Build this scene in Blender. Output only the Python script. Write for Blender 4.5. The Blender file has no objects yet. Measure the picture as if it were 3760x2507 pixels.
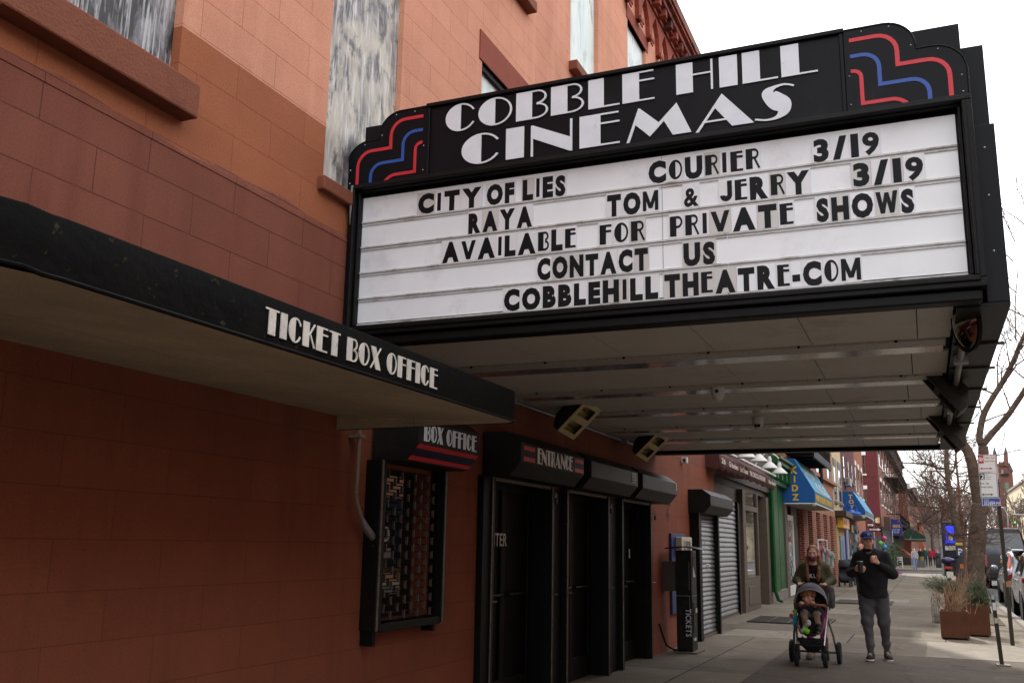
import bpy, bmesh, math, random
import numpy as np
from mathutils import Vector, Matrix
from mathutils.geometry import tessellate_polygon
random.seed(7)
S = bpy.context.scene
COL = S.collection
R = math.radians
PI = math.pi

# ------------------------------------------------------------------ camera
YAW, PITCH, ROLL, LENS, EYE = 23.167, 11.890, 0.9737, 33.657, 1.5
cam = bpy.data.cameras.new("camera"); cam.lens = LENS; cam.sensor_width = 36
cam.clip_start = 0.05; cam.clip_end = 3000
camo = bpy.data.objects.new("camera", cam); COL.objects.link(camo)
_y, _p, _r = R(YAW), R(PITCH), R(ROLL)
fw = Vector((math.cos(_y), math.sin(_y), 0)); rt = Vector((math.sin(_y), -math.cos(_y), 0)); zz = Vector((0, 0, 1))
f2 = fw * math.cos(_p) + zz * math.sin(_p); u2 = zz * math.cos(_p) - fw * math.sin(_p)
r3 = rt * math.cos(_r) + u2 * math.sin(_r); u3 = u2 * math.cos(_r) - rt * math.sin(_r)
camo.matrix_world = Matrix(((r3.x, u3.x, -f2.x, 0), (r3.y, u3.y, -f2.y, 0), (r3.z, u3.z, -f2.z, EYE), (0, 0, 0, 1)))
S.camera = camo

# ------------------------------------------------------------------ light
SUN_EL, SUN_AZ = 36.0, 21.0          # azimuth measured from the street direction (+X) to the left (+Y)
EXPOSURE = 0.6
S.view_settings.view_transform = 'Standard'; S.view_settings.look = 'None'
S.view_settings.exposure = EXPOSURE; S.view_settings.gamma = 1.0
W = bpy.data.worlds.new("World"); S.world = W; W.use_nodes = True
nt = W.node_tree; nt.nodes.clear()
sky = nt.nodes.new('ShaderNodeTexSky'); sky.sky_type = 'NISHITA'; sky.sun_disc = False
sky.sun_elevation = R(SUN_EL); sky.sun_rotation = R(90 - SUN_AZ); sky.air_density = 1.2; sky.dust_density = 3.0
tc = nt.nodes.new('ShaderNodeTexCoord'); nz = nt.nodes.new('ShaderNodeTexNoise')
nz.inputs['Scale'].default_value = 2.2; nz.inputs['Detail'].default_value = 5
rp = nt.nodes.new('ShaderNodeValToRGB')
rp.color_ramp.elements[0].position = .3; rp.color_ramp.elements[0].color = (11, 11.3, 11.9, 1)
rp.color_ramp.elements[1].position = .75; rp.color_ramp.elements[1].color = (15, 15.1, 15.2, 1)
mx = nt.nodes.new('ShaderNodeMixRGB'); mx.inputs[0].default_value = .86
bg = nt.nodes.new('ShaderNodeBackground'); bg.inputs[1].default_value = 0.12
out = nt.nodes.new('ShaderNodeOutputWorld')
L_ = nt.links.new
L_(tc.outputs['Generated'], nz.inputs['Vector']); L_(nz.outputs['Fac'], rp.inputs[0])
L_(sky.outputs[0], mx.inputs[1]); L_(rp.outputs[0], mx.inputs[2]); L_(mx.outputs[0], bg.inputs[0]); L_(bg.outputs[0], out.inputs[0])
sl = bpy.data.lights.new("sun", 'SUN'); sl.energy = 3.4; sl.angle = R(1.2); sl.color = (1, .95, .86)
so = bpy.data.objects.new("sun", sl); COL.objects.link(so)
sd = Vector((math.cos(R(SUN_EL)) * math.cos(R(SUN_AZ)), math.cos(R(SUN_EL)) * math.sin(R(SUN_AZ)), math.sin(R(SUN_EL))))
so.rotation_euler = sd.to_track_quat('Z', 'Y').to_euler(); so.location = (0, 0, 40)

# ------------------------------------------------------------------ measuring the photograph (2352-px wide picture -> points on real planes)
_F = LENS / 36 * 2352
def ray(x, y): return f2 + r3 * ((x - 1176) / _F) - u3 * ((y - 784.1) / _F)
def atY(x, y, Y): d = ray(x, y); t = Y / d.y; return Vector((d.x * t, Y, EYE + d.z * t))
def atX(x, y, X): d = ray(x, y); t = X / d.x; return Vector((X, d.y * t, EYE + d.z * t))
def atZ(x, y, z=0): d = ray(x, y); t = (z - EYE) / d.z; return Vector((d.x * t, d.y * t, z))
def crop(ox, oy, s): return lambda x, y: ((ox + x / s) * .62553, (oy + y / s) * .62553)
cA = crop(2550, 1650, 4.48); cB = crop(2950, 1650, 4.48); cC = crop(3360, 1600, 5.2275); cE = crop(3350, 1900, 2.851)
cG = crop(2880, 1640, 6.031); cK = crop(3380, 1850, 5.226); cL = crop(3130, 1880, 5.809); cM = crop(3200, 1600, 3.92); cD = crop(2850, 1900, 2.85)
cF = crop(2400, 1900, 2.85)

# ------------------------------------------------------------------ materials
def c(r, g, b):
    f = lambda v: (v / 255 / 12.92) if v <= 10 else ((v / 255 + .055) / 1.055) ** 2.4
    return (f(r), f(g), f(b), 1)
def mul(k, m): return (min(1, k[0] * m), min(1, k[1] * m), min(1, k[2] * m), 1)
_m = {}
def mk(name):
    m = bpy.data.materials.new(name); m.use_nodes = True
    n = m.node_tree; b = n.nodes['Principled BSDF']; return m, n, b
def pm(name, col, rough=.7, metal=0., var=.12, sc=5., bump=.1, bsc=70., col2=None, spec=.4, trans=0., emit=None, es=1., stain=None, st_sc=1.3, st_lo=.55, st_hi=.7):
    """plain procedural material: two noises for tone, one for bump, one optional stain colour"""
    if name in _m: return _m[name]
    m, n, b = mk(name); L = n.links.new
    t = n.nodes.new('ShaderNodeTexCoord')
    a = n.nodes.new('ShaderNodeTexNoise'); a.inputs['Scale'].default_value = sc; a.inputs['Detail'].default_value = 6; a.inputs['Roughness'].default_value = .65
    L(t.outputs['Object'], a.inputs['Vector'])
    r = n.nodes.new('ShaderNodeValToRGB'); r.color_ramp.elements[0].position = .32; r.color_ramp.elements[1].position = .68
    r.color_ramp.elements[0].color = mul(col, 1 - var); r.color_ramp.elements[1].color = col2 if col2 else mul(col, 1 + var)
    L(a.outputs['Fac'], r.inputs[0]); src = r.outputs[0]
    if stain:
        s = n.nodes.new('ShaderNodeTexNoise'); s.inputs['Scale'].default_value = st_sc; s.inputs['Detail'].default_value = 8; s.inputs['Roughness'].default_value = .7
        L(t.outputs['Object'], s.inputs['Vector'])
        sr = n.nodes.new('ShaderNodeValToRGB'); sr.color_ramp.elements[0].position = st_lo; sr.color_ramp.elements[1].position = st_hi
        sr.color_ramp.elements[0].color = (0, 0, 0, 1); sr.color_ramp.elements[1].color = (1, 1, 1, 1)
        L(s.outputs['Fac'], sr.inputs[0])
        mxx = n.nodes.new('ShaderNodeMixRGB'); L(sr.outputs[0], mxx.inputs[0]); L(src, mxx.inputs[1]); mxx.inputs[2].default_value = stain
        src = mxx.outputs[0]
    L(src, b.inputs['Base Color'])
    b.inputs['Roughness'].default_value = rough; b.inputs['Metallic'].default_value = metal
    b.inputs['Specular IOR Level'].default_value = spec; b.inputs['Transmission Weight'].default_value = trans
    if bump:
        k = n.nodes.new('ShaderNodeTexNoise'); k.inputs['Scale'].default_value = bsc; k.inputs['Detail'].default_value = 5
        L(t.outputs['Object'], k.inputs['Vector'])
        u = n.nodes.new('ShaderNodeBump'); u.inputs['Strength'].default_value = bump; u.inputs['Distance'].default_value = .02
        L(k.outputs['Fac'], u.inputs['Height']); L(u.outputs[0], b.inputs['Normal'])
    if emit:
        b.inputs['Emission Color'].default_value = emit; b.inputs['Emission Strength'].default_value = es
    _m[name] = m; return m
def bricks(name, col, col2, mortar, bw, bh, ms, rough=.85, ox=0, oz=0, bump=.4, offset=.5, big=.1, streak=None, bias=0., plane='XZ', coarse=1.0, sq=1):
    """coursed masonry, scored stucco or paving: u = X+Y, v = Z (or u = X, v = Y for the ground)"""
    if name in _m: return _m[name]
    m, n, b = mk(name); L = n.links.new
    t = n.nodes.new('ShaderNodeTexCoord'); sp = n.nodes.new('ShaderNodeSeparateXYZ'); L(t.outputs['Object'], sp.inputs[0])
    cb = n.nodes.new('ShaderNodeCombineXYZ')
    ad = n.nodes.new('ShaderNodeMath'); ad.operation = 'ADD'
    if plane == 'XZ':
        L(sp.outputs[0], ad.inputs[0]); L(sp.outputs[1], ad.inputs[1])
        a2 = n.nodes.new('ShaderNodeMath'); a2.operation = 'ADD'; L(ad.outputs[0], a2.inputs[0]); a2.inputs[1].default_value = -ox
        a3 = n.nodes.new('ShaderNodeMath'); a3.operation = 'ADD'; L(sp.outputs[2], a3.inputs[0]); a3.inputs[1].default_value = -oz
    else:
        a2 = n.nodes.new('ShaderNodeMath'); a2.operation = 'ADD'; L(sp.outputs[0], a2.inputs[0]); a2.inputs[1].default_value = -ox
        a3 = n.nodes.new('ShaderNodeMath'); a3.operation = 'ADD'; L(sp.outputs[1], a3.inputs[0]); a3.inputs[1].default_value = -oz
    L(a2.outputs[0], cb.inputs[0]); L(a3.outputs[0], cb.inputs[1])
    # slight waviness so that joints are not ruler-straight
    wn = n.nodes.new('ShaderNodeTexNoise'); wn.inputs['Scale'].default_value = 3.; L(t.outputs['Object'], wn.inputs['Vector'])
    wv = n.nodes.new('ShaderNodeVectorMath'); wv.operation = 'MULTIPLY_ADD'
    L(wn.outputs['Color'], wv.inputs[0]); wv.inputs[1].default_value = (ms * 1.6,) * 3; L(cb.outputs[0], wv.inputs[2])
    k = n.nodes.new('ShaderNodeTexBrick'); L(wv.outputs[0], k.inputs['Vector'])
    k.inputs['Color1'].default_value = col; k.inputs['Color2'].default_value = col2; k.inputs['Mortar'].default_value = mortar
    k.inputs['Scale'].default_value = 1; k.inputs['Brick Width'].default_value = bw; k.inputs['Row Height'].default_value = bh
    k.inputs['Mortar Size'].default_value = ms; k.inputs['Mortar Smooth'].default_value = .3; k.inputs['Bias'].default_value = bias
    k.offset = offset; k.squash = 1
    src = k.outputs['Color']
    a = n.nodes.new('ShaderNodeTexNoise'); a.inputs['Scale'].default_value = 1.1 * coarse; a.inputs['Detail'].default_value = 9; a.inputs['Roughness'].default_value = .68
    L(t.outputs['Object'], a.inputs['Vector'])
    ra = n.nodes.new('ShaderNodeValToRGB'); ra.color_ramp.elements[0].position = .3; ra.color_ramp.elements[1].position = .7
    ra.color_ramp.elements[0].color = (1 - big,) * 3 + (1,); ra.color_ramp.elements[1].color = (1 + big,) * 3 + (1,)
    L(a.outputs['Fac'], ra.inputs[0])
    mm = n.nodes.new('ShaderNodeMixRGB'); mm.blend_type = 'MULTIPLY'; mm.inputs[0].default_value = 1; L(src, mm.inputs[1]); L(ra.outputs[0], mm.inputs[2]); src = mm.outputs[0]
    if streak:   # vertical weathering streaks
        mp = n.nodes.new('ShaderNodeMapping'); mp.inputs['Scale'].default_value = (5, 5, .5); L(t.outputs['Object'], mp.inputs[0])
        sn = n.nodes.new('ShaderNodeTexNoise'); sn.inputs['Scale'].default_value = 1.4; sn.inputs['Detail'].default_value = 7; L(mp.outputs[0], sn.inputs['Vector'])
        sr = n.nodes.new('ShaderNodeValToRGB'); sr.color_ramp.elements[0].position = .52; sr.color_ramp.elements[1].position = .75
        sr.color_ramp.elements[0].color = (0, 0, 0, 1); sr.color_ramp.elements[1].color = (.8, .8, .8, 1); L(sn.outputs['Fac'], sr.inputs[0])
        m2 = n.nodes.new('ShaderNodeMixRGB'); L(sr.outputs[0], m2.inputs[0]); L(src, m2.inputs[1]); m2.inputs[2].default_value = streak; src = m2.outputs[0]
    fn = n.nodes.new('ShaderNodeTexNoise'); fn.inputs['Scale'].default_value = 90; fn.inputs['Detail'].default_value = 6; L(t.outputs['Object'], fn.inputs['Vector'])
    rf = n.nodes.new('ShaderNodeValToRGB'); rf.color_ramp.elements[0].color = (.86,) * 3 + (1,); rf.color_ramp.elements[1].color = (1.12,) * 3 + (1,)
    rf.color_ramp.elements[0].position = .3; rf.color_ramp.elements[1].position = .7; L(fn.outputs['Fac'], rf.inputs[0])
    m3 = n.nodes.new('ShaderNodeMixRGB'); m3.blend_type = 'MULTIPLY'; m3.inputs[0].default_value = 1; L(src, m3.inputs[1]); L(rf.outputs[0], m3.inputs[2])
    L(m3.outputs[0], b.inputs['Base Color']); b.inputs['Roughness'].default_value = rough; b.inputs['Specular IOR Level'].default_value = .25
    h = n.nodes.new('ShaderNodeMath'); h.operation = 'MULTIPLY_ADD'; L(k.outputs['Fac'], h.inputs[0]); h.inputs[1].default_value = -1.0
    hn = n.nodes.new('ShaderNodeMath'); hn.operation = 'MULTIPLY'; L(fn.outputs['Fac'], hn.inputs[0]); hn.inputs[1].default_value = .35; L(hn.outputs[0], h.inputs[2])
    bu = n.nodes.new('ShaderNodeBump'); bu.inputs['Strength'].default_value = bump; bu.inputs['Distance'].default_value = .012; L(h.outputs[0], bu.inputs['Height'])
    L(bu.outputs[0], b.inputs['Normal'])
    _m[name] = m; return m
def painted_panel(name, cols, sc=(3, 3, .8), rough=.5, dist=1.5):
    """brushed abstract paint: a colour ramp over stretched, distorted noise"""
    if name in _m: return _m[name]
    m, n, b = mk(name); L = n.links.new
    t = n.nodes.new('ShaderNodeTexCoord'); mp = n.nodes.new('ShaderNodeMapping'); mp.inputs['Scale'].default_value = sc; L(t.outputs['Object'], mp.inputs[0])
    a = n.nodes.new('ShaderNodeTexNoise'); a.inputs['Scale'].default_value = 1.6; a.inputs['Detail'].default_value = 9; a.inputs['Roughness'].default_value = .6; a.inputs['Distortion'].default_value = dist
    L(mp.outputs[0], a.inputs['Vector'])
    r = n.nodes.new('ShaderNodeValToRGB'); els = r.color_ramp.elements
    while len(els) < len(cols): els.new(.5)
    for i, (p, k) in enumerate(cols): els[i].position = p; els[i].color = k
    L(a.outputs['Fac'], r.inputs[0]); L(r.outputs[0], b.inputs['Base Color']); b.inputs['Roughness'].default_value = rough
    _m[name] = m; return m

def smeared(name, base, dark, lite, sc=(3, 3, .9), seed=0., dk=(.50, .60), lt=(.56, .66)):
    """smeared house-paint brushwork: soft base tones, dark soft patches, fine pale drags"""
    m, n, b = mk(name); L = n.links.new; t = n.nodes.new('ShaderNodeTexCoord')
    def noise(scale, s, det, dist, off):
        mp = n.nodes.new('ShaderNodeMapping'); mp.inputs['Scale'].default_value = scale; mp.inputs['Location'].default_value = (off, off * 2, off * .7); L(t.outputs['Object'], mp.inputs[0])
        a = n.nodes.new('ShaderNodeTexNoise'); a.inputs['Scale'].default_value = s; a.inputs['Detail'].default_value = det; a.inputs['Distortion'].default_value = dist; a.inputs['Roughness'].default_value = .62; L(mp.outputs[0], a.inputs['Vector']); return a.outputs['Fac']
    def ramp(src, els):
        r = n.nodes.new('ShaderNodeValToRGB'); e = r.color_ramp.elements
        while len(e) < len(els): e.new(.5)
        for i, (p, k) in enumerate(els): e[i].position = p; e[i].color = k
        L(src, r.inputs[0]); return r.outputs[0]
    def mix(f, a, k): x = n.nodes.new('ShaderNodeMixRGB'); L(f, x.inputs[0]); L(a, x.inputs[1]); x.inputs[2].default_value = k; return x.outputs[0]
    B, Wt = (0, 0, 0, 1), (1, 1, 1, 1)
    src = ramp(noise(sc, 1.5, 10, .8, seed), base)
    src = mix(ramp(noise((sc[0] * .8, sc[1] * .8, sc[2] * 1.5), 1.9, 9, .5, seed + 3), [(dk[0], B), (dk[1], (.92, .92, .92, 1))]), src, dark)
    src = mix(ramp(noise((sc[0] * 7, sc[1] * 7, sc[2] * 1.6), 1.6, 6, .3, seed + 7), [(lt[0], B), (lt[1], (.8, .8, .8, 1))]), src, lite)
    L(src, b.inputs['Base Color']); b.inputs['Roughness'].default_value = .55; return m
# ------------------------------------------------------------------ geometry
class MB:
    def __init__(s): s.v = []; s.f = []
    def add(s, vs, fs):
        o = len(s.v); s.v += [tuple(p) for p in vs]; s.f += [tuple(i + o for i in f) for f in fs]; return s
    def box(s, x0, x1, y0, y1, z0, z1):
        return s.add([(x0, y0, z0), (x1, y0, z0), (x1, y1, z0), (x0, y1, z0), (x0, y0, z1), (x1, y0, z1), (x1, y1, z1), (x0, y1, z1)],
                     [(0, 3, 2, 1), (4, 5, 6, 7), (0, 1, 5, 4), (1, 2, 6, 5), (2, 3, 7, 6), (3, 0, 4, 7)])
    def prism(s, poly, a, b, fn):
        """poly: list of 2-D points, fn(u, v, d) -> 3-D; extruded from d=a to d=b (concave outlines allowed)"""
        n = len(poly); vs = [fn(u, v, a) for u, v in poly] + [fn(u, v, b) for u, v in poly]
        tri = tessellate_polygon([[Vector((u, v, 0)) for u, v in poly]])
        fs = [tuple(reversed(t)) for t in tri] + [tuple(i + n for i in t) for t in tri] + [(i, (i + 1) % n, n + (i + 1) % n, n + i) for i in range(n)]
        return s.add(vs, fs)
    def tube(s, pts, r, n=8, cap=True):
        pts = [Vector(p) for p in pts]; rr = r if isinstance(r, (list, tuple)) else [r] * len(pts)
        vs = []; fs = []; prev = None
        for i, p in enumerate(pts):
            d = (pts[min(i + 1, len(pts) - 1)] - pts[max(i - 1, 0)])
            d = d.normalized() if d.length > 1e-9 else Vector((0, 0, 1))
            if prev is None:
                a = d.orthogonal().normalized()
            else:
                a = prev - d * prev.dot(d); a = a.normalized() if a.length > 1e-6 else d.orthogonal().normalized()
            prev = a; bb = d.cross(a)
            for k in range(n):
                t = 2 * PI * k / n; vs.append(p + (a * math.cos(t) + bb * math.sin(t)) * rr[i])
        for i in range(len(pts) - 1):
            for k in range(n): fs.append((i * n + k, i * n + (k + 1) % n, (i + 1) * n + (k + 1) % n, (i + 1) * n + k))
        if cap: fs.append(tuple(range(n - 1, -1, -1))); fs.append(tuple((len(pts) - 1) * n + k for k in range(n)))
        return s.add(vs, fs)
    def lathe(s, prof, o, ax=(0, 0, 1), n=20):
        """prof: list of (radius, height) about axis ax through o"""
        ax = Vector(ax).normalized(); a = ax.orthogonal().normalized(); b = ax.cross(a); o = Vector(o); vs = []; fs = []
        for r, h in prof:
            for k in range(n): t = 2 * PI * k / n; vs.append(o + ax * h + (a * math.cos(t) + b * math.sin(t)) * r)
        for i in range(len(prof) - 1):
            for k in range(n): fs.append((i * n + k, i * n + (k + 1) % n, (i + 1) * n + (k + 1) % n, (i + 1) * n + k))
        fs.append(tuple(range(n - 1, -1, -1))); fs.append(tuple((len(prof) - 1) * n + k for k in range(n)))
        return s.add(vs, fs)
    def ball(s, o, r, n=12, m=8):
        r = r if isinstance(r, (tuple, list)) else (r, r, r); vs = [(o[0], o[1], o[2] - r[2])]; fs = []
        for i in range(1, m):
            p = PI * i / m
            for k in range(n): t = 2 * PI * k / n; vs.append((o[0] + r[0] * math.sin(p) * math.cos(t), o[1] + r[1] * math.sin(p) * math.sin(t), o[2] - r[2] * math.cos(p)))
        vs.append((o[0], o[1], o[2] + r[2]))
        for k in range(n): fs.append((0, 1 + (k + 1) % n, 1 + k)); fs.append((len(vs) - 1, 1 + (m - 2) * n + k, 1 + (m - 2) * n + (k + 1) % n))
        for i in range(m - 2):
            for k in range(n): fs.append((1 + i * n + k, 1 + i * n + (k + 1) % n, 1 + (i + 1) * n + (k + 1) % n, 1 + (i + 1) * n + k))
        return s.add(vs, fs)
    def quad(s, *p): return s.add(p, [tuple(range(len(p)))])
    def sheet(s, grid):
        h = len(grid); w = len(grid[0])
        return s.add([p for row in grid for p in row], [(i * w + j, i * w + j + 1, (i + 1) * w + j + 1, (i + 1) * w + j) for i in range(h - 1) for j in range(w - 1)])
    def build(s, name, mat, parent=None, smooth=False, bevel=0, thick=0, sub=0, ang=35):
        me = bpy.data.meshes.new(name); me.from_pydata(s.v, [], s.f)
        b = bmesh.new(); b.from_mesh(me); bmesh.ops.recalc_face_normals(b, faces=b.faces); b.to_mesh(me); b.free()
        if mat: me.materials.append(mat)
        o = bpy.data.objects.new(name, me); COL.objects.link(o)
        if parent:
            o.parent = parent
            if parent.type == 'EMPTY': o.location = -Vector(parent.location)
        if thick: q = o.modifiers.new('t', 'SOLIDIFY'); q.thickness = thick
        if bevel: q = o.modifiers.new('b', 'BEVEL'); q.width = bevel; q.segments = 2; q.limit_method = 'ANGLE'; q.angle_limit = R(40)
        if sub: q = o.modifiers.new('s', 'SUBSURF'); q.levels = sub; q.render_levels = sub
        if smooth:
            for p in me.polygons: p.use_smooth = True
            if not sub and ang < 180:
                try: me.set_sharp_from_angle(angle=R(ang))
                except Exception: pass
        return o
def box(*a): return MB().box(*a)
def thing(name, loc, label, cat, group=None):
    o = bpy.data.objects.new(name, None); COL.objects.link(o); o.location = loc; o.empty_display_size = .2
    return tag(o, label, cat, group)
def tag(o, label, cat, group=None, kind=None):
    o['label'] = label; o['category'] = cat
    if group: o['group'] = group
    if kind: o['kind'] = kind
    return o
def struct(o): o['kind'] = 'structure'; return o
def move(root, loc, rz=0, sc=1):
    root.location = loc; root.rotation_euler = (0, 0, rz); root.scale = (sc,) * 3; return root
def dup(root, loc, rz=0, label=None, cat=None, sc=None):
    r = root.copy(); COL.objects.link(r); r.location = loc; r.rotation_euler = (0, 0, rz)
    if sc: r.scale = (sc,) * 3
    if label: r['label'] = label
    for ch in list(root.children):
        k = ch.copy(); COL.objects.link(k); k.parent = r
        for g in list(ch.children):
            d = g.copy(); COL.objects.link(d); d.parent = k
    return r
def frame(o, u, v, n):
    o, u, v, n = Vector(o), Vector(u), Vector(v), Vector(n)
    return lambda a, b, d=0: o + u * a + v * b + n * d
def facade(Y): return lambda a, b, d=0: Vector((a, Y - d, b))          # u = X, v = Z, out towards the street
def endface(X): return lambda a, b, d=0: Vector((X - d, -a, b))        # u = -Y, v = Z, out towards the viewer

# ------------------------------------------------------------------ lettering
_gl = {}
def glyph(ch, bold=0.):
    k = (ch, bold)
    if k in _gl: return _gl[k]
    cu = bpy.data.curves.new('glyph', 'FONT'); cu.body = ch; cu.size = 1.0; cu.resolution_u = 3; cu.offset = bold
    o = bpy.data.objects.new('glyph', cu); COL.objects.link(o)
    me = bpy.data.meshes.new_from_object(o.evaluated_get(bpy.context.evaluated_depsgraph_get()))
    vs = [(v.co.x, v.co.y) for v in me.vertices]; fs = [tuple(p.vertices) for p in me.polygons]
    bpy.data.objects.remove(o); bpy.data.curves.remove(cu); bpy.data.meshes.remove(me)
    x0 = min(v[0] for v in vs); x1 = max(v[0] for v in vs)
    _gl[k] = ([((x - x0) / .729, y / .729) for x, y in vs], fs, (x1 - x0) / .729)
    return _gl[k]
def flat_add(mb, vs, fs, fn, th):
    """2-D faces -> a plate of thickness th in front of fn's plane"""
    n = len(vs); cnt = {}
    for f in fs:
        for i in range(len(f)):
            e = (f[i], f[(i + 1) % len(f)]); cnt[e] = cnt.get(e, 0) + 1
    side = [(a, b, n + b, n + a) for (a, b) in cnt if (b, a) not in cnt]
    mb.add([fn(x, y, 0) for x, y in vs] + [fn(x, y, th) for x, y in vs], [tuple(i + n for i in f) for f in fs] + side)
def text(mb, body, fn, u, v, h, th=.004, bold=0., xs=1., gap=.16, width=None, vertical=False):
    """letters of cap height h starting at (u, v) of the frame fn; width fits the line to a length"""
    gl = [None if ch == ' ' else glyph(ch, bold) for ch in body]
    tot = sum((.42 if g is None else g[2] + gap) for g in gl) - gap
    if width: xs = width / (tot * h)
    x = u; y = v
    for g in gl:
        if g is None:
            x += .42 * h * xs; continue
        ox = x if not vertical else u - g[2] * h * xs / 2
        flat_add(mb, [(ox + px * h * xs, y + py * h) for px, py in g[0]], g[1], fn, th)
        if vertical: y -= h * (1 + gap * 2.2)
        else: x += (g[2] + gap) * h * xs
    return mb
# art-deco letters: one heavy stroke T and hairlines t
def _arc(cx, cy, rx, ry, a0, a1, n=12): return [(cx + rx * math.cos(R(a0 + (a1 - a0) * i / n)), cy + ry * math.sin(R(a0 + (a1 - a0) * i / n))) for i in range(n + 1)]
def _ring(cx, cy, rx, ry, a0, a1, t, n=12): return _arc(cx, cy, rx, ry, a0, a1, n) + _arc(cx, cy, rx - t, ry - t, a1, a0, n)
def _bar(p, q, t):
    d = Vector((q[0] - p[0], q[1] - p[1])); k = Vector((-d.y, d.x)).normalized() * t / 2
    return [(p[0] - k.x, p[1] - k.y), (q[0] - k.x, q[1] - k.y), (q[0] + k.x, q[1] + k.y), (p[0] + k.x, p[1] + k.y)]
def _rc(a, b, x, y): return [(a, b), (x, b), (x, y), (a, y)]
def deco(ch, t=.06):
    """(width, list of outlines), cap height 1"""
    T = .42
    if ch == 'C': return .85, [_arc(.43, .5, .43, .5, 90, 270, 16), _ring(.43, .5, .43, .5, 90, 28, t), _ring(.43, .5, .43, .5, 270, 332, t)]
    if ch == 'O': return .9, [_arc(.45, .5, .45, .5, 90, 270, 16), _ring(.45, .5, .45, .5, 90, -90, t, 18)]
    if ch == 'B': return .84, [_rc(0, 0, T, 1), _rc(T, 1 - t, .56, 1), _rc(T, 0, .54, t), _ring(.55, .755, .25, .245, 90, -90, t), _ring(.54, .27, .3, .27, 90, -90, t)]
    if ch == 'L': return .84, [_rc(0, 0, T, 1), _rc(T, 0, .84, t)]
    if ch == 'E': return .8, [_rc(0, 0, T, 1), _rc(T, 0, .8, t), _rc(T, 1 - t, .78, 1), _rc(T, .66, .8, .66 + t)]
    if ch == 'F': return .78, [_rc(0, 0, T, 1), _rc(T, 1 - t, .78, 1), _rc(T, .6, .76, .6 + t)]
    if ch == 'H': return .92, [_rc(0, 0, T, 1), _rc(.92 - t, 0, .92, 1), _rc(T, .55, .92 - t, .55 + t)]
    if ch == 'I': return T, [_rc(0, 0, T, 1)]
    if ch == 'N': return 1.0, [_rc(0, -.02, t, .6), [(0, .97), (t, .97), (1, .4), (1, -.02), (.92, 0), (0, .58)], _rc(1 - t, .35, 1, 1)]
    if ch == 'M': return 1.5, [[(-.02, -.05), (.05, -.05), (.33, .93), (.27, .97)], [(.3, .96), (.75, .44), (1.17, .96), (1.5, 0), (1.07, 0), (.87, .46), (.54, .05), (.17, .5)]]
    if ch == 'A': return 1.25, [[(-.02, -.05), (.05, -.05), (.62, .95), (.57, 1)], [(.58, 1), (1.25, 0), (.78, 0), (.4, .64)], _rc(.14, .2, .78, .2 + t)]
    if ch == 'S':
        P = [(.86, .9, .05), (.66, .98, .05), (.44, .93, .1), (.32, .8, .28), (.45, .58, .42), (.58, .4, .44), (.62, .2, .26), (.48, .05, .1), (.26, .015, .05), (.02, .08, .05)]
        q = []
        for i in range(len(P) - 1):
            a, b, e, d = P[max(i - 1, 0)], P[i], P[i + 1], P[min(i + 2, len(P) - 1)]
            for k in range(5):
                t_ = k / 5; q.append(tuple(.5 * (2 * b[j] + (e[j] - a[j]) * t_ + (2 * a[j] - 5 * b[j] + 4 * e[j] - d[j]) * t_ ** 2 + (3 * b[j] - a[j] - 3 * e[j] + d[j]) * t_ ** 3) for j in range(3)))
        P = q + [P[-1]]; l = []; r_ = []
        for i, (x, y, w) in enumerate(P):
            a = P[max(i - 1, 0)]; b = P[min(i + 1, len(P) - 1)]; d = Vector((b[0] - a[0], b[1] - a[1])).normalized()
            l.append((x - d.y * w / 2, y + d.x * w / 2)); r_.append((x + d.y * w / 2, y - d.x * w / 2))
        return .9, [l + r_[::-1]]
    if ch == 'T': return .84, [_rc(0, 1 - t, .84, 1), _rc(.22, 0, .22 + T, 1 - t)]
    if ch == 'K': return .84, [_rc(0, 0, T, 1), _bar((T, .5), (.8, .98), t), _bar((T + .06, .56), (.82, .02), t)]
    if ch == 'X': return .9, [[(0, 1), (T, 1), (.9, 0), (.48, 0)], _bar((.86, 1), (.02, 0), t)]
    if ch == 'R': return .86, [_rc(0, 0, T, 1), _rc(T, 1 - t, .54, 1), _ring(.54, .74, .28, .26, 90, -90, t), _rc(T, .48, .54, .48 + t), _bar((.56, .5), (.84, 0), t)]
    if ch == 'P': return .82, [_rc(0, 0, T, 1), _rc(T, 1 - t, .5, 1), _ring(.5, .7, .32, .3, 90, -90, t), _rc(T, .4, .5, .4 + t)]
    if ch == 'D': return .88, [_rc(0, 0, T, 1), _rc(T, 1 - t, .45, 1), _rc(T, 0, .45, t), _ring(.43, .5, .45, .5, 90, -90, t, 16)]
    if ch == '9': return .8, [_ring(.4, .66, .4, .34, 0, 360, .16, 20), [(.56, .7), (.8, .66), (.74, .3), (.5, .04), (.2, 0), (.2, .1), (.42, .18), (.56, .4)]]
    raise KeyError(ch)
def deco_add(mb, ch, fn, u, v, h, xs=1., th=.004, t=.06):
    w, polys = deco(ch, t)
    for k, p in enumerate(polys):
        mb.prism([(u + x * h * xs, v + y * h) for x, y in p], 0, th + k * .0006, fn)
    return w * h * xs
def deco_text(mb, body, fn, u, v, h, width=None, xs=1., gap=.1, th=.004, t=.06, each=None):
    tot = sum(.45 if ch == ' ' else deco(ch)[0] + gap for ch in body) - gap
    if width: xs = width / (tot * h)
    x = u
    for ch in body:
        if ch == ' ': x += .45 * h * xs; continue
        m_ = MB() if each else mb
        x += deco_add(m_, ch, fn, x, v, h, xs, th, t) + gap * h * xs
        if each: each(m_)
    return mb
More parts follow.
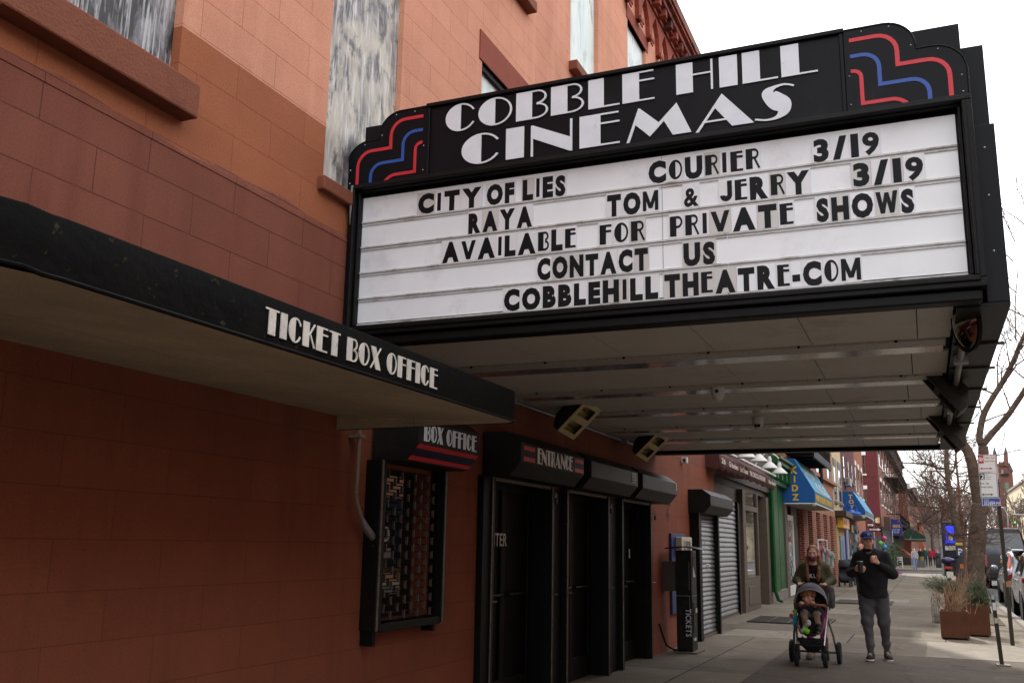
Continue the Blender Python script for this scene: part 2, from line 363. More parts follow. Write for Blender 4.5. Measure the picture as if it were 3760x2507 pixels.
# ================================================================== GROUND
M_walk = bricks('paving', c(108, 99, 87), c(129, 120, 106), c(52, 46, 41), 1.52, 1.5, .012, rough=.9, ox=.2, oz=-1.68, bump=.5, offset=0., big=.16, plane='XY', coarse=1.6)
def add_spots(m):
    n = m.node_tree; L = n.links.new; b = n.nodes['Principled BSDF']; src = b.inputs['Base Color'].links[0].from_socket
    t = n.nodes.new('ShaderNodeTexCoord')
    v = n.nodes.new('ShaderNodeTexVoronoi'); v.inputs['Scale'].default_value = 3.4; v.inputs['Randomness'].default_value = 1; L(t.outputs['Object'], v.inputs['Vector'])
    r = n.nodes.new('ShaderNodeValToRGB'); r.color_ramp.elements[0].position = .06; r.color_ramp.elements[1].position = .09
    r.color_ramp.elements[0].color = (.55,) * 3 + (1,); r.color_ramp.elements[1].color = (1, 1, 1, 1); L(v.outputs['Distance'], r.inputs[0])
    s = n.nodes.new('ShaderNodeTexNoise'); s.inputs['Scale'].default_value = .55; s.inputs['Detail'].default_value = 8; s.inputs['Roughness'].default_value = .7; L(t.outputs['Object'], s.inputs['Vector'])
    r2 = n.nodes.new('ShaderNodeValToRGB'); r2.color_ramp.elements[0].position = .35; r2.color_ramp.elements[1].position = .65
    r2.color_ramp.elements[0].color = (.72, .7, .68, 1); r2.color_ramp.elements[1].color = (1.08, 1.07, 1.05, 1); L(s.outputs['Fac'], r2.inputs[0])
    a = n.nodes.new('ShaderNodeMixRGB'); a.blend_type = 'MULTIPLY'; a.inputs[0].default_value = 1; L(src, a.inputs[1]); L(r.outputs[0], a.inputs[2])
    d = n.nodes.new('ShaderNodeMixRGB'); d.blend_type = 'MULTIPLY'; d.inputs[0].default_value = 1; L(a.outputs[0], d.inputs[1]); L(r2.outputs[0], d.inputs[2])
    cv = n.nodes.new('ShaderNodeTexVoronoi'); cv.feature = 'DISTANCE_TO_EDGE'; cv.inputs['Scale'].default_value = .33
    wn = n.nodes.new('ShaderNodeTexNoise'); wn.inputs['Scale'].default_value = 2.5; wn.inputs['Detail'].default_value = 6; L(t.outputs['Object'], wn.inputs['Vector'])
    wv = n.nodes.new('ShaderNodeVectorMath'); wv.operation = 'MULTIPLY_ADD'; L(wn.outputs['Color'], wv.inputs[0]); wv.inputs[1].default_value = (.5, .5, .5); L(t.outputs['Object'], wv.inputs[2]); L(wv.outputs[0], cv.inputs['Vector'])
    r4 = n.nodes.new('ShaderNodeValToRGB'); r4.color_ramp.elements[0].position = .002; r4.color_ramp.elements[1].position = .0055; r4.color_ramp.elements[0].color = (.5, .48, .46, 1); r4.color_ramp.elements[1].color = (1, 1, 1, 1); L(cv.outputs['Distance'], r4.inputs[0])
    e = n.nodes.new('ShaderNodeMixRGB'); e.blend_type = 'MULTIPLY'; e.inputs[0].default_value = .8; L(d.outputs[0], e.inputs[1]); L(r4.outputs[0], e.inputs[2])
    L(e.outputs[0], b.inputs['Base Color'])
add_spots(M_walk)
M_road = pm('asphalt', c(66, 64, 64), .9, var=.2, sc=3, bump=.5, bsc=140, stain=c(88, 86, 84), st_sc=.7)
M_kerb = pm('kerb_stone', c(128, 122, 116), .85, var=.15, bump=.3)
KY = -1.75
struct(box(-30, 900, -9.6, KY - .15, -.6, -.14).build('road', M_road))
struct(box(-900, 1500, -900, 900, -.9, -.62).build('ground', M_road))
struct(box(-30, 69.5, KY, 9, -.5, 0).build('sidewalk', M_walk))
struct(box(84.5, 700, KY, 9, -.5, 0).build('sidewalk', M_walk))
struct(box(69.5, 84.5, KY - .15, 9, -.5, -.12).build('side_street', M_road))
struct(box(-30, 700, -30, -9.6, -.5, 0).build('sidewalk', M_walk))
struct(box(-30, 69.5, KY - .15, KY - .002, -.5, .003).build('kerb', M_kerb, bevel=.02)); struct(box(84.5, 700, KY - .15, KY - .002, -.5, .003).build('kerb', M_kerb, bevel=.02))
M_mark = pm('road_paint', c(225, 222, 214), .7, var=.1, bump=.1)
mb = MB()
for i in range(9): mb.box(71.2, 74.2, KY - .7 - i * .9, KY - .3 - i * .9, -.136, -.132)
mb.box(70.0, 70.35, KY, 8, -.116, -.112); mb.box(74.6, 74.95, KY, 8, -.116, -.112)
struct(mb.build('crosswalk_marking', M_mark))
# slabs of other casts (patched concrete, dark aggregate), each 4 mm proud
M_slab1 = pm('dark_aggregate', c(93, 84, 75), .95, var=.25, sc=60, bump=.5, bsc=120, stain=c(114, 106, 96), st_sc=2)
M_slab2 = pm('pale_concrete', c(134, 126, 114), .9, var=.12, sc=4, bump=.3, stain=c(128, 120, 110), st_sc=1.2)
M_slab3 = pm('brown_concrete', c(106, 97, 85), .9, var=.14, sc=5, bump=.4, stain=c(96, 88, 80), st_sc=1.4)
for m_ in (M_slab1, M_slab2, M_slab3): add_spots(m_)
def slab(x0, x1, y0, y1, m, z=.004): return struct(MB().quad((x0, y0, z), (x1, y0, z), (x1, y1, z), (x0, y1, z)).build('paving_slab', m))
slab(9.0, 15.55, KY + .02, 2.05, M_slab1)
slab(15.58, 18.2, KY + .02, .1, M_slab2); slab(15.58, 17.1, .12, 1.55, M_slab3); slab(17.3, 18.9, 1.8, 3.4, M_slab2)
slab(19.0, 20.6, .2, 3.6, M_slab3); slab(24.5, 26.0, .9, 2.4, M_slab2); slab(27.6, 29.4, -.4, 1.6, M_slab3); slab(31, 33, .6, 3.2, M_slab2)
mb = MB(); mb.box(15.55, 15.585, KY + .02, 2.05, .002, .009)
struct(mb.build('paving_joint', M_slab2))
M_grate = pm('grating_steel', c(78, 72, 66), .6, .7, bump=.2)
mb = MB(); mb.box(20.6, 22.4, 1.9, 3.5, .005, .012)
g = mb.build('grating_tray', pm('pit_black', c(16, 15, 14), .9)); struct(g)
mb = MB()
for i in range(30): mb.box(20.62 + i * .06, 20.645 + i * .06, 1.92, 3.48, .0125, .03)
for i in range(5): mb.box(20.6, 22.4, 1.9 + i * .39, 1.93 + i * .39, .0125, .034)
tag(mb.build('cellar_grating', M_grate), 'rusty steel cellar grating set in the sidewalk before the dark brown shop', 'grating')
mb = MB()
mb.box(29.2, 31.2, 1.0, 2.5, .005, .012)
for i in range(24): mb.box(29.22 + i * .083, 29.26 + i * .083, 1.0, 2.5, .0125, .03)
tag(mb.build('cellar_grating', M_grate), 'steel sidewalk grating behind the woman, towards the shop with white door', 'grating')
M_soil = pm('tree_pit_soil', c(84, 70, 58), 1, var=.4, sc=12, bump=1, bsc=50)
struct(MB().sheet([[(22.9 + i * .3, KY + .35 + j * .27, .005 + random.uniform(0, .035)) for j in range(6)] for i in range(11)]).build('tree_pit', M_soil))

# ================================================================== CINEMA BUILDING
WY, UY = 3.60, 3.612
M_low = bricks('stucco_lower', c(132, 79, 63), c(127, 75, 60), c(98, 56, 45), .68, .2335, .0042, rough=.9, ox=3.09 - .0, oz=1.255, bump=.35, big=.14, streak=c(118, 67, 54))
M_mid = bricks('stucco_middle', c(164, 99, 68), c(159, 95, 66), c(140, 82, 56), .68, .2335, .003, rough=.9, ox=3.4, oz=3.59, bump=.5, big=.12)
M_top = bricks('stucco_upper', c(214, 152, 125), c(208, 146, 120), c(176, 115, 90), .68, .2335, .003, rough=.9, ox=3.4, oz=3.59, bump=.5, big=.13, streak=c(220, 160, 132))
M_trim = pm('red_trim_paint', c(140, 66, 48), .85, var=.1, bump=.3, stain=c(118, 52, 40))
M_sill = pm('sill_paint', c(128, 74, 52), .85, var=.1, bump=.3, stain=c(104, 58, 40), st_sc=3)
M_corn = pm('cornice_paint', c(142, 70, 54), .85, var=.1, bump=.3, stain=c(64, 36, 30), st_sc=2.5, st_lo=.5, st_hi=.62)
M_black = pm('black_paint', c(12, 11, 12), .5, spec=.18, var=.25, sc=8, bump=.12, bsc=30)
M_dark = pm('dark_void', c(10, 9, 9), .7, bump=0)
def holes(mb, x0, x1, z0, z1, hs, y0, y1):
    xs = sorted({x0, x1, *[h[0] for h in hs if x0 < h[0] < x1], *[h[1] for h in hs if x0 < h[1] < x1]})
    for a, b in zip(xs, xs[1:]):
        zc = sorted((max(h[2], z0), min(h[3], z1)) for h in hs if h[0] <= a + 1e-6 and h[1] >= b - 1e-6 and h[3] > z0 and h[2] < z1)
        z = z0
        for p, q in zc:
            if p > z: mb.box(a, b, y0, y1, z, p)
            z = max(z, q)
        if z < z1: mb.box(a, b, y0, y1, z, z1)
    return mb
DOORS = [(7.93, 9.37), (9.9, 11.3), (11.96, 13.27)]
cin = thing('cinema_building', (0, WY, 0), 'terracotta stucco cinema building with scored block joints and boarded painted windows', 'building')
lowholes = [(a, b, -1, 2.1) for a, b in DOORS] + [(5.95, 6.8, .95, 2.02)]
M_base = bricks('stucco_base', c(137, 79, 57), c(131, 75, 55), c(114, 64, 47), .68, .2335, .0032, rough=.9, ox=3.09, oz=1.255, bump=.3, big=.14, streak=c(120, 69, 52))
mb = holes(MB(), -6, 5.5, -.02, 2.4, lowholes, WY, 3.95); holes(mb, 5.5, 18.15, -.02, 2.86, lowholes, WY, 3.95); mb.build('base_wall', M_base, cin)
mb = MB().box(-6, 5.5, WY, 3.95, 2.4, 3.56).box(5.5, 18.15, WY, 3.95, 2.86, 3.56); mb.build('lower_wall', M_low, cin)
zj = [3.578 + .016 * math.sin(i * .37) + .01 * math.sin(i * 1.13) + random.uniform(-.005, .005) for i in range(242)]
mb = MB(); mb.sheet([[(-6 + i * .1, WY - .004 + (0, .001, .004, .011)[k], 3.54 if k == 0 else zj[i] + (0, 0, .008, .013)[k]) for i in range(242)] for k in range(4)])
mb.sheet([[(-6 + i * .1, y, 3.54) for i in range(242)] for y in (WY - .004, WY + .02)])
mb.build('stucco_ledge', M_low, cin, smooth=True)
WIN = [(2.62, 3.72), (5.13, 6.11), (7.6, 8.66), (10.1, 11.2), (12.62, 13.66), (15.1, 16.1)]
uh = [(a, b, 3.9, 6.0) for a, b in WIN] + [(a, b, 7.23, 9.21) for a, b in WIN[2:]]
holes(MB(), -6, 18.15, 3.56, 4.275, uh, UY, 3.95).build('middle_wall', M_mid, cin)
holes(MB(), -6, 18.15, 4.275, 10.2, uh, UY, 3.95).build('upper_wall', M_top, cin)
box(-6, 18.15, 3.98, 15, 0, 10.1).build('building_core', M_dark, cin)  # unseen body behind the facade, added to cast the building's sun shadow
mural0 = smeared('paint_black_white', [(.32, c(60, 60, 66)), (.5, c(138, 138, 144)), (.64, c(196, 196, 200))], c(18, 18, 22), c(206, 206, 210), (4, 4, 1.0), 0., (.41, .52), (.51, .62))
mural1 = smeared('paint_beige_grey', [(.34, c(120, 116, 118)), (.48, c(184, 178, 168)), (.6, c(208, 200, 184)), (.7, c(152, 152, 160))], c(70, 68, 76), c(226, 225, 224), (3.4, 3.4, 1.2), 11., (.50, .62), (.52, .64))
mural2 = painted_panel('paint_pale_blue', [(.25, c(150, 166, 168)), (.42, c(206, 222, 220)), (.6, c(228, 236, 232)), (.7, c(120, 126, 128)), (.74, c(222, 230, 228))], (3, 3, 1), dist=1.0)
def window(a, b, z0, z1, mat, lab, rec=.06, sill=True, lintel=None, sz=.12, sp=.11):
    w = box(a, b, UY + rec, UY + rec + .04, z0, z1).build('painted_panel', mat, cin); w['label'] = lab
    if sill: box(a - .06, b + .07, UY - sp, UY + rec, z0 - sz, z0 + .001).build('window_sill', M_sill, w, bevel=.012)
    if lintel: box(a - .07, b + .09, UY - .012, UY + rec - .003, z1, z1 + lintel).build('lintel', M_trim, w)
    return w
w0 = window(*WIN[0], 3.93, 6.0, mural0, 'boarded window painted in black and white streaks', sz=.2)
w1 = window(*WIN[1], 3.9, 6.0, mural1, 'boarded window painted beige and grey', rec=.045, sp=.055, sz=.1)
w = window(*WIN[2], 3.9, 6.0, mural2, 'boarded window with a rotten black top edge', lintel=.3)
box(7.62, 8.64, UY + .02, UY + .058, 5.945, 5.998).build('rotten_edge', M_dark, w)
window(*WIN[3], 3.9, 6.0, mural2, 'boarded window hidden behind the marquee'); window(*WIN[4], 3.9, 6.0, mural2, 'boarded window hidden behind the marquee'); window(*WIN[5], 3.9, 6.0, mural2, 'boarded window hidden behind the marquee')
window(*WIN[2], 7.23, 9.21, mural2, 'pale boarded window high on the wall', lintel=.23); window(*WIN[3], 7.23, 9.21, mural2, 'pale blue painted boarded window', lintel=.23)
window(*WIN[4], 7.23, 9.21, mural2, 'pale boarded window under a red lintel', lintel=.23); window(*WIN[5], 7.23, 9.21, mural2, 'pale boarded window nearest the end of the wall', lintel=.23)
# frieze of pointed arches and the cornice
fz = MB(); P = .617; fn = facade(UY)
for i in range(34):
    x = -2.3 + i * P
    if x + P > 18.1: break
    pts = [(x - .075, 9.44), (x + .075, 9.44), (x + .085, 9.62), (x + .11, 9.74), (x + .19, 9.86), (x + P / 2, 9.98)]
    pts += [(x + P / 2, 10.02), (x - P / 2, 10.02), (x - P / 2, 9.98), (x - .19, 9.86), (x - .11, 9.74), (x - .085, 9.62)]
    fz.prism(pts, 0, .07, fn); fz.box(x - .095, x + .095, UY - .1, UY - .0705, 9.40, 9.47); fz.box(x - .06, x + .06, UY - .09, UY - .0705, 9.34, 9.3995)
fz.build('arched_frieze', M_trim, cin)
mb = MB()
for z0, z1, d in ((10.02, 10.1, .1), (10.1, 10.17, .16), (10.17, 10.27, .24), (10.27, 10.33, .3), (10.33, 10.37, .33)): mb.box(-6.0, 18.15 + d * .4, UY - d, 4.2, z0 + .0005, z1)
for i in range(60):
    x = -5 + i * .39; mb.box(x, x + .12, UY - .225, UY - .11, 10.04, 10.166)
mb.build('cornice', M_corn, cin)

# ================================================================== MARQUEE
MX = 5.5
mq = thing('marquee', (9.5, 1.6, 2.85), 'black cinema marquee with white letter board and stepped art deco sign panels', 'marquee')
M_sign = pm('sign_black', c(15, 16, 22), .4, spec=.14, var=.12, sc=2.5, bump=.05, bsc=20, stain=c(26, 26, 32), st_sc=3)
M_frame = pm('frame_black', c(17, 16, 17), .45, spec=.16, var=.2, sc=6, bump=.1, bsc=40, stain=c(74, 70, 66), st_sc=14, st_lo=.68, st_hi=.74)
M_lite = pm('letter_board_white', c(242, 246, 250), .35, var=.04, sc=2, bump=0, stain=c(222, 225, 230), st_sc=2.5)
M_wlet = pm('sign_letter_white', c(228, 234, 242), .5, var=.05, sc=6, bump=0, stain=c(200, 204, 208), st_sc=8, st_lo=.62)
M_red = pm('stripe_red', c(205, 46, 58), .45, var=.06, bump=0); M_blue = pm('stripe_blue', c(44, 84, 168), .45, var=.06, bump=0)
ef = endface(MX)
box(MX + .05, 13.9, -.36, 3.56, 2.96, 4.44).build('cabinet', M_sign, mq)
box(MX + .02, MX + .048, -.3, 3.53, 2.97, 3.88).build('letter_board', M_lite, mq)
# frame: outer channel, inner bevel
mb = MB(); y0, y1, z0, z1 = -.385, 3.6, 2.865, 3.955
for k, (w_, d0, d1) in enumerate(((.05, -.06, .05), (.03, -.075, -.02), (.022, -.03, .02))):
    o_ = (0, .030, .056)[k]
    a0, a1, b0, b1 = y0 + o_, y1 - o_, z0 + o_, z1 - o_ * .6
    mb.box(MX + d0, MX + d1, a0, a1, b0, b0 + w_); mb.box(MX + d0, MX + d1, a0, a1, b1 - w_ * .6, b1)
    mb.box(MX + d0, MX + d1, a0, a0 + w_ * .8, b0 + w_, b1 - w_ * .6); mb.box(MX + d0, MX + d1, a1 - w_ * .8, a1, b0 + w_, b1 - w_ * .6)
mb.build('board_frame', M_frame, mq, bevel=.006)
box(MX - .02, MX + .1, -.36, 3.6, 2.80, 2.862).build('bottom_valance', M_frame, mq, bevel=.01)
ROWZ = [3.71, 3.527, 3.342, 3.157, 2.972]
M_rail = pm('track_plastic', c(206, 207, 206), .4, bump=0, stain=c(128, 122, 104), st_sc=7, st_lo=.5, st_hi=.7)
for z in ROWZ[:4] + [2.972]:
    mb = MB()
    for q in range(3):
        a = -.3 + q * 1.277; mb.box(MX + .006, MX + .019, a, a + 1.272, z - .022, z - .012); mb.box(MX + .0125, MX + .0195, a, a + 1.272, z - .040, z - .0345)
    mb.build('letter_track', M_rail, mq)
mb = MB()
for q in (.977, 1.36 + .9): mb.box(MX + .0165, MX + .0196, q, q + .003, 2.975, 3.875)
box(MX + .0165, MX + .0196, 1.365, 1.369, 2.975, 3.875).build('board_seam', pm('seam_grey', c(170, 170, 172), .5, bump=0), mq)
M_tile = [pm('letter_tile_a', c(229, 231, 235), .25, bump=0, var=.03), pm('letter_tile_b', c(206, 205, 203), .3, bump=0, var=.05), pm('letter_tile_c', c(236, 239, 245), .25, bump=0, var=.02)]
M_ltr = pm('letter_ink', c(9, 10, 15), .5, spec=.2, var=.1, bump=0, stain=c(30, 30, 36), st_sc=20, st_lo=.62)
MWP = {'J': (.66, [_rc(.4, .28, .66, 1), _ring(.33, .3, .33, .3, 180, 360, .26)]), 'V': (.98, [[(0, 1), (.27, 1), (.62, 0), (.36, 0)], [(.71, 1), (.98, 1), (.62, 0), (.36, 0)]]), 'M': (1.0, [_rc(0, 0, .22, 1), _rc(.78, 0, 1, 1), [(.0, 1), (.24, 1), (.62, .12), (.38, .12)], [(.76, 1), (1, 1), (.62, .12), (.38, .12)]]), 'W': (1.15, [[(0, 1), (.24, 1), (.44, 0), (.22, 0)], [(.22, 0), (.44, 0), (.68, .95), (.47, .95)], [(.47, .95), (.68, .95), (.93, 0), (.71, 0)], [(.71, 0), (.93, 0), (1.15, 1), (.91, 1)]])}
BOLD = {'9': .04, '&': .03, '3': .055, 'J': .05, 'S': .06, 'G': .05}
def board_word(body, ya, yb, row, style=.0):
    z = ROWZ[row] + .002; h = .128
    items = []
    for ch in body:
        if ch == ' ': items.append((ch, None, .5)); continue
        dec = ch in 'OBERPDCFS9'[:8] and random.random() < style
        if dec and ch in 'SC9': dec = False
        if ch == 'I': wd = .22 + .12
        elif ch == '-': wd = .42
        elif dec: wd = deco(ch)[0] * .82
        else: wd = MWP[ch][0] if ch in MWP else glyph(ch, BOLD.get(ch, .07))[2] * .95
        items.append((ch, dec, wd))
    gap = .15; tot = sum(i[2] + gap for i in items) - gap; xs = (ya - yb) / (tot * h); x = -ya
    for ch, dec, wd in items:
        if dec is None: x += (wd + gap) * h * xs; continue
        ww = wd * h * xs; pad = gap * h * xs * .46; rnd = random.random()
        t = box(MX + .0115, MX + .0150, -(x + ww + pad), -(x - pad), z - .011, z + h + .016)
        t = t.build('letter_tile', M_tile[0 if rnd < .45 else (1 if rnd < .75 else 2)], mq)
        m2 = MB(); dz = random.uniform(-.002, .003)
        if ch == 'I': m2.prism([(x + ww * .18, z + dz), (x + ww * .82, z + dz), (x + ww * .82, z + h + dz), (x + ww * .18, z + h + dz)], -.0113, -.0095, ef)
        elif dec:
            for kk, p in enumerate(deco(ch, .115)[1]): m2.prism([(x + a * .82 * h * xs, z + b * h + dz) for a, b in p], -.0113, -.0095 + kk * .0003, ef)
        elif ch in MWP:
            for kk, p in enumerate(MWP[ch][1]): m2.prism([(x + a * h * xs, z + b * h + dz) for a, b in p], -.0113, -.0095 + kk * .0003, ef)
        else:
            g = glyph(ch, BOLD.get(ch, .07)); f_ = wd / g[2]
            flat_add(m2, [(x + a * f_ * h * xs, z + b * h * (.92 if ch == '&' else 1) + dz) for a, b in g[0]], g[1], lambda u, v, d: ef(u, v, d - .0113), .0018)
        m2.build('letter', M_ltr, t)
        x += (wd + gap) * h * xs
for a in (('CITY', 3.08, 2.60, 0), ('OF', 2.58 - .02, 2.36, 0), ('LIES', 2.30, 2.0, 0), ('COURIER', 1.45, .77, 0, .8), ('3/19', .46, .10, 0), ('RAYA', 2.69, 2.23, 1), ('TOM', 1.72, 1.39, 1), ('&', 1.23, 1.14, 1), ('JERRY', 1.01, .49, 1, .7), ('3/19', .25, -.12, 1),
          ('AVAILABLE', 2.88, 1.93, 2, .5), ('FOR', 1.77, 1.48, 2, 1), ('PRIVATE', 1.32, .59, 2, .55), ('SHOWS', .46, -.06, 2, .4), ('CONTACT', 2.19, 1.46, 3, .3), ('US', 1.24, 1.05, 3), ('COBBLEHILL', 2.42, 1.40, 4, .35), ('THEATRE-COM', 1.36, .24, 4, .35)):
    board_word(*a)
# name panel
box(MX + .004, MX + .05, .285, 3.0, 3.975, 4.475).build('name_panel', M_sign, mq)
mb = MB()
mb.box(MX - .02, MX + .3, .255, 3.03, 4.478, 4.505); mb.box(MX - .012, MX + .05, .262, .284, 3.96, 4.477); mb.box(MX - .012, MX + .05, 3.001, 3.022, 3.96, 4.477); mb.box(MX - .03, MX + .05, -.385, 3.6, 3.956, 3.974)
mb.build('name_panel_frame', M_frame, mq, bevel=.004)
def name_letter(ch, ya, yb, z0, z1):
    m2 = MB(); deco_add(m2, ch, ef, -ya, z0, z1 - z0, (ya - yb) / (deco(ch)[0] * (z1 - z0)), .006, .052); m2.build('sign_letter', M_wlet, mq)
for ch, a, b in (('C', 2.88, 2.65), ('O', 2.63, 2.38), ('B', 2.35, 2.12), ('B', 2.10, 1.87), ('L', 1.84, 1.63), ('E', 1.61, 1.40), ('H', 1.26, 1.03), ('I', .99, .88), ('L', .85, .64), ('L', .62, .41)): name_letter(ch, a, b, 4.262, 4.465)
for ch, a, b in (('C', 2.75, 2.46), ('I', 2.42, 2.29), ('N', 2.24, 1.95), ('E', 1.90, 1.63), ('M', 1.58, 1.17), ('A', 1.14, .79), ('S', .79, .54)): name_letter(ch, a, b, 4.0, 4.22)
# stepped wings; outline in (Y, z)
def rounded(pts, n=6):
    """polyline with marked corners: (y, z, r) -> arc of radius r"""
    o_ = []
    for i, p in enumerate(pts):
        if len(p) == 2 or i in (0, len(pts) - 1): o_.append(Vector(p[:2])); continue
        q = Vector(p[:2]); a = (Vector(pts[i - 1][:2]) - q).normalized() * p[2]; b = (Vector(pts[i + 1][:2]) - q).normalized() * p[2]
        for k in range(n + 1):
            t = PI / 2 * k / n; o_.append(q + a + b - a * math.sin(t) - b * math.cos(t) if False else q + a * (1 - math.sin(t)) + b * (1 - math.cos(t)))
    return o_
def stripe(pts, w_, mat, parent, d0=.0, n=6):
    p = rounded(pts, n); l = []; r_ = []
    for i, q in enumerate(p):
        a = p[max(i - 1, 0)]; b = p[min(i + 1, len(p) - 1)]
        t1 = (q - a).normalized() if i else (b - q).normalized(); t2 = (b - q).normalized() if i < len(p) - 1 else t1
        nn = Vector((-(t1 + t2).y, (t1 + t2).x)).normalized(); s_ = w_ / 2 / max(.5, nn.dot(Vector((-t1.y, t1.x))))
        l.append(q + nn * s_); r_.append(q - nn * s_)
    m2 = MB(); n_ = len(p)
    vs = [Vector((MX - d, q.x, q.y)) for d in (d0 + .0, d0 + .003) for q in l + r_]
    fs = []
    for i in range(n_ - 1):
        fs += [(2 * n_ + i, 2 * n_ + i + 1, 3 * n_ + i + 1, 3 * n_ + i), (i, i + 1, 2 * n_ + i + 1, 2 * n_ + i), (n_ + i, n_ + i + 1, 3 * n_ + i + 1, 3 * n_ + i)]
    m2.add(vs, fs); return m2.build('stripe', mat, parent)
def wing(e, sgn, out_w):
    """e: Y of the inner edge, sgn: +1 grows to the left (+Y)"""
    Y = lambda s: e + sgn * s
    ol = [(Y(0), 3.957), (Y(0), 4.495), (Y(.385), 4.495, .17), (Y(.385), 4.305), (Y(.64), 4.305, .17), (Y(.64), 3.957)]
    p = rounded(ol, 8)
    m2 = MB(); m2.prism([(-q.x, q.y) for q in p], -.28, .0, ef); w_ = m2.build('wing_panel', M_sign, mq)
    rim = MB(); rim.tube([(MX, q.x, q.y) for q in p[1:]], .006, 6); rim.build('wing_rim', M_frame, w_)
    stripe([(Y(.03), 4.425), (Y(.285), 4.425, .11), (Y(.285), 4.225), (Y(.55), 4.225, .11), (Y(.55), 3.98)], .024, M_red, w_)
    stripe([(Y(.03), 4.322), (Y(.185), 4.322, .09), (Y(.185), 4.12), (Y(.44), 4.12, .09), (Y(.44), 3.98)], .023, M_blue, w_)
    stripe([(Y(.03), 4.228), (Y(.085), 4.228, .045), (Y(.085), 4.018), (Y(.31), 4.018, .07), (Y(.325), 3.98)], .022, M_red, w_)
    rv = MB()
    for s, z in ((.1, 4.47), (.25, 4.47), (.36, 4.33), (.5, 4.28), (.61, 4.1), (.61, 4.0), (.02, 4.2), (.02, 4.02), (.2, 3.97), (.4, 3.97)): rv.ball((MX - .001, Y(s), z), .005, 6, 4)
    rv.build('rivets', pm('rivet', c(190, 190, 190), .4, .8, bump=0), w_)
wing(3.028, 1, .64); wing(.258, -1, .64)
# street-side sign box, its tall upper part, underside
M_sbox = pm('side_box_black', c(17, 18, 24), .45, spec=.16, var=.15, bump=.06)
box(MX + .12, 13.8, -.5, -.387, 2.815, 3.84).build('side_sign_box', M_sbox, mq, bevel=.005)
box(MX + .2, 13.6, -.485, -.3, 3.842, 4.36).build('side_sign_top', M_sbox, mq)
mb = MB()
for z in (3.7, 3.42, 3.1): mb.ball((MX + .119, -.44, z), .007, 6, 4)
mb.build('rivets', _m['rivet'], mq)
box(MX + .11, 13.75, -.498, -.235, 2.79, 2.812).build('side_underside', M_frame, mq)
mb = MB()
for x in (6.6, 7.5, 8.5, 9.6, 10.8, 12.2): mb.box(x, x + .035, -.53, -.24, 2.775, 2.789)
mb.build('underside_straps', pm('strap_steel', c(60, 58, 56), .5, .5), mq)
# soffit
M_sof = pm('soffit_panel', c(196, 190, 180), .55, var=.05, sc=2, bump=.03, bsc=30, stain=c(172, 163, 150), st_sc=1.6)
M_perf = pm('perforated_strip', c(186, 181, 172), .5, .3, var=.1, sc=30, bump=.4, bsc=90, stain=c(120, 110, 100), st_sc=34, st_lo=.58, st_hi=.64)
M_mir = pm('polished_strip', c(214, 214, 214), .14, .75, var=.03, sc=4, bump=.02, bsc=6)
M_slot = pm('slot_black', c(14, 13, 12), .8, bump=0)
box(MX + .1, 13.9, -.23, 3.58, 2.872, 2.9).build('soffit_backing', M_slot, mq)
ST = [6.68, 8.08, 9.47, 10.92, 12.27]
xa = MX + .12
for s in ST + [13.72]:
    mb = MB(); n_ = 6; off = random.uniform(0, .4)
    ys = [-.23] + [y for y in [(-.05 + off * .3) + .66 * i for i in range(7)] if -.1 < y < 3.5] + [3.58]
    for a, b in zip(ys, ys[1:]): mb.box(xa, s - .012, a + .003, b - .003, 2.852, 2.870)
    mb.build('soffit_panel', M_sof, mq)
    if s in ST:
        mb = MB()
        for a, b in ((-.2, 1.4), (1.405, 3.0), (3.005, 3.57)): mb.box(s, s + .2, a, b, 2.838, 2.866)
        f_ = mb.build('light_strip', M_perf, mq)
        mb = MB()
        for i in range(6): mb.ball((s - .006, .1 + i * .62, 2.846), .012, 6, 4)
        mb.build('bolts', M_slot, f_)
        mb = MB()
        for a, b in ((-.19, 1.3), (1.303, 2.7), (2.703, 3.57)): mb.box(s + .204, s + .455, a, b, 2.846, 2.868)
        mb.build('mirror_strip', M_mir, mq); xa = s + .475
box(13.72, 13.9, -.25, 3.58, 2.80, 2.871).build('far_valance', M_frame, mq)
mb = MB(); mb.tube([(MX + .14, -.2, 2.835), (MX + .14, 3.4, 2.835)], .016, 8)
for y in (.1, 1.1, 2.2): mb.box(MX + .12, MX + .16, y, y + .03, 2.815, 2.853)
mb.build('edge_conduit', pm('galvanised', c(150, 150, 150), .45, .7, var=.15, bump=.1), mq, smooth=True)
mb = MB(); mb.tube([(6.35, -.27, 2.80), (6.6, -.29, 2.77), (8.6, -.29, 2.77), (11.4, -.29, 2.77)], .022, 8); mb.box(7.0, 7.1, -.34, -.25, 2.74, 2.81); mb.box(9.5, 9.65, -.35, -.25, 2.73, 2.81)
mb.build('side_conduit', _m['galvanised'], mq, smooth=True)
# cable from the wall up the left edge of the sign
mb = MB(); mb.tube([(MX - .07, 3.57, 3.95), (MX - .08, 3.57, 3.8), (MX - .05, 3.58, 3.66), (MX - .02, 3.575, 3.5), (MX - .03, 3.575, 3.2), (MX - .03, 3.575, 2.42)], .009, 8)
tag(mb.build('sign_cable', pm('grey_cable', c(130, 128, 126), .5, bump=.1), smooth=True), 'thin grey cable running down the wall beside the left edge of the marquee', 'cable')

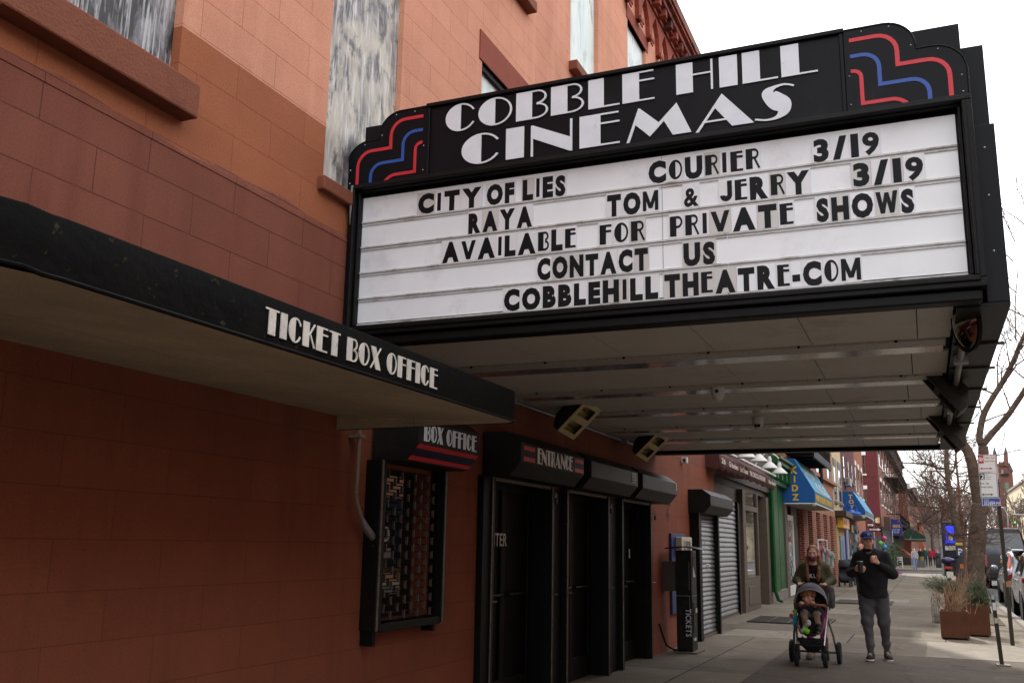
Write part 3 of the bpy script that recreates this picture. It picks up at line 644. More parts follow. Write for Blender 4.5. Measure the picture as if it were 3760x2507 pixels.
# ------------------------------------------------------------------ things hung under and near the marquee
M_heat = pm('heater_housing', c(46, 42, 36), .5, .3, var=.2, bump=.1); M_refl = pm('heater_reflector', c(196, 170, 98), .35, .55, var=.12, sc=8, bump=.05)
M_hframe = pm('heater_frame', c(196, 178, 136), .5, .2, var=.08)
def heater(cen, a, n, ln, wd, label, br):
    a = Vector(a).normalized(); n = Vector(n).normalized(); b = a.cross(n); cen = Vector(cen)
    F = lambda u, v, d=0: cen + a * u + b * v + n * d
    t = thing('patio_heater', cen, label, 'heater', 'infrared heaters under the marquee')
    h, w_ = ln / 2, wd / 2
    mb = MB(); mb.add([F(u, v, 0) for u, v in ((-h, -w_), (h, -w_), (h, w_), (-h, w_))] + [F(u, v, -.17) for u, v in ((-h * .55, -w_ * .8), (h * .55, -w_ * .8), (h * .55, w_ * .8), (-h * .55, w_ * .8))] + [F(u, v, -.07) for u, v in ((-h, -w_), (h, -w_), (h, w_), (-h, w_))],
                      [(0, 1, 9, 8), (1, 2, 10, 9), (2, 3, 11, 10), (3, 0, 8, 11), (8, 9, 5, 4), (9, 10, 6, 5), (10, 11, 7, 6), (11, 8, 4, 7), (4, 5, 6, 7)])
    mb.build('housing', M_heat, t)
    mb = MB(); mb.add([F(u, v, -.05) for u, v in ((-h * .97, -w_ * .95), (h * .97, -w_ * .95), (h * .97, w_ * .95), (-h * .97, w_ * .95))], [(0, 1, 2, 3)])
    mb.build('reflector', M_refl, t)
    mb = MB()
    def plate(u0, u1, v0, v1, d0=0, d1=.006): mb.add([F(u, v, d) for d in (d0, d1) for u, v in ((u0, v0), (u1, v0), (u1, v1), (u0, v1))], [(0, 3, 2, 1), (4, 5, 6, 7), (0, 1, 5, 4), (1, 2, 6, 5), (2, 3, 7, 6), (3, 0, 4, 7)])
    e = wd * .16
    plate(-h, h, -w_, -w_ + e); plate(-h, h, w_ - e, w_); plate(-h, -h + e, -w_ + e, w_ - e); plate(h - e, h, -w_ + e, w_ - e); plate(-e * .7, e * .7, -w_ + e, w_ - e)
    mb.build('front_frame', M_hframe if n.y < 0 else M_heat, t)
    for s in (-1, 1):
        mb = MB(); mb.tube([F(s * h * .5, -w_ * .75, -.03), F(s * h * .5, w_ * .75, -.03)], .012, 8); mb.ball(F(s * h * .5, w_ * .5, -.03), .022, 8, 6); mb.build('lamp_tube', pm('dark_quartz', c(36, 30, 26), .3, bump=0), t, smooth=True)
    mb = MB(); mb.tube([F(0, 0, -.16), br], .018, 8); mb.ball(br, .035, 8, 6); mb.build('bracket', M_heat, t, smooth=True)
    return t
zz4 = crop(1200, 1100, 1.68); zz5 = crop(2400, 900, 2352 / 1360)
p = atY(*zz4(1560, 742), 3.12); heater(p, (0, -.72, .69), (-.25, -.69, -.69), .42, .33, 'infrared heater with yellow reflector on the wall, nearest above the entrance doors', p + Vector((.1, .3, .2)))
p = atY(*zz4(2010, 905), 3.12); heater(p, (0, -.72, .69), (-.25, -.69, -.69), .42, .33, 'infrared heater with yellow reflector on the wall, above the far entrance door', p + Vector((.1, .3, .2)))
p = atX(*zz5(1800, 925), 8.2); heater(p, (0, -.6, -.8), (-.1, .8, -.6), .48, .24, 'dark infrared heater under the street edge of the marquee, nearest the round mirror', Vector((8.3, -.29, 2.78)))
p = atX(*zz5(1830, 1190), 10.8); heater(p, (0, -.6, -.8), (-.1, .8, -.6), .48, .24, 'dark infrared heater under the street edge of the marquee, farther from the round mirror', Vector((10.9, -.29, 2.78)))
mb = MB(); mb.tube([(7.6, 3.56, 2.83), (9.0, 3.56, 2.83), (13.8, 3.56, 2.83)], .018, 8)
for x in (8.2, 10.3, 12.0): mb.box(x, x + .12, 3.5, 3.6, 2.79, 2.845)
tag(mb.build('wall_conduit', _m['galvanised'], smooth=True), 'grey metal conduit along the wall just under the marquee ceiling, feeding the heaters', 'conduit')
mir = thing('convex_mirror', (6.0, -.3, 2.79), 'round convex safety mirror with black rim under the marquee corner', 'mirror')
ax = Vector((-.36, .9, -.12)).normalized()
MB().lathe([(.0, .045), (.05, .042), (.1, .03), (.135, .014), (.155, 0), (.155, -.005)], (6.0, -.29, 2.79), ax, 28).build('mirror_face', pm('mirror_glass', c(190, 190, 195), .03, 1, bump=0, var=.01), mir, smooth=True)
MB().lathe([(.153, -.02), (.168, -.015), (.17, .006), (.157, .01), (.153, .0)], (6.0, -.29, 2.79), ax, 28).build('rim', M_black, mir, smooth=True)
mb = MB(); mb.tube([Vector((6.0, -.29, 2.79)) - ax * .02, (6.1, -.36, 2.80), (6.2, -.36, 2.79)], .016); mb.build('mount', M_black, mir)
M_camw = pm('camera_white', c(206, 204, 198), .4, bump=0, var=.05)
for (x, y), lab in (((8.2, 1.57), 'white dome security camera on the marquee ceiling, nearer one with a square sensor'), ((10.3, 1.56), 'white turret security camera on the marquee ceiling, farther one with a dark twin lens')):
    t = thing('security_camera', (x, y, 2.838), lab, 'camera', 'cameras on the marquee ceiling')
    MB().lathe([(.06, 0), (.062, -.03), (.058, -.06), (.045, -.1), (.02, -.122), (.0, -.125)], (x, y, 2.85), (0, 0, 1), 18).build('dome', M_camw, t, smooth=True)
    mb = MB()
    if x < 9: mb.box(x - .064, x - .055, y - .012, y + .012, 2.79, 2.815)
    else: mb.ball((x - .047, y - .016, 2.755), .017, 8, 6); mb.ball((x - .047, y + .016, 2.755), .017, 8, 6)
    mb.build('lens', M_black, t)
p = atY(*crop(1200, 1500, 2336 / 1500)(2045, 295), 3.55)
t = thing('security_camera', (p.x, 3.6, p.z), 'small white camera on the terracotta wall right of the last entrance housing', 'camera')
mb = MB(); mb.box(p.x - .05, p.x + .05, 3.5, 3.6, p.z - .05, p.z + .05); mb.build('body', M_camw, t, bevel=.01)
box(p.x - .058, p.x - .051, 3.52, 3.56, p.z - .02, p.z + .02).build('lens', M_black, t)
p = atY(*crop(1200, 1500, 2336 / 1500)(2207, 272), 3.56)
tag(box(p.x - .09, p.x + .05, 3.48, 3.6, p.z - .13, p.z + .08).build('wall_light', pm('grey_fixture', c(140, 142, 150), .4), bevel=.01), 'small grey light fixture at the far corner of the terracotta wall', 'light')

# ------------------------------------------------------------------ ticket canopy on the left
can = thing('ticket_canopy', (3.5, 3.0, 2.25), 'low black edged concrete canopy with white TICKET BOX OFFICE lettering', 'canopy')
M_fas = pm('fascia_black', c(14, 13, 12), .8, spec=.1, var=.3, sc=6, bump=.25, bsc=25, stain=c(74, 70, 38), st_sc=16, st_lo=.62, st_hi=.70)
M_ply = bricks('canopy_plaster', c(164, 152, 130), c(158, 146, 124), c(136, 122, 102), 2.4, 3, .004, rough=.9, bump=.2, big=.22, plane='XY', coarse=1.0)
out_ = [(.4, 2.62), (1.0, 2.53), (1.84, 2.295), (1.9, 2.275), (1.96, 2.268), (3.6, 2.262), (5.3, 2.262), (5.36, 2.272), (5.395, 2.30), (5.41, 2.36), (5.45, 3.59)]
def band(o_, z0, z1, off=0.): return [[(x, y - off, z0) for x, y in o_], [(x, y - off, z1) for x, y in o_]]
mb = MB()
zs = [(2.222, -.004), (2.23, .004), (2.30, .006), (2.405, .004), (2.412, 0), (2.414, -.02)]
mb.sheet([[(x, y - o2, z + (.012 if x < 1.9 else 0)) for x, y in out_] for z, o2 in zs]); mb.build('fascia', M_fas, can, smooth=True, ang=30)
mb = MB(); o3 = [(.4, 2.62), (1.0, 2.53), (1.9, 2.282), (3.6, 2.268), (5.36, 2.275), (5.4, 2.34), (5.44, 3.6)]
vs = []; fs = []
for x, y in o3:
    for k in range(6):
        t = k / 5; yy = y + (3.6 - y) * t; vs.append((x, yy, 2.226 + .094 * t))
for i in range(len(o3) - 1):
    for k in range(5): fs.append((i * 6 + k, i * 6 + k + 1, (i + 1) * 6 + k + 1, (i + 1) * 6 + k))
mb.add(vs, fs); mb.build('soffit', M_ply, can)
mb = MB(); mb.add([(x, y + .01, 2.41) for x, y in out_] + [(.4, 3.6, 2.47), (5.45, 3.6, 2.47)], [tuple(range(len(out_))) + (len(out_) + 1, len(out_))]); mb.build('top_sheet', M_fas, can)
mb = MB(); mb.tube([(x, y - .008, 2.228 + (.012 if x < 1.9 else 0)) for x, y in out_], .006, 6); mb.build('drip_edge', M_frame, can)
M_gold = pm('letter_foil', c(226, 222, 212), .45, .15, var=.1, sc=14, bump=.5, bsc=12, stain=c(160, 146, 112), st_sc=10, st_lo=.6)
cf = lambda u, v, d=0: Vector((u, 2.2555 - d, v))
deco_text(None, 'TICKET BOX OFFICE', cf, 2.885, 2.262, .102, width=1.415, gap=.13, th=.004, t=.07, each=lambda m_: m_.build('sign_letter', M_gold, can))
cd = MB(); cd.tube([(5.62, 3.53, 2.33), (5.62, 3.53, 2.2), (5.615, 3.53, 1.8), (5.63, 3.53, 1.75), (5.72, 3.53, 1.62)], .0145, 10); cd.box(5.585, 5.655, 3.5, 3.6, 2.19, 2.21)
fit = MB(); fit.tube([(5.70, 3.53, 1.65), (5.74, 3.53, 1.6), (5.85, 3.525, 1.525)], [.017, .027, .027], 10)
t = thing('wall_conduit', (5.62, 3.6, 1.5), 'bent grey conduit coming down from the ticket canopy beside the box office', 'conduit')
cd.build('pipe', pm('painted_conduit', c(140, 128, 110), .5, .3, var=.15, bump=.2, stain=c(120, 96, 70), st_sc=12), t, smooth=True); fit.build('junction_fitting', _m['galvanised'], t, smooth=True)

# ------------------------------------------------------------------ shutter housings, rails, doors
M_hous = pm('shutter_housing_black', c(26, 24, 23), .5, .0, spec=.25, var=.15, sc=4, bump=.12, bsc=20, stain=c(38, 34, 32), st_sc=5)
M_rail2 = pm('guide_rail_black', c(15, 14, 13), .5, .0, spec=.2, var=.2, bump=.15, stain=c(112, 84, 64), st_sc=16, st_lo=.64, st_hi=.7)
M_worn = pm('worn_rail_edge', c(118, 108, 98), .5, .5, var=.25, sc=20, bump=.2, stain=c(60, 50, 44), st_sc=14)
PROF = [(3.598, 2.47), (3.36, 2.47), (3.225, 2.375), (3.225, 2.205), (3.335, 2.08), (3.598, 2.08)]
def housing(x0, x1, parent, dy=0, dz=0, mat=None, prof=PROF):
    mb = MB(); mb.prism([(y + dy, z + dz) for y, z in prof], x0, x1, lambda u, v, d: Vector((d, u, v)))
    return mb.build('shutter_housing', mat or M_hous, parent, bevel=.008)
def rail(x0, x1, z0, z1, parent, y0=3.53):
    o = MB().box(x0, x1, y0, 3.598, z0, z1).build('guide_rail', M_rail2, parent)
    box(x0 + .008, x0 + .026, y0 - .006, y0 - .0005, z0, z1).build('rail_edge', M_worn, o); return o
def padlock(x, y, z, lab):
    t = thing('padlock', (x, y, z), lab, 'padlock', 'padlocks on the shutter rails')
    box(x - .025, x + .025, y - .012, y + .012, z - .075, z - .015).build('body', M_black, t, bevel=.005)
    mb = MB(); mb.tube([(x - .016, y, z - .015), (x - .016, y, z + .02), (x, y, z + .036), (x + .016, y, z + .02), (x + .016, y, z - .015)], .006, 6); mb.build('shackle', _m['galvanised'], t)
ent = [(7.78, 9.5), (9.74, 11.56), (11.78, 13.6)]
M_door = pm('door_black', c(8, 8, 8), .5, spec=.12, var=.2, bump=.06, bsc=12)
labs = ['black roll shutter box over the first door, lettered ENTRANCE between red stripes', 'plain black roll shutter box over the middle door, with a white installer sticker', 'plain black roll shutter box over the last door, nearest the ticket kiosk']
dl = ['black cinema door behind the first pair of rails with grey ENTER lettering', 'black cinema door behind the middle pair of rails', 'black cinema door behind the last pair of rails, nearest the kiosk']
fr = facade(3.222)
M_sticker = pm('sticker_white', c(196, 196, 194), .5, bump=0)
for i, ((a, b), (da, db)) in enumerate(zip(ent, DOORS)):
    t = thing('entrance_shutter', ((a + b) / 2, 3.6, 2.1), labs[i], 'roll shutter', 'entrance roll shutters')
    h = housing(a, b, t)
    rail(da - .075, da, 0, 2.085, t); rail(db, db + .075, 0, 2.085, t)
    box(da, db, 3.54, 3.57, 2.05, 2.08).build('bottom_bar', M_worn, t)
    mb = MB()
    for x in (da - .05, db + .05): mb.tube([(x, 3.528, 1.0), (x + .04, 3.49, 1.0)], .01, 6)
    mb.build('latch_pin', M_worn, t)
    if i == 0:
        for u0, u1 in ((7.84, 8.1), (9.2, 9.46)):
            for z in (2.33, 2.235): box(u0, u1, 3.2205, 3.2235, z - .018, z + .018).build('stripe', M_red, h)
        deco_text(None, 'ENTRANCE', fr, 8.17, 2.215, .142, width=.95, gap=.13, th=.004, t=.08, each=lambda m_: m_.build('sign_letter', M_gold, h))
    if i == 1:
        s_ = box(11.28, 11.46, 3.2205, 3.2235, 2.24, 2.36).build('sticker', M_sticker, h); mb = MB()
        text(mb, 'A & D', facade(3.2203), 11.295, 2.315, .034, .001, .01, width=.14); text(mb, 'IRON WORKS', facade(3.2203), 11.295, 2.285, .017, .001, width=.14); text(mb, '718 492-6022', facade(3.2203), 11.295, 2.252, .02, .001, width=.15); mb.build('print', M_ltr, s_)
    if i == 2: box(13.5, 13.57, 3.2205, 3.2235, 2.27, 2.37).build('sticker', M_sticker, h)
    mb = MB(); mb.box(da, da + .012, 3.6, 3.779, 0, 2.1); mb.box(db - .012, db, 3.6, 3.779, 0, 2.1); mb.box(da + .012, db - .012, 3.6, 3.779, 2.09, 2.1); mb.box(db + .076, db + (.44 if i == 0 else .56 if i == 1 else .2), 3.588, 3.5985, 0, 2.07); mb.build('jamb_lining', M_black, t)
    d = thing('cinema_door', ((da + db) / 2, 3.78, 0), dl[i], 'door', 'cinema entrance doors')
    mid = (da + db) / 2
    mb = MB(); mb.box(da, db, 3.78, 3.84, 0, 2.1); mb.build('door_leaf', M_door, d)
    mb = MB(); mb.box(da + .02, da + .09, 3.755, 3.7795, .0, 2.08); mb.box(db - .09, db - .02, 3.755, 3.7795, 0, 2.08); mb.box(mid - .05, mid + .05, 3.755, 3.7795, 0, 2.08); mb.box(da + .09, db - .09, 3.757, 3.7795, 2.0, 2.08); mb.box(da + .09, db - .09, 3.757, 3.7795, 0, .25)
    mb.build('door_frame', M_black, d, bevel=.006)
    mb = MB(); mb.tube([(da + .12, 3.73, 1.02), (mid - .08, 3.73, 1.02)], .016); mb.tube([(mid + .08, 3.73, 1.02), (db - .12, 3.73, 1.02)], .016); mb.build('push_bar', M_rail2, d, smooth=True)
    if i == 0:
        mb = MB(); q = atY(*crop(1200, 1500, 2336 / 1500)(1002, 784), 3.752); text(mb, 'ENTER', facade(3.752), q.x - .36, q.z, .125, .002, .01, width=.47); mb.build('lettering', pm('door_lettering', c(215, 215, 212), .5, bump=0), d)
    if i == 1: box(da + .03, da + .085, 3.751, 3.7545, 1.6, 1.78).build('sticker', pm('sticker_green', c(120, 134, 116), .5, bump=0), d)
    if i == 2: box(12.95, 13.0, 3.749, 3.7565, 1.33, 1.45).build('plate', M_sticker, d)
padlock(9.41, 3.50, 1.98, 'black padlock hanging on the rail right of the first cinema door'); padlock(11.34, 3.50, 1.95, 'black padlock hanging on the rail right of the middle cinema door'); padlock(13.42, 3.50, 1.93, 'black padlock hanging on the wall right of the last cinema door')
sp_ = bpy.data.objects['entrance_shutter']; box(7.70, 7.853, 3.54, 3.599, 0, 2.079).build('side_plate', M_black, sp_)
# box office window
bo = thing('box_office_window', (6.4, 3.6, .88), 'barred box office window with a black steel frame and BOX OFFICE shutter box', 'window')
h = housing(5.88, 6.87, bo, dy=-.02, dz=-.03)
fb = facade(3.2035)
deco_text(None, 'BOX OFFICE', fb, 5.945, 2.193, .122, width=.86, gap=.14, th=.004, t=.08, each=lambda m_: m_.build('sign_letter', M_wlet, h))
M_navy = pm('stripe_navy', c(20, 24, 56), .5, bump=0)
p0, p1 = Vector((0, 3.205, 2.175)), Vector((0, 3.315, 2.05)); dn = (p1 - p0); nn = Vector((0, -dn.z, dn.y)).normalized() * -1
if nn.y > 0: nn = -nn
for a, b, m_ in ((.04, .26, M_red), (.28, .62, M_navy), (.64, .86, M_red)):
    mb = MB(); q = [p0 + dn * a + nn * .0055, p0 + dn * b + nn * .0055]
    mb.add([(x, v.y - .0 + k * 0, v.z) for k in (0,) for x in (5.89, 6.86) for v in q], [(0, 1, 3, 2)]); mb.build('stripe', m_, h, thick=.004)
for a, b in ((5.84, 5.925), (6.82, 6.88)):
    o = box(a, b, 3.475, 3.599, .9, 2.06).build('guide_rail', M_rail2, bo, bevel=.004)
    box(a + .01, a + .03, 3.468, 3.4745, .9, 2.06).build('rail_edge', M_worn, o)
box(5.925, 6.82, 3.48, 3.599, .89, .945).build('bottom_rail', M_rail2, bo, bevel=.004)
mb = MB(); mb.box(5.86, 5.90, 3.5, 3.6, .8, .9); mb.box(6.74, 6.78, 3.5, 3.6, .84, .89); mb.build('bracket', M_black, bo)
mb = MB(); lk = MB(); rows = 20; z_a, z_b = .96, 2.0
for r_ in range(rows + 1):
    z = z_a + (z_b - z_a) * r_ / rows; mb.tube([(5.925, 3.53, z), (6.82, 3.53, z)], .0045, 5)
    for k in range(5):
        x = 5.93 + (k + (.5 if r_ % 2 else 0)) * .2
        if x < 6.81 and r_ < rows: lk.box(x, x + .009, 3.520, 3.540, z - .004, z + (z_b - z_a) / rows + .004)
mb.build('grille_rods', M_frame, bo); lk.build('grille_links', pm('grille_link', c(112, 105, 98), .4, .6, var=.1), bo)
box(5.95, 6.8, 3.74, 3.80, .95, 2.02).build('backing', pm('backing_brown', c(32, 19, 14), .8), bo)
box(6.0, 6.5, 3.66, 3.739, 1.12, 1.98).build('glass_pane', pm('dark_glass', c(18, 20, 22), .03, 0, bump=0, spec=1.0), bo)
mb = MB(); mb.lathe([(.055, 0), (.055, .002), (.035, .003), (.035, 0)], (6.25, 3.659, 1.55), (0, -1, 0), 20); mb.box(6.225, 6.275, 3.6545, 3.6585, 1.535, 1.545); mb.box(6.225, 6.275, 3.6545, 3.6585, 1.555, 1.565); mb.build('round_sticker', M_sticker, bo)
mb = MB(); mb.box(6.15, 6.33, 3.6555, 3.6585, 1.38, 1.45); mb.build('notice', pm('notice_paper', c(150, 146, 150), .6, bump=0), bo)

# wall marks, blue board, kiosk
z6c = crop(1200, 1500, 2336 / 1500)
mk_ = pm('wall_stencil', c(84, 50, 44), .9, bump=0, stain=c(112, 62, 52), st_sc=10)
p = atY(*z6c(1950, 600), 3.597); fw_ = facade(3.5985)
mb = MB(); mb.prism([(p.x - .05, p.z + .09), (p.x - .05, p.z), (p.x - .12, p.z), (p.x, p.z - .11), (p.x + .12, p.z), (p.x + .05, p.z), (p.x + .05, p.z + .09)], 0, .002, fw_)
text(mb, 'TICKETS', fw_, p.x - .15, p.z + .12, .05, .002, width=.32)
tag(mb.build('stencil_arrow', mk_), 'faded dark arrow and word stencilled on the terracotta wall, pointing down to the kiosk', 'marking')
bb = thing('notice_board', (15.05, 3.6, .5), 'blue board fixed to the terracotta wall behind the ticket kiosk', 'board')
box(14.6, 15.5, 3.56, 3.599, .5, 1.69).build('board', pm('board_blue', c(36, 54, 104), .5, var=.15, bump=.1), bb, bevel=.004)
scn = thing('display_case', (15.15, 3.5, 1.4), 'cream framed display case holding a dark picture, mounted over the blue board', 'display case')
box(14.85, 15.55, 3.46, 3.5585, 1.36, 1.64).build('case', pm('case_cream', c(196, 186, 164), .5, var=.1), scn, bevel=.01)
box(14.98, 15.44, 3.456, 3.4595, 1.42, 1.58).build('picture', painted_panel('paint_dark_picture', [(.3, c(24, 24, 26)), (.5, c(60, 60, 62)), (.6, c(170, 168, 160)), (.7, c(30, 30, 32))], (6, 6, 6)), scn)
ks = thing('ticket_kiosk', (14.35, 3.29, 0), 'tall black ticket kiosk lettered TICKETS with a curved visor', 'kiosk')
M_kio = pm('kiosk_black', c(24, 23, 23), .45, .0, spec=.25, var=.15, bump=.06, bsc=25, stain=c(52, 50, 48), st_sc=6)
mb = MB(); mb.prism([(3.40, 0.03), (3.17, .03), (3.17, 1.44), (3.40, 1.44)], 14.16, 14.5, lambda u, v, d: Vector((d, u, v))); mb.build('cabinet', M_kio, ks, bevel=.02)
box(14.1, 14.62, 3.1, 3.44, .004, .028).build('base_plate', M_worn, ks)
mb = MB(); mb.sheet([[(14.0 + .0 * k, 3.52 - .1 * k, 1.40 + .1 * math.sin(PI * (.25 + .11 * k))) if j == 0 else (14.62, 3.52 - .1 * k, 1.40 + .1 * math.sin(PI * (.25 + .11 * k))) for k in range(6)] for j in range(2)]); mb.build('visor', pm('visor_grey', c(58, 55, 52), .4, .2), ks, smooth=True, thick=.012)
mb = MB()
for z0 in (1.28, .80): mb.box(14.153, 14.159, 3.2, 3.205, z0 - .4, z0)
mb.box(14.153, 14.159, 3.19, 3.40, .795, .802); mb.box(14.19, 14.5, 3.163, 3.169, .795, .802); mb.build('trim_line', _m['galvanised'], ks)
s_ = MB(); s_.add([(14.22, 3.164, 1.05), (14.44, 3.164, 1.05), (14.42, 3.164, 1.36), (14.24, 3.164, 1.36)], [(0, 1, 2, 3)]); s_.build('screen_recess', M_black, ks, thick=.004)
MB().add([(14.23, 3.161, 1.06), (14.40, 3.161, 1.06), (14.235, 3.161, 1.22)], [(0, 1, 2)]).build('screen', pm('screen_pale', c(200, 198, 176), .3, bump=0), ks, thick=.002)
mb = MB(); mb.box(14.22, 14.44, 3.160, 3.1685, .28, .72); mb.build('access_door', M_kio, ks, bevel=.006)
mb = MB(); mb.box(14.3, 14.37, 3.14, 3.159, .56, .62); mb.build('ticket_slip', M_sticker, ks)
box(14.24, 14.4, 3.1675, 3.1695, .17, .21).build('serial_label', M_sticker, ks)
mb = MB(); kf = frame((14.1585, 3.262, .62), (0, 0, -1), (0, -1, 0), (-1, 0, 0)); text(mb, 'TICKETS', kf, 0, 0, .082, .003, .02, width=.385); mb.build('lettering', M_wlet, ks)
mb = MB(); mb.box(14.18, 14.3, 3.41, 3.6, .86, 1.28); mb.build('side_panel', pm('panel_grey', c(84, 80, 78), .6, bump=.3, bsc=160), ks)
mb = MB(); mb.tube([(13.85, 3.58, .42), (13.88, 3.55, .3), (13.95, 3.5, .12), (14.08, 3.42, .05), (14.2, 3.39, .05)], .014, 8)
tag(mb.build('power_cable', M_black, smooth=True), 'black power cable looping from the wall into the base of the ticket kiosk', 'cable')
# ================================================================== SHOP FRONTS
SY = 4.1
def X_(cr, x, y, Y=SY): return atY(*cr(x, y), Y).x
M_brown = pm('shop_brown', c(58, 43, 35), .6, var=.15, bump=.1, stain=c(54, 40, 34), st_sc=4)
M_brown2 = pm('shop_wood', c(92, 78, 66), .55, var=.15, bump=.12, stain=c(66, 56, 48), st_sc=5)
M_steel = pm('shutter_steel', c(122, 121, 124), .42, .6, var=.1, sc=6, bump=.08, stain=c(92, 82, 74), st_sc=3)
M_glass = pm('window_glass', c(20, 24, 28), .04, 0, bump=0, spec=1., var=.3, sc=1)
M_green = pm('green_paint', c(14, 82, 32), .5, var=.1, bump=.1, stain=c(11, 60, 25), st_sc=3)
M_canvas = pm('awning_brown', c(78, 42, 36), .85, var=.12, sc=8, bump=.3, bsc=20)
M_white = pm('white_paint', c(226, 226, 222), .45, var=.04, bump=0)
M_cream = pm('cream_letter', c(214, 200, 190), .6, bump=0)
brown = thing('chocolate_shop', (23, SY, 0), 'dark brown shop front with display window and two brown awnings above', 'shop')
box(18.15, 28.0, SY + .02, 14, 3.0, 12.8).build('upper_wall', bricks('brick_brown', c(118, 74, 56), c(98, 60, 46), c(120, 108, 98), .22, .075, .008, bump=.3), brown)  # unseen upper height chosen tall, to block the sun beside the sunlit strip
box(18.15, 28.0, SY - .02, SY + .3, 2.86, 3.0).build('fascia_beam', M_brown, brown); box(18.15, 28.0, SY - .1, SY + .1, 3.0, 4.2).build('sign_band', M_brown, brown)
xs0, xs1 = 20.2, 22.95
box(18.16, xs0, SY - .02, SY + .4, 0, 2.86).build('side_pier', M_brown, brown)
box(xs0, xs1 + .4, SY, SY + .3, 2.52, 2.86).build('lintel', M_brown2, brown); box(xs1, 23.45, SY - .06, SY + .3, 0, 2.52).build('pier', M_brown, brown)
box(23.45, 23.72, SY - .12, SY + .2, 0, 2.86).build('pilaster', M_brown2, brown)
box(27.35, 27.75, SY - .1, SY + .3, 0, 2.86).build('pilaster', M_brown2, brown)
box(23.72, 27.35, SY + 1.5, SY + 1.6, 0, 2.86).build('recess_back', pm('recess_brown', c(46, 26, 20), .6), brown)
box(25.75, 27.35, SY + .3, SY + 1.5, -.02, .02).build('recess_floor', M_brown, brown)
box(26.3, 26.9, SY + 1.44, SY + 1.497, .9, 1.9).build('ochre_panel', pm('ochre', c(176, 122, 40), .6), brown)
# display window bay
box(23.72, 25.72, SY - .12, SY + 1.45, 0, .72).build('stall_riser', M_brown2, brown, bevel=.01); box(23.95, 25.5, SY - .135, SY - .1205, .14, .58).build('riser_panel', M_brown2, brown, bevel=.008)
wf = MB()
for a, b in ((23.72, 23.84), (25.60, 25.72)): wf.box(a, b, SY - .12, SY, .72, 2.86)
for a, b in ((.72, .8), (2.38, 2.5)): wf.box(23.84, 25.60, SY - .12, SY, a, b)
wf.box(25.62, 25.72, SY + .001, SY + 1.4, .72, .8); wf.box(25.62, 25.72, SY + .001, SY + 1.4, 2.38, 2.5)
wf = wf.build('display_window_frame', M_brown2, brown)
box(23.84, 25.60, SY - .07, SY - .06, .8, 2.38).build('glass', M_glass, wf); box(23.84, 25.6, SY - .07, SY - .06, 2.5, 2.86).build('glass', M_glass, wf)
box(23.9, 25.5, SY + .02, SY + .04, 2.52, 2.7).build('blue_poster', pm('poster_blue', c(30, 70, 150), .5, bump=0), wf)
def corr(x0, x1, z0, z1, yf, pitch=.075, dep=.018):
    mb = MB(); n = int((z1 - z0) / pitch); g = []
    for i in range(n + 1):
        z = z0 + (z1 - z0) * i / n
        for dz, dy in ((0, 0), (pitch * .18, -dep), (pitch * .6, -dep * .9), (pitch * .82, -.002)):
            if z + dz <= z1: g.append([(x0, yf + dy, z + dz), (x1, yf + dy, z + dz)])
    return mb.sheet(g)
t = thing('roll_shutter', (21.6, SY, 0), 'clean grey steel roll shutter closed under the brown lintel', 'roll shutter', 'closed steel roll shutters')
corr(xs0, xs1, .04, 2.52, SY - .02, .1, .02).build('curtain', M_steel, t, smooth=True, ang=50)
for a, b in ((xs0 - .06, xs0), (xs1, xs1 + .06)): box(a, b, SY - .09, SY + .02, 0, 2.52).build('guide_rail', M_rail2, t)
box(xs0, xs1, SY - .06, SY + .02, 0, .04).build('bottom_bar', M_worn, t)
padlock(xs0 + .12, SY - .08, .72, 'padlock on the clean steel shutter under the brown lintel')
t = thing('roll_shutter', (16.9, WY, 0), 'weathered steel roll shutter with white scrawl under a black box on the terracotta wall', 'roll shutter', 'closed steel roll shutters')
housing(15.95, 18.0, t, dz=-.04)
corr(16.2, 17.62, .05, 2.06, WY - .06, .075, .022).build('curtain', M_steel, t, smooth=True, ang=50)
box(16.02, 16.2, WY - .16, WY - .001, 0, 2.04).build('guide_rail', M_rail2, t); box(17.62, 17.72, WY - .16, WY - .001, 0, 2.04).build('guide_rail', M_rail2, t)
box(16.2, 17.62, WY - .1, WY - .03, 0, .05).build('bottom_bar', M_worn, t)
gr = MB(); random.seed(3)
for i in range(34):
    x = random.uniform(16.25, 17.2); z = random.choice([1.66, 1.585, 1.51, 1.435, 1.36, 1.285, 1.21, 1.135]) - .028; h_ = random.uniform(.02, .036)
    gr.tube([(x + .03 * math.sin(k * 1.1 + i), WY - .0835 + .001 * abs(k - 2), z + (k - 2) * h_ * .4) for k in range(5)], .006, 4)
gr.build('scrawl', M_white, t)
padlock(17.9, WY - .1, .7, 'padlock at the foot of the black rail beside the scrawled shutter')
# awnings
def swag(name, pts_top, label, x0, x1, zt, zb, yv, parent=None):
    """striped valance awning: sloping top from the wall, hanging scalloped valance"""
    t = thing(name, (x0, SY, zb), label, 'awning', 'brown shop awnings')
    n = 22; g = []
    for i in range(n + 1):
        x = x0 + (x1 - x0) * i / n; w_ = .012 * math.sin(i * 1.9) + .008 * math.sin(i * 4.3)
        g.append([(x, SY - .11, zt + .42), (x, yv, zt), (x, yv - .012 + w_, zt - (zt - zb) * .5), (x, yv + w_ * 1.6, zb + .022 * math.cos(i * 1.3) + .012 * math.sin(i * 2.7))])
    MB().sheet(g).build('canvas', M_canvas, t, smooth=True, thick=.004)
    MB().add([(x0, SY - .11, zt + .42), (x0, yv, zt), (x0, yv, zb), (x0, SY - .11, zb + .1)], [(0, 1, 2, 3)]).build('side_flap', M_canvas, t, thick=.004)
    return t
yv = 3.35
a = atY(*cA(400, 85), yv); b = atY(*cA(828, 265), yv); b2 = atY(*cA(828, 480), yv)
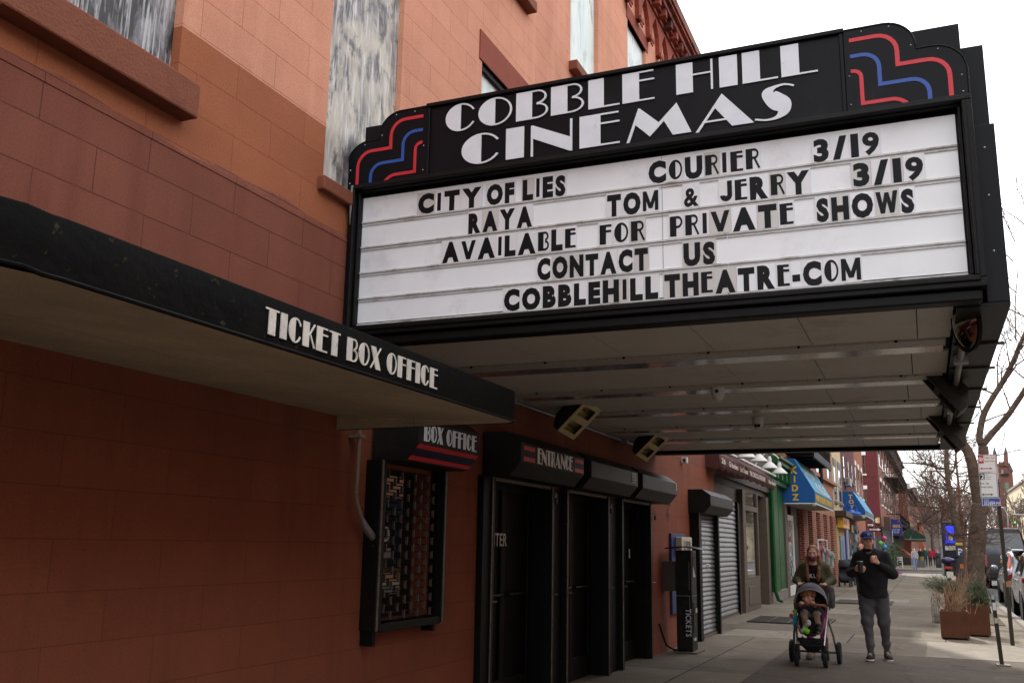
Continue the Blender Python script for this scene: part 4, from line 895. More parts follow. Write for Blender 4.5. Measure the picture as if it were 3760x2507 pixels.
zt, zb = (a.z + b.z) / 2, b2.z
t = swag('shop_awning', None, 'brown shop awning lettered 26 and Ice Cream, nearest the terracotta wall', a.x, b.x, zt, zb, yv)
fv = facade(yv - .03); hh = (zt - zb)
mb = MB(); text(mb, '26', fv, a.x + .1, zb + hh * .42, hh * .38, .004, .02, width=.36); text(mb, 'Grimeinns', fv, a.x + .82, zb + hh * .40, hh * .40, .004, .015, width=.95); text(mb, 'Ice Cream', fv, a.x + 2.05, zb + hh * .38, hh * .42, .004, .015, width=.85); mb.build('lettering', M_cream, t)
a = atY(*cA(865, 255), yv); b = atY(*cA(1300, 500), yv)
t = swag('shop_awning', None, 'brown shop awning lettered THE CHOCOLATE ROOM, nearer the green shop front', a.x, b.x, zt, zb, yv)
mb = MB(); text(mb, 'THE CHOCOLATE ROOM', fv, a.x + .12, zb + hh * .38, hh * .40, .004, .015, width=2.1); text(mb, 'the best', fv, a.x + 2.75, zb + hh * .4, hh * .38, .004, .015, width=1.25); mb.build('lettering', M_cream, t)
tag(MB().tube([(18.2, SY - .3, zt + .34), (27.9, SY - .3, zt + .34)], .03, 6).build('awning_rail', M_white), 'long pale bar along the top of the two brown awnings', 'bar')
# gooseneck lamps
def goose(name, sx, sy, yb, ys, mat, label, group, r=.19):
    """lamp whose shade centre is seen at picture point (sx, sy)"""
    q = atY(sx, sy, ys); x, z = q.x, q.z
    t = thing(name, (x, yb, z), label, 'wall lamp', group)
    mb = MB(); pts = [(x, yb, z + .05)]
    for k in range(9): u = k / 8; pts.append((x, yb + (ys - yb) * (.12 + .88 * u), z + .05 + .33 * math.sin(PI * u * .86) + .09 * u))
    mb.tube(pts, .016, 8); mb.lathe([(.055, 0), (.055, .02), (.02, .03)], (x, yb, z + .05), (0, -1, 0), 12); mb.build('arm', mat, t, smooth=True)
    MB().lathe([(r, -.09), (r * .97, -.07), (r * .5, .02), (.05, .06), (.05, .14), (.03, .19)], (x, ys, z), (0, 0, 1), 20).build('shade', mat, t, smooth=True)
    return t
for (u, v), lab in (((1235, 245), 'white gooseneck lamp between the brown awning and the green cornice, second from the right'), ((1398, 335), 'white gooseneck lamp in front of the green shop cornice, rightmost of the four'), ((1060, 128), 'white gooseneck lamp above the chocolate shop awning, third from the right'), ((850, 62), 'white gooseneck lamp cut off by the marquee, leftmost of the four')):
    goose('gooseneck_lamp', *cA(u, v), SY - .12, 3.25, M_white, lab, 'white gooseneck lamps over the shops')
# green front
gre = thing('green_shop_front', (29.5, SY, 0), 'narrow shop front painted bright green with moulded cornice', 'shop')
x0, x1 = 28.0, 31.2
box(x0, x1, SY + .25, 14, 0, 8.3).build('wall', M_green, gre)  # unseen top kept low so the sun passes over onto the sidewalk
mb = MB(); mb.box(x0, x0 + 1.5, SY - .12, SY + .248, .3, 3.3); mb.box(x1 - 1.1, x1, SY - .05, SY + .248, .3, 3.3); mb.build('pilaster', M_green, gre, bevel=.015)
mb = MB(); mb.box(x0 + .3, x0 + 1.3, SY - .135, SY - .121, .7, 2.9); mb.build('pilaster_panel', pm('green_paint_dark', c(12, 74, 29), .5), gre, bevel=.008)
mb = MB()
for z0, z1, d in ((3.3, 3.42, .2), (3.42, 3.75, .12), (3.75, 3.86, .25), (3.86, 3.98, .36), (3.98, 4.06, .45)): mb.box(x0, x1, SY - d, SY + .249, z0 + .0005, z1)
for i in range(4): mb.box(x0 + .1 + i * .95, x0 + .3 + i * .95, SY - .34, SY - .121, 3.44, 3.74)
mb.build('cornice', M_green, gre, bevel=.01)
box(x0, x1, SY - .1, SY + .3, -.01, .3).build('base_stone', M_kerb, gre, bevel=.02)
tag(MB().tube([(27.95, 3.93, 3.3), (27.95, 3.93, .35), (28.0, 3.86, .1), (28.2, 3.8, .06)], .05, 10).build('drain_pipe', M_green, smooth=True), 'green painted drain pipe at the edge of the green shop front', 'pipe')

# ------------------------------------------------------------------ KIDZ building
M_brick = bricks('brick_tan', c(172, 112, 84), c(150, 94, 70), c(164, 144, 124), .21, .07, .008, bump=.35, big=.12)
M_brickr = bricks('brick_red', c(134, 62, 44), c(110, 48, 36), c(172, 142, 124), .23, .078, .011, bump=.45, big=.12)
kz = thing('kidz_building', (38, SY, 0), 'tan brick building with fire escape over the blue children shop awning', 'building')
KU = Vector((15.8, -.345, 0)).normalized(); KN = Vector((KU.y, -KU.x, 0)); fk = frame((31.2, SY, 0), KU, (0, 0, 1), KN)
def slant(a, b, z0, z1, n0, n1, nm, m): return MB().prism([(a, z0), (b, z0), (b, z1), (a, z1)], n0, n1, fk).build(nm, m, kz)
slant(0, 15.8, 2.9, 8.6, -9, 0, 'upper_wall', M_brick); slant(0, 15.8, 4.30, 4.42, .002, .14, 'string_course', M_brick)  # hidden top also kept low to leave that sun strip open
box(31.2, 47.0, SY + 1.2, 14, 0, 2.9).build('shop_interior', M_dark, kz)
def sash(parent, fn, u0, u1, v0, v1, lintel=None, sill=True, name='window', mat=None, gl=None, recess=True):
    """window: dark glass in a frame standing just proud of the wall plane of fn"""
    mb = MB(); e = .06
    def bx(a, b, cc, d, n0, n1): mb.add([fn(u, v, n) for n in (n0, n1) for u, v in ((a, cc), (b, cc), (b, d), (a, d))], [(0, 3, 2, 1), (4, 5, 6, 7), (0, 1, 5, 4), (1, 2, 6, 5), (2, 3, 7, 6), (3, 0, 4, 7)])
    bx(u0, u0 + e, v0, v1, .002, .03); bx(u1 - e, u1, v0, v1, .002, .03); bx(u0 + e, u1 - e, v1 - e, v1, .002, .03); bx(u0 + e, u1 - e, v0, v0 + e, .002, .03); bx(u0 + e, u1 - e, (v0 + v1) / 2 - e / 2, (v0 + v1) / 2 + e / 2, .002, .028)
    w = mb.build(name, mat or M_brown2, parent)
    mb = MB(); bx(u0 + e, u1 - e, v0 + e, v1 - e, .001, .009); mb.build('pane', gl or M_glass, w)
    if lintel: mb = MB(); bx(u0 - .08, u1 + .08, v1 + .001, v1 + .3, .002, .05); mb.build('lintel', lintel, w)
    if sill: mb = MB(); bx(u0 - .08, u1 + .08, v0 - .12, v0 - .001, .002, .1); mb.build('sill', lintel or M_kerb, w)
    return w
M_wfr = pm('window_frame_grey', c(150, 154, 162), .5, var=.05, bump=0)
for x in (2.0, 5.4, 9.0, 12.7): sash(kz, fk, x, x + 1.15, 4.45, 6.6, sill=False, mat=M_wfr)
# ground floor: white door, brick piers, cream posts
M_post2 = pm('post_beige', c(150, 138, 116), .7, var=.1)
for i, x in enumerate((4.5, 6.9, 9.3, 11.6, 13.9)):
    slant(x, x + 1.0 + .85 * (i == 4), 0, 2.9, -.3, .05, 'brick_pier', M_brickr)
    if i < 4: slant(x + 1.05, x + 1.5, .7, 2.9, -.2, .0, 'window_post', M_post2); slant(x + 1.0, x + 2.4, 0, .9, -.3, -.02, 'brick_base', M_brickr); slant(x + 1.5, x + 2.4, .9, 2.9, -.15, -.1, 'shop_glass', M_glass)
box(33.6, 35.9, SY + .02, SY + .6, 0, 2.9).build('door_post', M_brown, kz)
box(31.2, 31.75, SY - .1, SY + .4, 0, 2.9).build('door_post', M_brown2, kz)
kd = thing('shop_door', (32.7, SY, 0), 'white framed glass shop door covered in stickers and small goods', 'door')
mb = MB()
mb.box(31.8, 32.0, SY - .05, SY + .02, .02, 2.55); mb.box(33.4, 33.6, SY - .05, SY + .02, .02, 2.55); mb.box(32.0, 33.4, SY - .05, SY + .02, 2.38, 2.55); mb.box(32.0, 33.4, SY - .05, SY + .02, .02, .32)
mb.build('frame', M_white, kd); box(32, 33.4, SY - .02, SY - .01, .32, 2.38).build('glass', pm('door_glass', c(70, 80, 86), .08, 0, bump=0, spec=1.), kd)
stk = [pm('sticker_a', c(170, 178, 180), .5, bump=0), pm('sticker_b', c(60, 130, 150), .5, bump=0), pm('sticker_c', c(196, 110, 60), .5, bump=0), pm('sticker_d', c(40, 60, 120), .5, bump=0), pm('sticker_e', c(190, 186, 160), .5, bump=0)]
random.seed(11)
for i in range(46):
    x = random.uniform(32.05, 33.2); z = random.uniform(.4, 2.3); w_ = random.uniform(.06, .2); h_ = random.uniform(.05, .16)
    box(x, min(x + w_, 33.38), SY - .0235 - i * .0002, SY - .0205 - i * .0002, z, z + h_).build('sticker', stk[i % 5], kd)
for i in range(8):
    MB().lathe([(.07, 0), (.07, .004), (.001, .004)], (random.uniform(32.2, 33.2), SY - .034, random.uniform(.4, 1.1)), (0, -1, 0), 14).build('round_sticker', stk[0], kd)
# awnings with end panel
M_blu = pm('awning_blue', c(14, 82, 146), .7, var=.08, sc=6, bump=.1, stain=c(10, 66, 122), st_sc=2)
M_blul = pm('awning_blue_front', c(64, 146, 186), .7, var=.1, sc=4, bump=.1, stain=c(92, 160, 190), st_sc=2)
M_val = pm('awning_valance', c(70, 104, 112), .7, var=.1, bump=.1); M_yel = pm('letter_yellow', c(226, 178, 34), .5, var=.04, bump=0)
M_underside = pm('awning_underside', c(150, 142, 130), .8)
def box_awning(name, prof, x0, x1, label, word, lines):
    """prof: (Y, z) outline of the end panel: wall top, front top, slope foot, front foot, wall foot"""
    t = thing(name, (x0, prof[0][0], prof[-1][1]), label, 'awning', 'blue shop awnings')
    F = lambda u, v, d: Vector((d, u, v))
    MB().prism(prof, x0, x0 + .02, F).build('end_panel', M_blu, t); MB().prism(prof, x1 - .02, x1, F).build('end_panel', M_blu, t)
    q = prof
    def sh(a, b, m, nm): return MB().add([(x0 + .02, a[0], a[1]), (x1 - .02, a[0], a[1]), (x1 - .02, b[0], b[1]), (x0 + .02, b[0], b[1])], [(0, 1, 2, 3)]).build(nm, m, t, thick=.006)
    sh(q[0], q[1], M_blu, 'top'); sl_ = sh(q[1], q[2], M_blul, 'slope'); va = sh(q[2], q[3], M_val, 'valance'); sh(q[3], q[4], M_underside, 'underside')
    box(x0 - .01, x1, q[3][0] - .012, q[3][0] + .012, q[3][1] - .03, q[3][1] - .002).build('front_bar', M_white, t); box(x0 - .012, x0 + .012, q[3][0] + .013, q[4][0], q[3][1] - .03, q[3][1] - .002).build('end_bar', M_white, t)
    ye = (q[0][0] + q[3][0]) / 2; return t, sl_, va
def az(cr, x, y, X): v = atX(*cr(x, y), X); return (v.y, v.z)
KX = 31.25
prof = [az(cA, 1450, 145, KX), az(cA, 1635, 150, KX), az(cA, 1980, 690, KX), az(cA, 1985, 875, KX), az(cA, 1500, 885, KX)]
prof[0] = (SY - .003, prof[0][1]); prof[-1] = (SY - .003, prof[-1][1])
x1 = atY(*cG(1075, 1420), prof[3][0]).x
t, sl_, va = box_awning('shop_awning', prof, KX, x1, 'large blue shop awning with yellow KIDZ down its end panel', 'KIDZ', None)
e_ = endface(KX - .002); letters = [('K', 1640, 390, 275), ('I', 1648, 535, 430), ('D', 1655, 680, 575), ('Z', 1665, 828, 725)]
mb = MB()
for ch, px, yb, yt in letters:
    q0 = atX(*cA(px, yb), KX); q1 = atX(*cA(px, yt), KX); g = glyph(ch, .035); h_ = q1.z - q0.z
    flat_add(mb, [(-q0.y - g[2] * h_ * .5 + a * h_, q0.z + b * h_) for a, b in g[0]], g[1], e_, .004)
mb.build('lettering', M_yel, t)
M_pale = pm('letter_pale', c(178, 192, 184), .6, bump=0, var=.1)
def slope_fr(a, b, x0): d = Vector((0, a[0] - b[0], a[1] - b[1])); n = Vector((0, -d.z, d.y)).normalized(); return frame((x0, b[0], b[1]), (1, 0, 0), d.normalized(), n if n.y < 0 or n.z > 0 else -n), d.length
fs_, ln = slope_fr(prof[1], prof[2], KX); mb = MB()
fs_, ln = frame((KX, prof[2][0] - .01, prof[2][1] + .008), (1, 0, 0), Vector((0, prof[1][0] - prof[2][0], prof[1][1] - prof[2][1])).normalized(), Vector((0, -(prof[1][1] - prof[2][1]), prof[1][0] - prof[2][0])).normalized()), math.hypot(prof[1][0] - prof[2][0], prof[1][1] - prof[2][1])
mb = MB(); text(mb, 'AREA', fs_, .7, ln * .52, ln * .34, .004, .02, width=3.2); text(mb, 'KIDZ', fs_, 2.0, ln * .08, ln * .34, .004, .02, width=3.6); mb.build('lettering', M_pale, t)
mb = MB(); fvv = facade(prof[3][0] - .009); text(mb, "WOMEN'S & CHILDREN'S CLOTHING & TOYS", fvv, KX + .25, prof[3][1] + .08, .2, .004, .015, width=x1 - KX - .6); mb.build('lettering', M_yel, t)
for px, py in ((1965, 905),):
    q = atX(*cA(px, py), KX + .1)
    MB().lathe([(.001, -.11), (.06, -.09), (.085, -.03), (.09, 0), (.001, .001)], (q.x, q.y, q.z + .06), (0, 0, 1), 14).build('dome_light', M_white, t, smooth=True)
# toy shop awning (further along)
CY = 3.75
TX = atY(*cG(1300, 985), CY - .02).x
tp = [az(cG, 1300, 985, TX), az(cG, 1510, 985, TX), az(cG, 1785, 1395, TX), az(cG, 1795, 1510, TX), az(cG, 1365, 1540, TX)]
tp[0] = (CY - .003, tp[0][1]); tp[-1] = (CY - .003, tp[-1][1])
tx1 = atY(*cB(1165, 1175), tp[3][0]).x
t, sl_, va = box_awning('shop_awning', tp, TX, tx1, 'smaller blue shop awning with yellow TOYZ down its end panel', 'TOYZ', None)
e_ = endface(TX - .002); mb = MB()
for ch, px, yb, yt in (('T', 775, 805, 738), ('O', 788, 888, 822), ('Y', 800, 972, 908), ('Z', 812, 1055, 992)):
    q0 = atX(*cB(px, yb), TX); q1 = atX(*cB(px, yt), TX); g = glyph(ch, .035); h_ = q1.z - q0.z
    flat_add(mb, [(-q0.y - g[2] * h_ * .5 + a * h_, q0.z + b * h_) for a, b in g[0]], g[1], e_, .006)
mb.build('lettering', M_yel, t)
MB().lathe([(.001, -.14), (.08, -.1), (.11, 0), (.001, .001)], (TX + .1, tp[3][0] + .1, tp[3][1] - .03), (0, 0, 1), 12).build('dome_light', M_white, t, smooth=True)
# fire escape over KIDZ
fe = thing('fire_escape', (36, SY, 4.6), 'black iron fire escape balcony and drop ladder on the tan brick building', 'fire escape')
M_iron = pm('iron_black', c(24, 22, 22), .6, .3, var=.2, bump=.1)
mb = MB(); mb.box(31.6, 37.6, SY - 1.0, SY - .01, 4.50, 4.56); mb.box(31.6, 37.6, SY - 1.02, SY - .96, 4.32, 4.56)
for i in range(5): mb.box(32 + i * 1.3, 32.1 + i * 1.3, SY - 1.0, SY - .01, 4.40, 4.5)
mb.build('platform', M_iron, fe); mb = MB()
for z in (4.9, 5.5): mb.tube([(31.6, SY, z), (31.6, SY - 1, z), (37.6, SY - 1, z), (37.6, SY, z)], .02, 5)
for i in range(30): mb.tube([(31.6 + i * .2, SY - 1, 4.56), (31.6 + i * .2, SY - 1, 5.5)], .012, 4)
mb.build('railing', M_iron, fe); mb = MB()
q = atY(*cA(2080, 555), SY - .35)
for dx in (0, .4): mb.tube([(q.x + dx, SY - .35, q.z), (q.x + dx, SY - .35, 7.6)], .06, 5)
for i in range(12): mb.tube([(q.x, SY - .35, q.z + .1 + i * .3), (q.x + .4, SY - .35, q.z + .1 + i * .3)], .02, 4)
mb.build('drop_ladder', M_iron, fe)

# ------------------------------------------------------------------ cream, maroon and orange houses (their fronts stand at Y = CY)
fc = facade(CY)
def xc(px, py, cr=cG): return atY(*cr(px, py), CY)
def house(name, label, a, b, h, mat, Y=CY):
    t = thing(name, ((a + b) / 2, Y, 0), label, 'building'); box(a, b, Y, 14, 0, h).build('wall', mat, t); return t
M_crm = bricks('brick_cream', c(216, 198, 156), c(206, 188, 146), c(190, 172, 134), .22, .075, .007, bump=.3, big=.1)
M_maroon = bricks('brick_maroon', c(112, 58, 54), c(100, 50, 48), c(92, 48, 46), .22, .075, .006, bump=.25)
M_orange = bricks('brick_orange', c(156, 90, 62), c(142, 78, 54), c(146, 98, 76), .22, .075, .007, bump=.3)
xa_, xb_, xc_, xd_ = xc(1050, 300).x, xc(1240, 300).x, xc(1535, 300).x, xc(1735, 500).x
M_grey = pm('stone_grey', c(132, 124, 116), .8, var=.1)
h1 = house('cream_house', 'narrow cream painted brick house with grey lintels', xa_, xb_, 12, M_crm)
for (u0, v0), (u1, v1) in (((1068, 385), (1105, 1180)), ((1170, 465), (1215, 1230))):
    a, b, d = xc(u0, v0), xc(u1, v0 + 20), xc(u1, v1); sash(h1, fc, a.x, b.x + .5, d.z, a.z, lintel=M_grey, mat=M_wfr)
h2 = house('maroon_house', 'dark maroon brick house with an air conditioner in its window', xb_, xc_, 12.5, M_maroon)
for i, (u, v, vb) in enumerate(((1275, 150, 720), (1382, 280, 760), (1466, 370, 800))):
    a = xc(u, v); d = xc(u + 25, vb); sash(h2, fc, a.x, a.x + 1.3, d.z, a.z, mat=M_brown, gl=pm('curtain_pale', c(60, 44, 44), .3, bump=0) if i else M_glass)
ac = thing('air_conditioner', (xb_ + 2.5, CY, 5.2), 'boxy grey air conditioner sticking out of the maroon house window', 'air conditioner')
q = atX(*cG(1305, 860), xb_ + 2.0); q2 = atX(*cG(1450, 680), xb_ + 2.0)
box(xb_ + 2.0, xb_ + 3.3, q2.y, CY - .003, q.z, q2.z).build('case', pm('ac_grey', c(150, 146, 140), .5, var=.06), ac, bevel=.02)
box(xb_ + 1.985, xb_ + 1.998, q2.y + .12, CY - .1, q.z + .08, q2.z - .08).build('grille', pm('ac_grille', c(66, 64, 62), .6, bump=.5, bsc=40), ac)
h3 = house('orange_house', 'orange brick house with pale lintels at the street corner', xc_, 70.4, 12.2, M_orange)
for i, (u, v, vb) in enumerate(((1545, 395, 1000), (1612, 480, 1100), (1682, 555, 1150))):
    a = xc(u, v); d = xc(u + 40, vb); sash(h3, fc, a.x, a.x + 1.25, d.z, a.z, lintel=M_cream)
cor = MB()
for i, (dz, d) in enumerate(((0, .3), (.15, .5), (.3, .7), (.45, .85))): cor.box(xb_ + .5, xc_ - .2, CY - d, CY, 7.9 + dz, 8.04 + dz)
cor.build('cornice', pm('cornice_dark', c(50, 46, 44), .7), h2)
# ground floor of these: yellow brick door, toy shop
M_ybrk = bricks('brick_yellow', c(196, 168, 104), c(182, 154, 92), c(160, 140, 96), .22, .075, .008, bump=.3)
box(xa_ + .02, xb_ - .6, CY - .05, CY - .002, 0, 2.55).build('yellow_brick_front', M_ybrk, h1)
box(xa_ + .1, xb_ - .4, CY - .5, CY - .002, 2.95, 3.2).build('sign_cornice', M_brown, h1)
sg = thing('shop_sign', (xa_ + 1, CY, 2.4), 'yellow shop sign under a dark ledge beside the toy shop', 'sign')
box(xa_ + .5, xb_ - .8, CY - .32, CY - .06, 2.45, 2.92).build('board', pm('sign_yellow', c(214, 164, 40), .5, var=.06, bump=0), sg); mb = MB(); text(mb, 'HAPPY PARTY', facade(CY - .322), xa_ + .7, 2.6, .2, .004, .02, width=2.2); mb.build('lettering', M_red, sg)
bd = thing('blue_door', (xa_ + 2, CY, 0), 'pale blue double door in the yellow brick front', 'door')
box(xa_ + 1.2, xa_ + 3.4, CY - .1, CY - .0505, 0, 2.1).build('leaf', pm('door_blue', c(84, 112, 150), .5, var=.1), bd); mb = MB(); mb.box(xa_ + 1.35, xa_ + 2.2, CY - .11, CY - .1005, .3, 1.9); mb.box(xa_ + 2.4, xa_ + 3.25, CY - .11, CY - .1005, .3, 1.9); mb.build('panel', pm('door_blue2', c(70, 96, 134), .5), bd)
toy = thing('toy_shop_front', (xb_ + 3, CY, 0), 'toy shop front with blue and yellow door posts and a dark doorway', 'shop')
M_tblue = pm('toy_blue', c(34, 74, 164), .5, var=.08)
box(xb_ - .55, xb_ + .35, CY - .12, CY - .002, 0, 2.8).build('post', M_tblue, toy); box(xb_ + .35, xb_ + .75, CY - .125, CY - .002, 0, 2.8).build('yellow_post', M_yel, toy); box(xb_ + .75, xb_ + 1.3, CY - .12, CY - .002, 0, 2.8).build('post', M_tblue, toy)
box(xb_ + 1.3, xc_ - .1, CY - .05, CY - .002, 0, 2.8).build('doorway', M_dark, toy); random.seed(5)
for i in range(26):
    x = random.uniform(xb_ + 1.5, xc_ - 1); z = random.uniform(.3, 2.5); box(x, x + random.uniform(.2, .9), CY - .16, CY - .06, z, z + random.uniform(.1, .4)).build('toy_goods', stk[i % 5], toy)
for (u, v), lab in (((785, 1010), 'blue gooseneck lamp in front of the TOYZ awning panel, left of the pair'), ((875, 1030), 'blue gooseneck lamp in front of the TOYZ awning panel, right of the pair')):
    q = atX(*cB(u, v), TX - .8 + (u - 785) * .006)
    goose('gooseneck_lamp', *cB(u, v), CY - .02, q.y, pm('lamp_blue', c(50, 92, 190), .4, bump=0), lab, 'blue gooseneck lamps at the toy shop', r=.24)

# ------------------------------------------------------------------ beyond the side street
def wall_pt(x, y, P, n): d = ray(x, y); t = (P - Vector((0, 0, EYE))).dot(n) / d.dot(n); return Vector((0, 0, EYE)) + d * t
CX = 86.0
M_purple = bricks('brick_purple', c(108, 52, 54), c(98, 46, 48), c(88, 44, 46), .22, .075, .005, bump=.2, big=.1)
M_redbr = bricks('brick_red_far', c(128, 78, 62), c(116, 68, 54), c(122, 92, 78), .22, .075, .006, bump=.2)
P0 = atX(*cB(1215, 300), CX); P0.z = 0
P1 = atX(*cB(1548, 300), 132.0); P1.z = 0
fd = (P1 - P0).normalized(); fnm = Vector((fd.y, -fd.x, 0))
if fnm.y > 0: fnm = -fnm
ztop = wall_pt(*cB(1440, 0), P0, fnm)
cb_ = thing('corner_building', P0, 'tall purple red brick corner building across the side street with white lintels', 'building')
HT = wall_pt(*cB(1548, 285), P0, fnm).z
mb = MB(); back = Vector((0, 12, 0)); pl = [P0, P1, P1 + back, P0 + back]
mb.add([Vector((p.x, p.y, z)) for z in (0, HT) for p in pl], [(0, 3, 2, 1), (4, 5, 6, 7), (0, 1, 5, 4), (1, 2, 6, 5), (2, 3, 7, 6), (3, 0, 4, 7)])
mb.build('side_wall', M_purple, cb_)
fcb = frame(P0, fd, (0, 0, 1), fnm); LN = (P1 - P0).length
mb = MB(); mb.add([fcb(u, v, d) for d in (.002, .03) for u, v in ((.3, 0), (LN, 0), (LN, HT - .02), (.3, HT - .02))], [(0, 3, 2, 1), (4, 5, 6, 7), (0, 1, 5, 4), (1, 2, 6, 5), (2, 3, 7, 6), (3, 0, 4, 7)]); mb.build('front_wall', M_redbr, cb_)
fcf = frame(P0 + fnm * .03, fd, (0, 0, 1), fnm)
stories = [(HT - 3.3, HT - 1.2), (HT - 6.6, HT - 4.6), (HT - 9.9, HT - 8.0)]
for v0, v1 in stories:
    if v0 < 3.6: continue
    for i in range(9): sash(cb_, fcf, 2.0 + i * 5, 3.9 + i * 5, v0, v1, lintel=M_white if i < 4 else M_grey)
sf = frame((CX, P0.y, 0), (0, 1, 0), (0, 0, 1), (-1, 0, 0))
for (px0, py0, px1, py1) in ((960, 90, 1025, 400), (1000, 650, 1055, 1000)):
    a = atX(*cB(px0, py0), CX); b = atX(*cB(px1, py1), CX); sash(cb_, sf, b.y - P0.y, a.y - P0.y, b.z, a.z, lintel=M_white)
mb = MB()
for i, (dz, d) in enumerate(((-.9, .25), (-.55, .5), (-.25, .8))): mb.add([fcb(u, HT + dz + v, n) for n in (.031, d) for u, v in ((-.0 - d * .5, 0), (LN + .4, 0), (LN + .4, .33), (-.0 - d * .5, .33))], [(0, 3, 2, 1), (4, 5, 6, 7), (0, 1, 5, 4), (1, 2, 6, 5), (2, 3, 7, 6), (3, 0, 4, 7)])
for i in range(30):
    u = i * LN / 30; mb.add([fcb(uu, v, n) for n in (.031, .6) for uu, v in ((u, HT - 1.3), (u + .5, HT - 1.3), (u + .5, HT - .3), (u, HT - .3))], [(0, 3, 2, 1), (4, 5, 6, 7), (0, 1, 5, 4), (1, 2, 6, 5), (2, 3, 7, 6), (3, 0, 4, 7)])
mb.build('bracket_cornice', pm('cornice_brown', c(66, 56, 50), .8), cb_)
fe = thing('fire_escape', fcb(20, 6, 1), 'rusty iron fire escape with stairs on the corner building front', 'fire escape')
mb = MB(); fz_ = HT - 4.3
for lvl in (HT - 4.0, HT - 8.2):
    mb.add([fcb(u, lvl + v, n) for n in (.1, 1.3) for u, v in ((8, 0), (34, 0), (34, .12), (8, .12))], [(0, 3, 2, 1), (4, 5, 6, 7), (0, 1, 5, 4), (1, 2, 6, 5), (2, 3, 7, 6), (3, 0, 4, 7)])
mb.build('platform', M_iron, fe); mb = MB()
for lvl in (HT - 4.0, HT - 8.2):
    for dz in (.5, 1.0): mb.tube([fcb(8, lvl + dz, .1), fcb(8, lvl + dz, 1.3), fcb(34, lvl + dz, 1.3), fcb(34, lvl + dz, .1)], .04, 4)
    for i in range(27): mb.tube([fcb(8 + i, lvl, 1.3), fcb(8 + i, lvl + 1.0, 1.3)], .03, 4)
mb.build('railing', M_iron, fe); mb = MB()
for n in (.7, 1.2): mb.tube([fcb(12, HT - 8.2, n), fcb(30, HT - 4.0, n)], .05, 4)
for i in range(18): mb.tube([fcb(12 + i, HT - 8.2 + 4.2 * i / 18, .7), fcb(12 + i, HT - 8.2 + 4.2 * i / 18, 1.2)], .04, 4)
for i in range(14): mb.tube([fcb(22, HT - 8.2 + .3 * i, 1.3), fcb(28, HT - 8.2 + .3 * i, 1.3)], .03, 4)
mb.tube([fcb(10, 3.4, 1.2), fcb(10, HT - 4, 1.2)], .05, 4); mb.build('stair', pm('iron_rust', c(78, 40, 28), .8), fe)
# signs on the corner
sg = thing('shop_sign', (CX, P0.y + .4, 3), 'square gold sign with a pale letter S on the corner building side wall', 'sign')
a = atX(*cB(1165, 1095), CX - .1); b = atX(*cB(1280, 1230), CX - .1)
box(CX - .1, CX - .003, b.y, a.y, b.z, a.z).build('frame', M_brown, sg); box(CX - .115, CX - .1005, b.y + .1, a.y - .1, b.z + .1, a.z - .1).build('board', pm('sign_gold', c(190, 150, 84), .5, var=.08), sg)
mb = MB(); g = glyph('S', .03); hh_ = (a.z - b.z) * .45; flat_add(mb, [(-(a.y + b.y) / 2 - .2 + u * hh_, b.z + (a.z - b.z) * .28 + v * hh_) for u, v in g[0]], g[1], endface(CX - .116), .01); mb.build('letter', M_white, sg)
st_ = cb_
box(CX - .06, CX - .003, P0.y, P0.y + 4, 0, 2.6).build('side_panel', pm('panel_darkgrey', c(70, 64, 66), .7), st_)
mb = MB(); mb.add([fcb(u, v, n) for n in (.032, .12) for u, v in ((.0, 0), (LN, 0), (LN, 3.4), (.0, 3.4))], [(0, 3, 2, 1), (4, 5, 6, 7), (0, 1, 5, 4), (1, 2, 6, 5), (2, 3, 7, 6), (3, 0, 4, 7)]); mb.build('front_panel', pm('panel_black', c(32, 30, 28), .7), st_)
oak = thing('hanging_sign', (CX + 1, P0.y - .6, 3), 'brown wooden box sign hanging at the corner of the purple building', 'sign')
a = atX(*cL(660, 95), CX + 1.5); b = atX(*cL(815, 385), CX + 1.5); box(CX + 1.5, CX + 2.2, b.y, a.y, b.z, a.z).build('box', pm('sign_wood', c(84, 64, 52), .8, var=.2, bump=.2), oak)
a = atX(*cL(840, 180), CX + 1.2); b = atX(*cL(862, 640), CX + 1.2); tag(box(CX + 1.2, CX + 1.25, b.y, a.y, b.z, atX(*cL(840, 390), CX + 1.2).z).build('banner', M_white), 'narrow white banner hanging below the brown wooden corner sign', 'banner')
so_ = thing('tailor_sign', (CX + 6, 3, 3.2), 'rounded blue sign lettered CUSTOM TAILOR beyond the brown wooden sign', 'sign')
SX = CX + 6
pts = [az(cL, 818, 140, SX), az(cL, 940, 160, SX), az(cL, 1030, 215, SX), az(cL, 1062, 300, SX), az(cL, 1062, 500, SX), az(cL, 818, 490, SX)]
MB().prism([(-y, z) for y, z in pts], -.5, 0, endface(SX)).build('panel', pm('sign_blue', c(26, 42, 124), .5, var=.06, bump=0), so_)
mb = MB()
for w_, px, py, wd in (('SEOUL', 860, 318, 165), ):
    q = atX(*cL(px, py), SX); q2 = atX(*cL(px + wd, py), SX); text(mb, w_, endface(SX - .001), -q.y, q.z, .22, .01, .03, width=q.y - q2.y)
mb.build('lettering', M_yel, so_); mb = MB()
for w_, px, py, wd in (('CUSTOM', 850, 388, 160), ('TAILOR', 850, 440, 155)):
    q = atX(*cL(px, py), SX); q2 = atX(*cL(px + wd, py), SX); text(mb, w_, endface(SX - .001), -q.y, q.z, .17, .01, .02, width=q.y - q2.y)
mb.build('lettering', M_pale, so_)
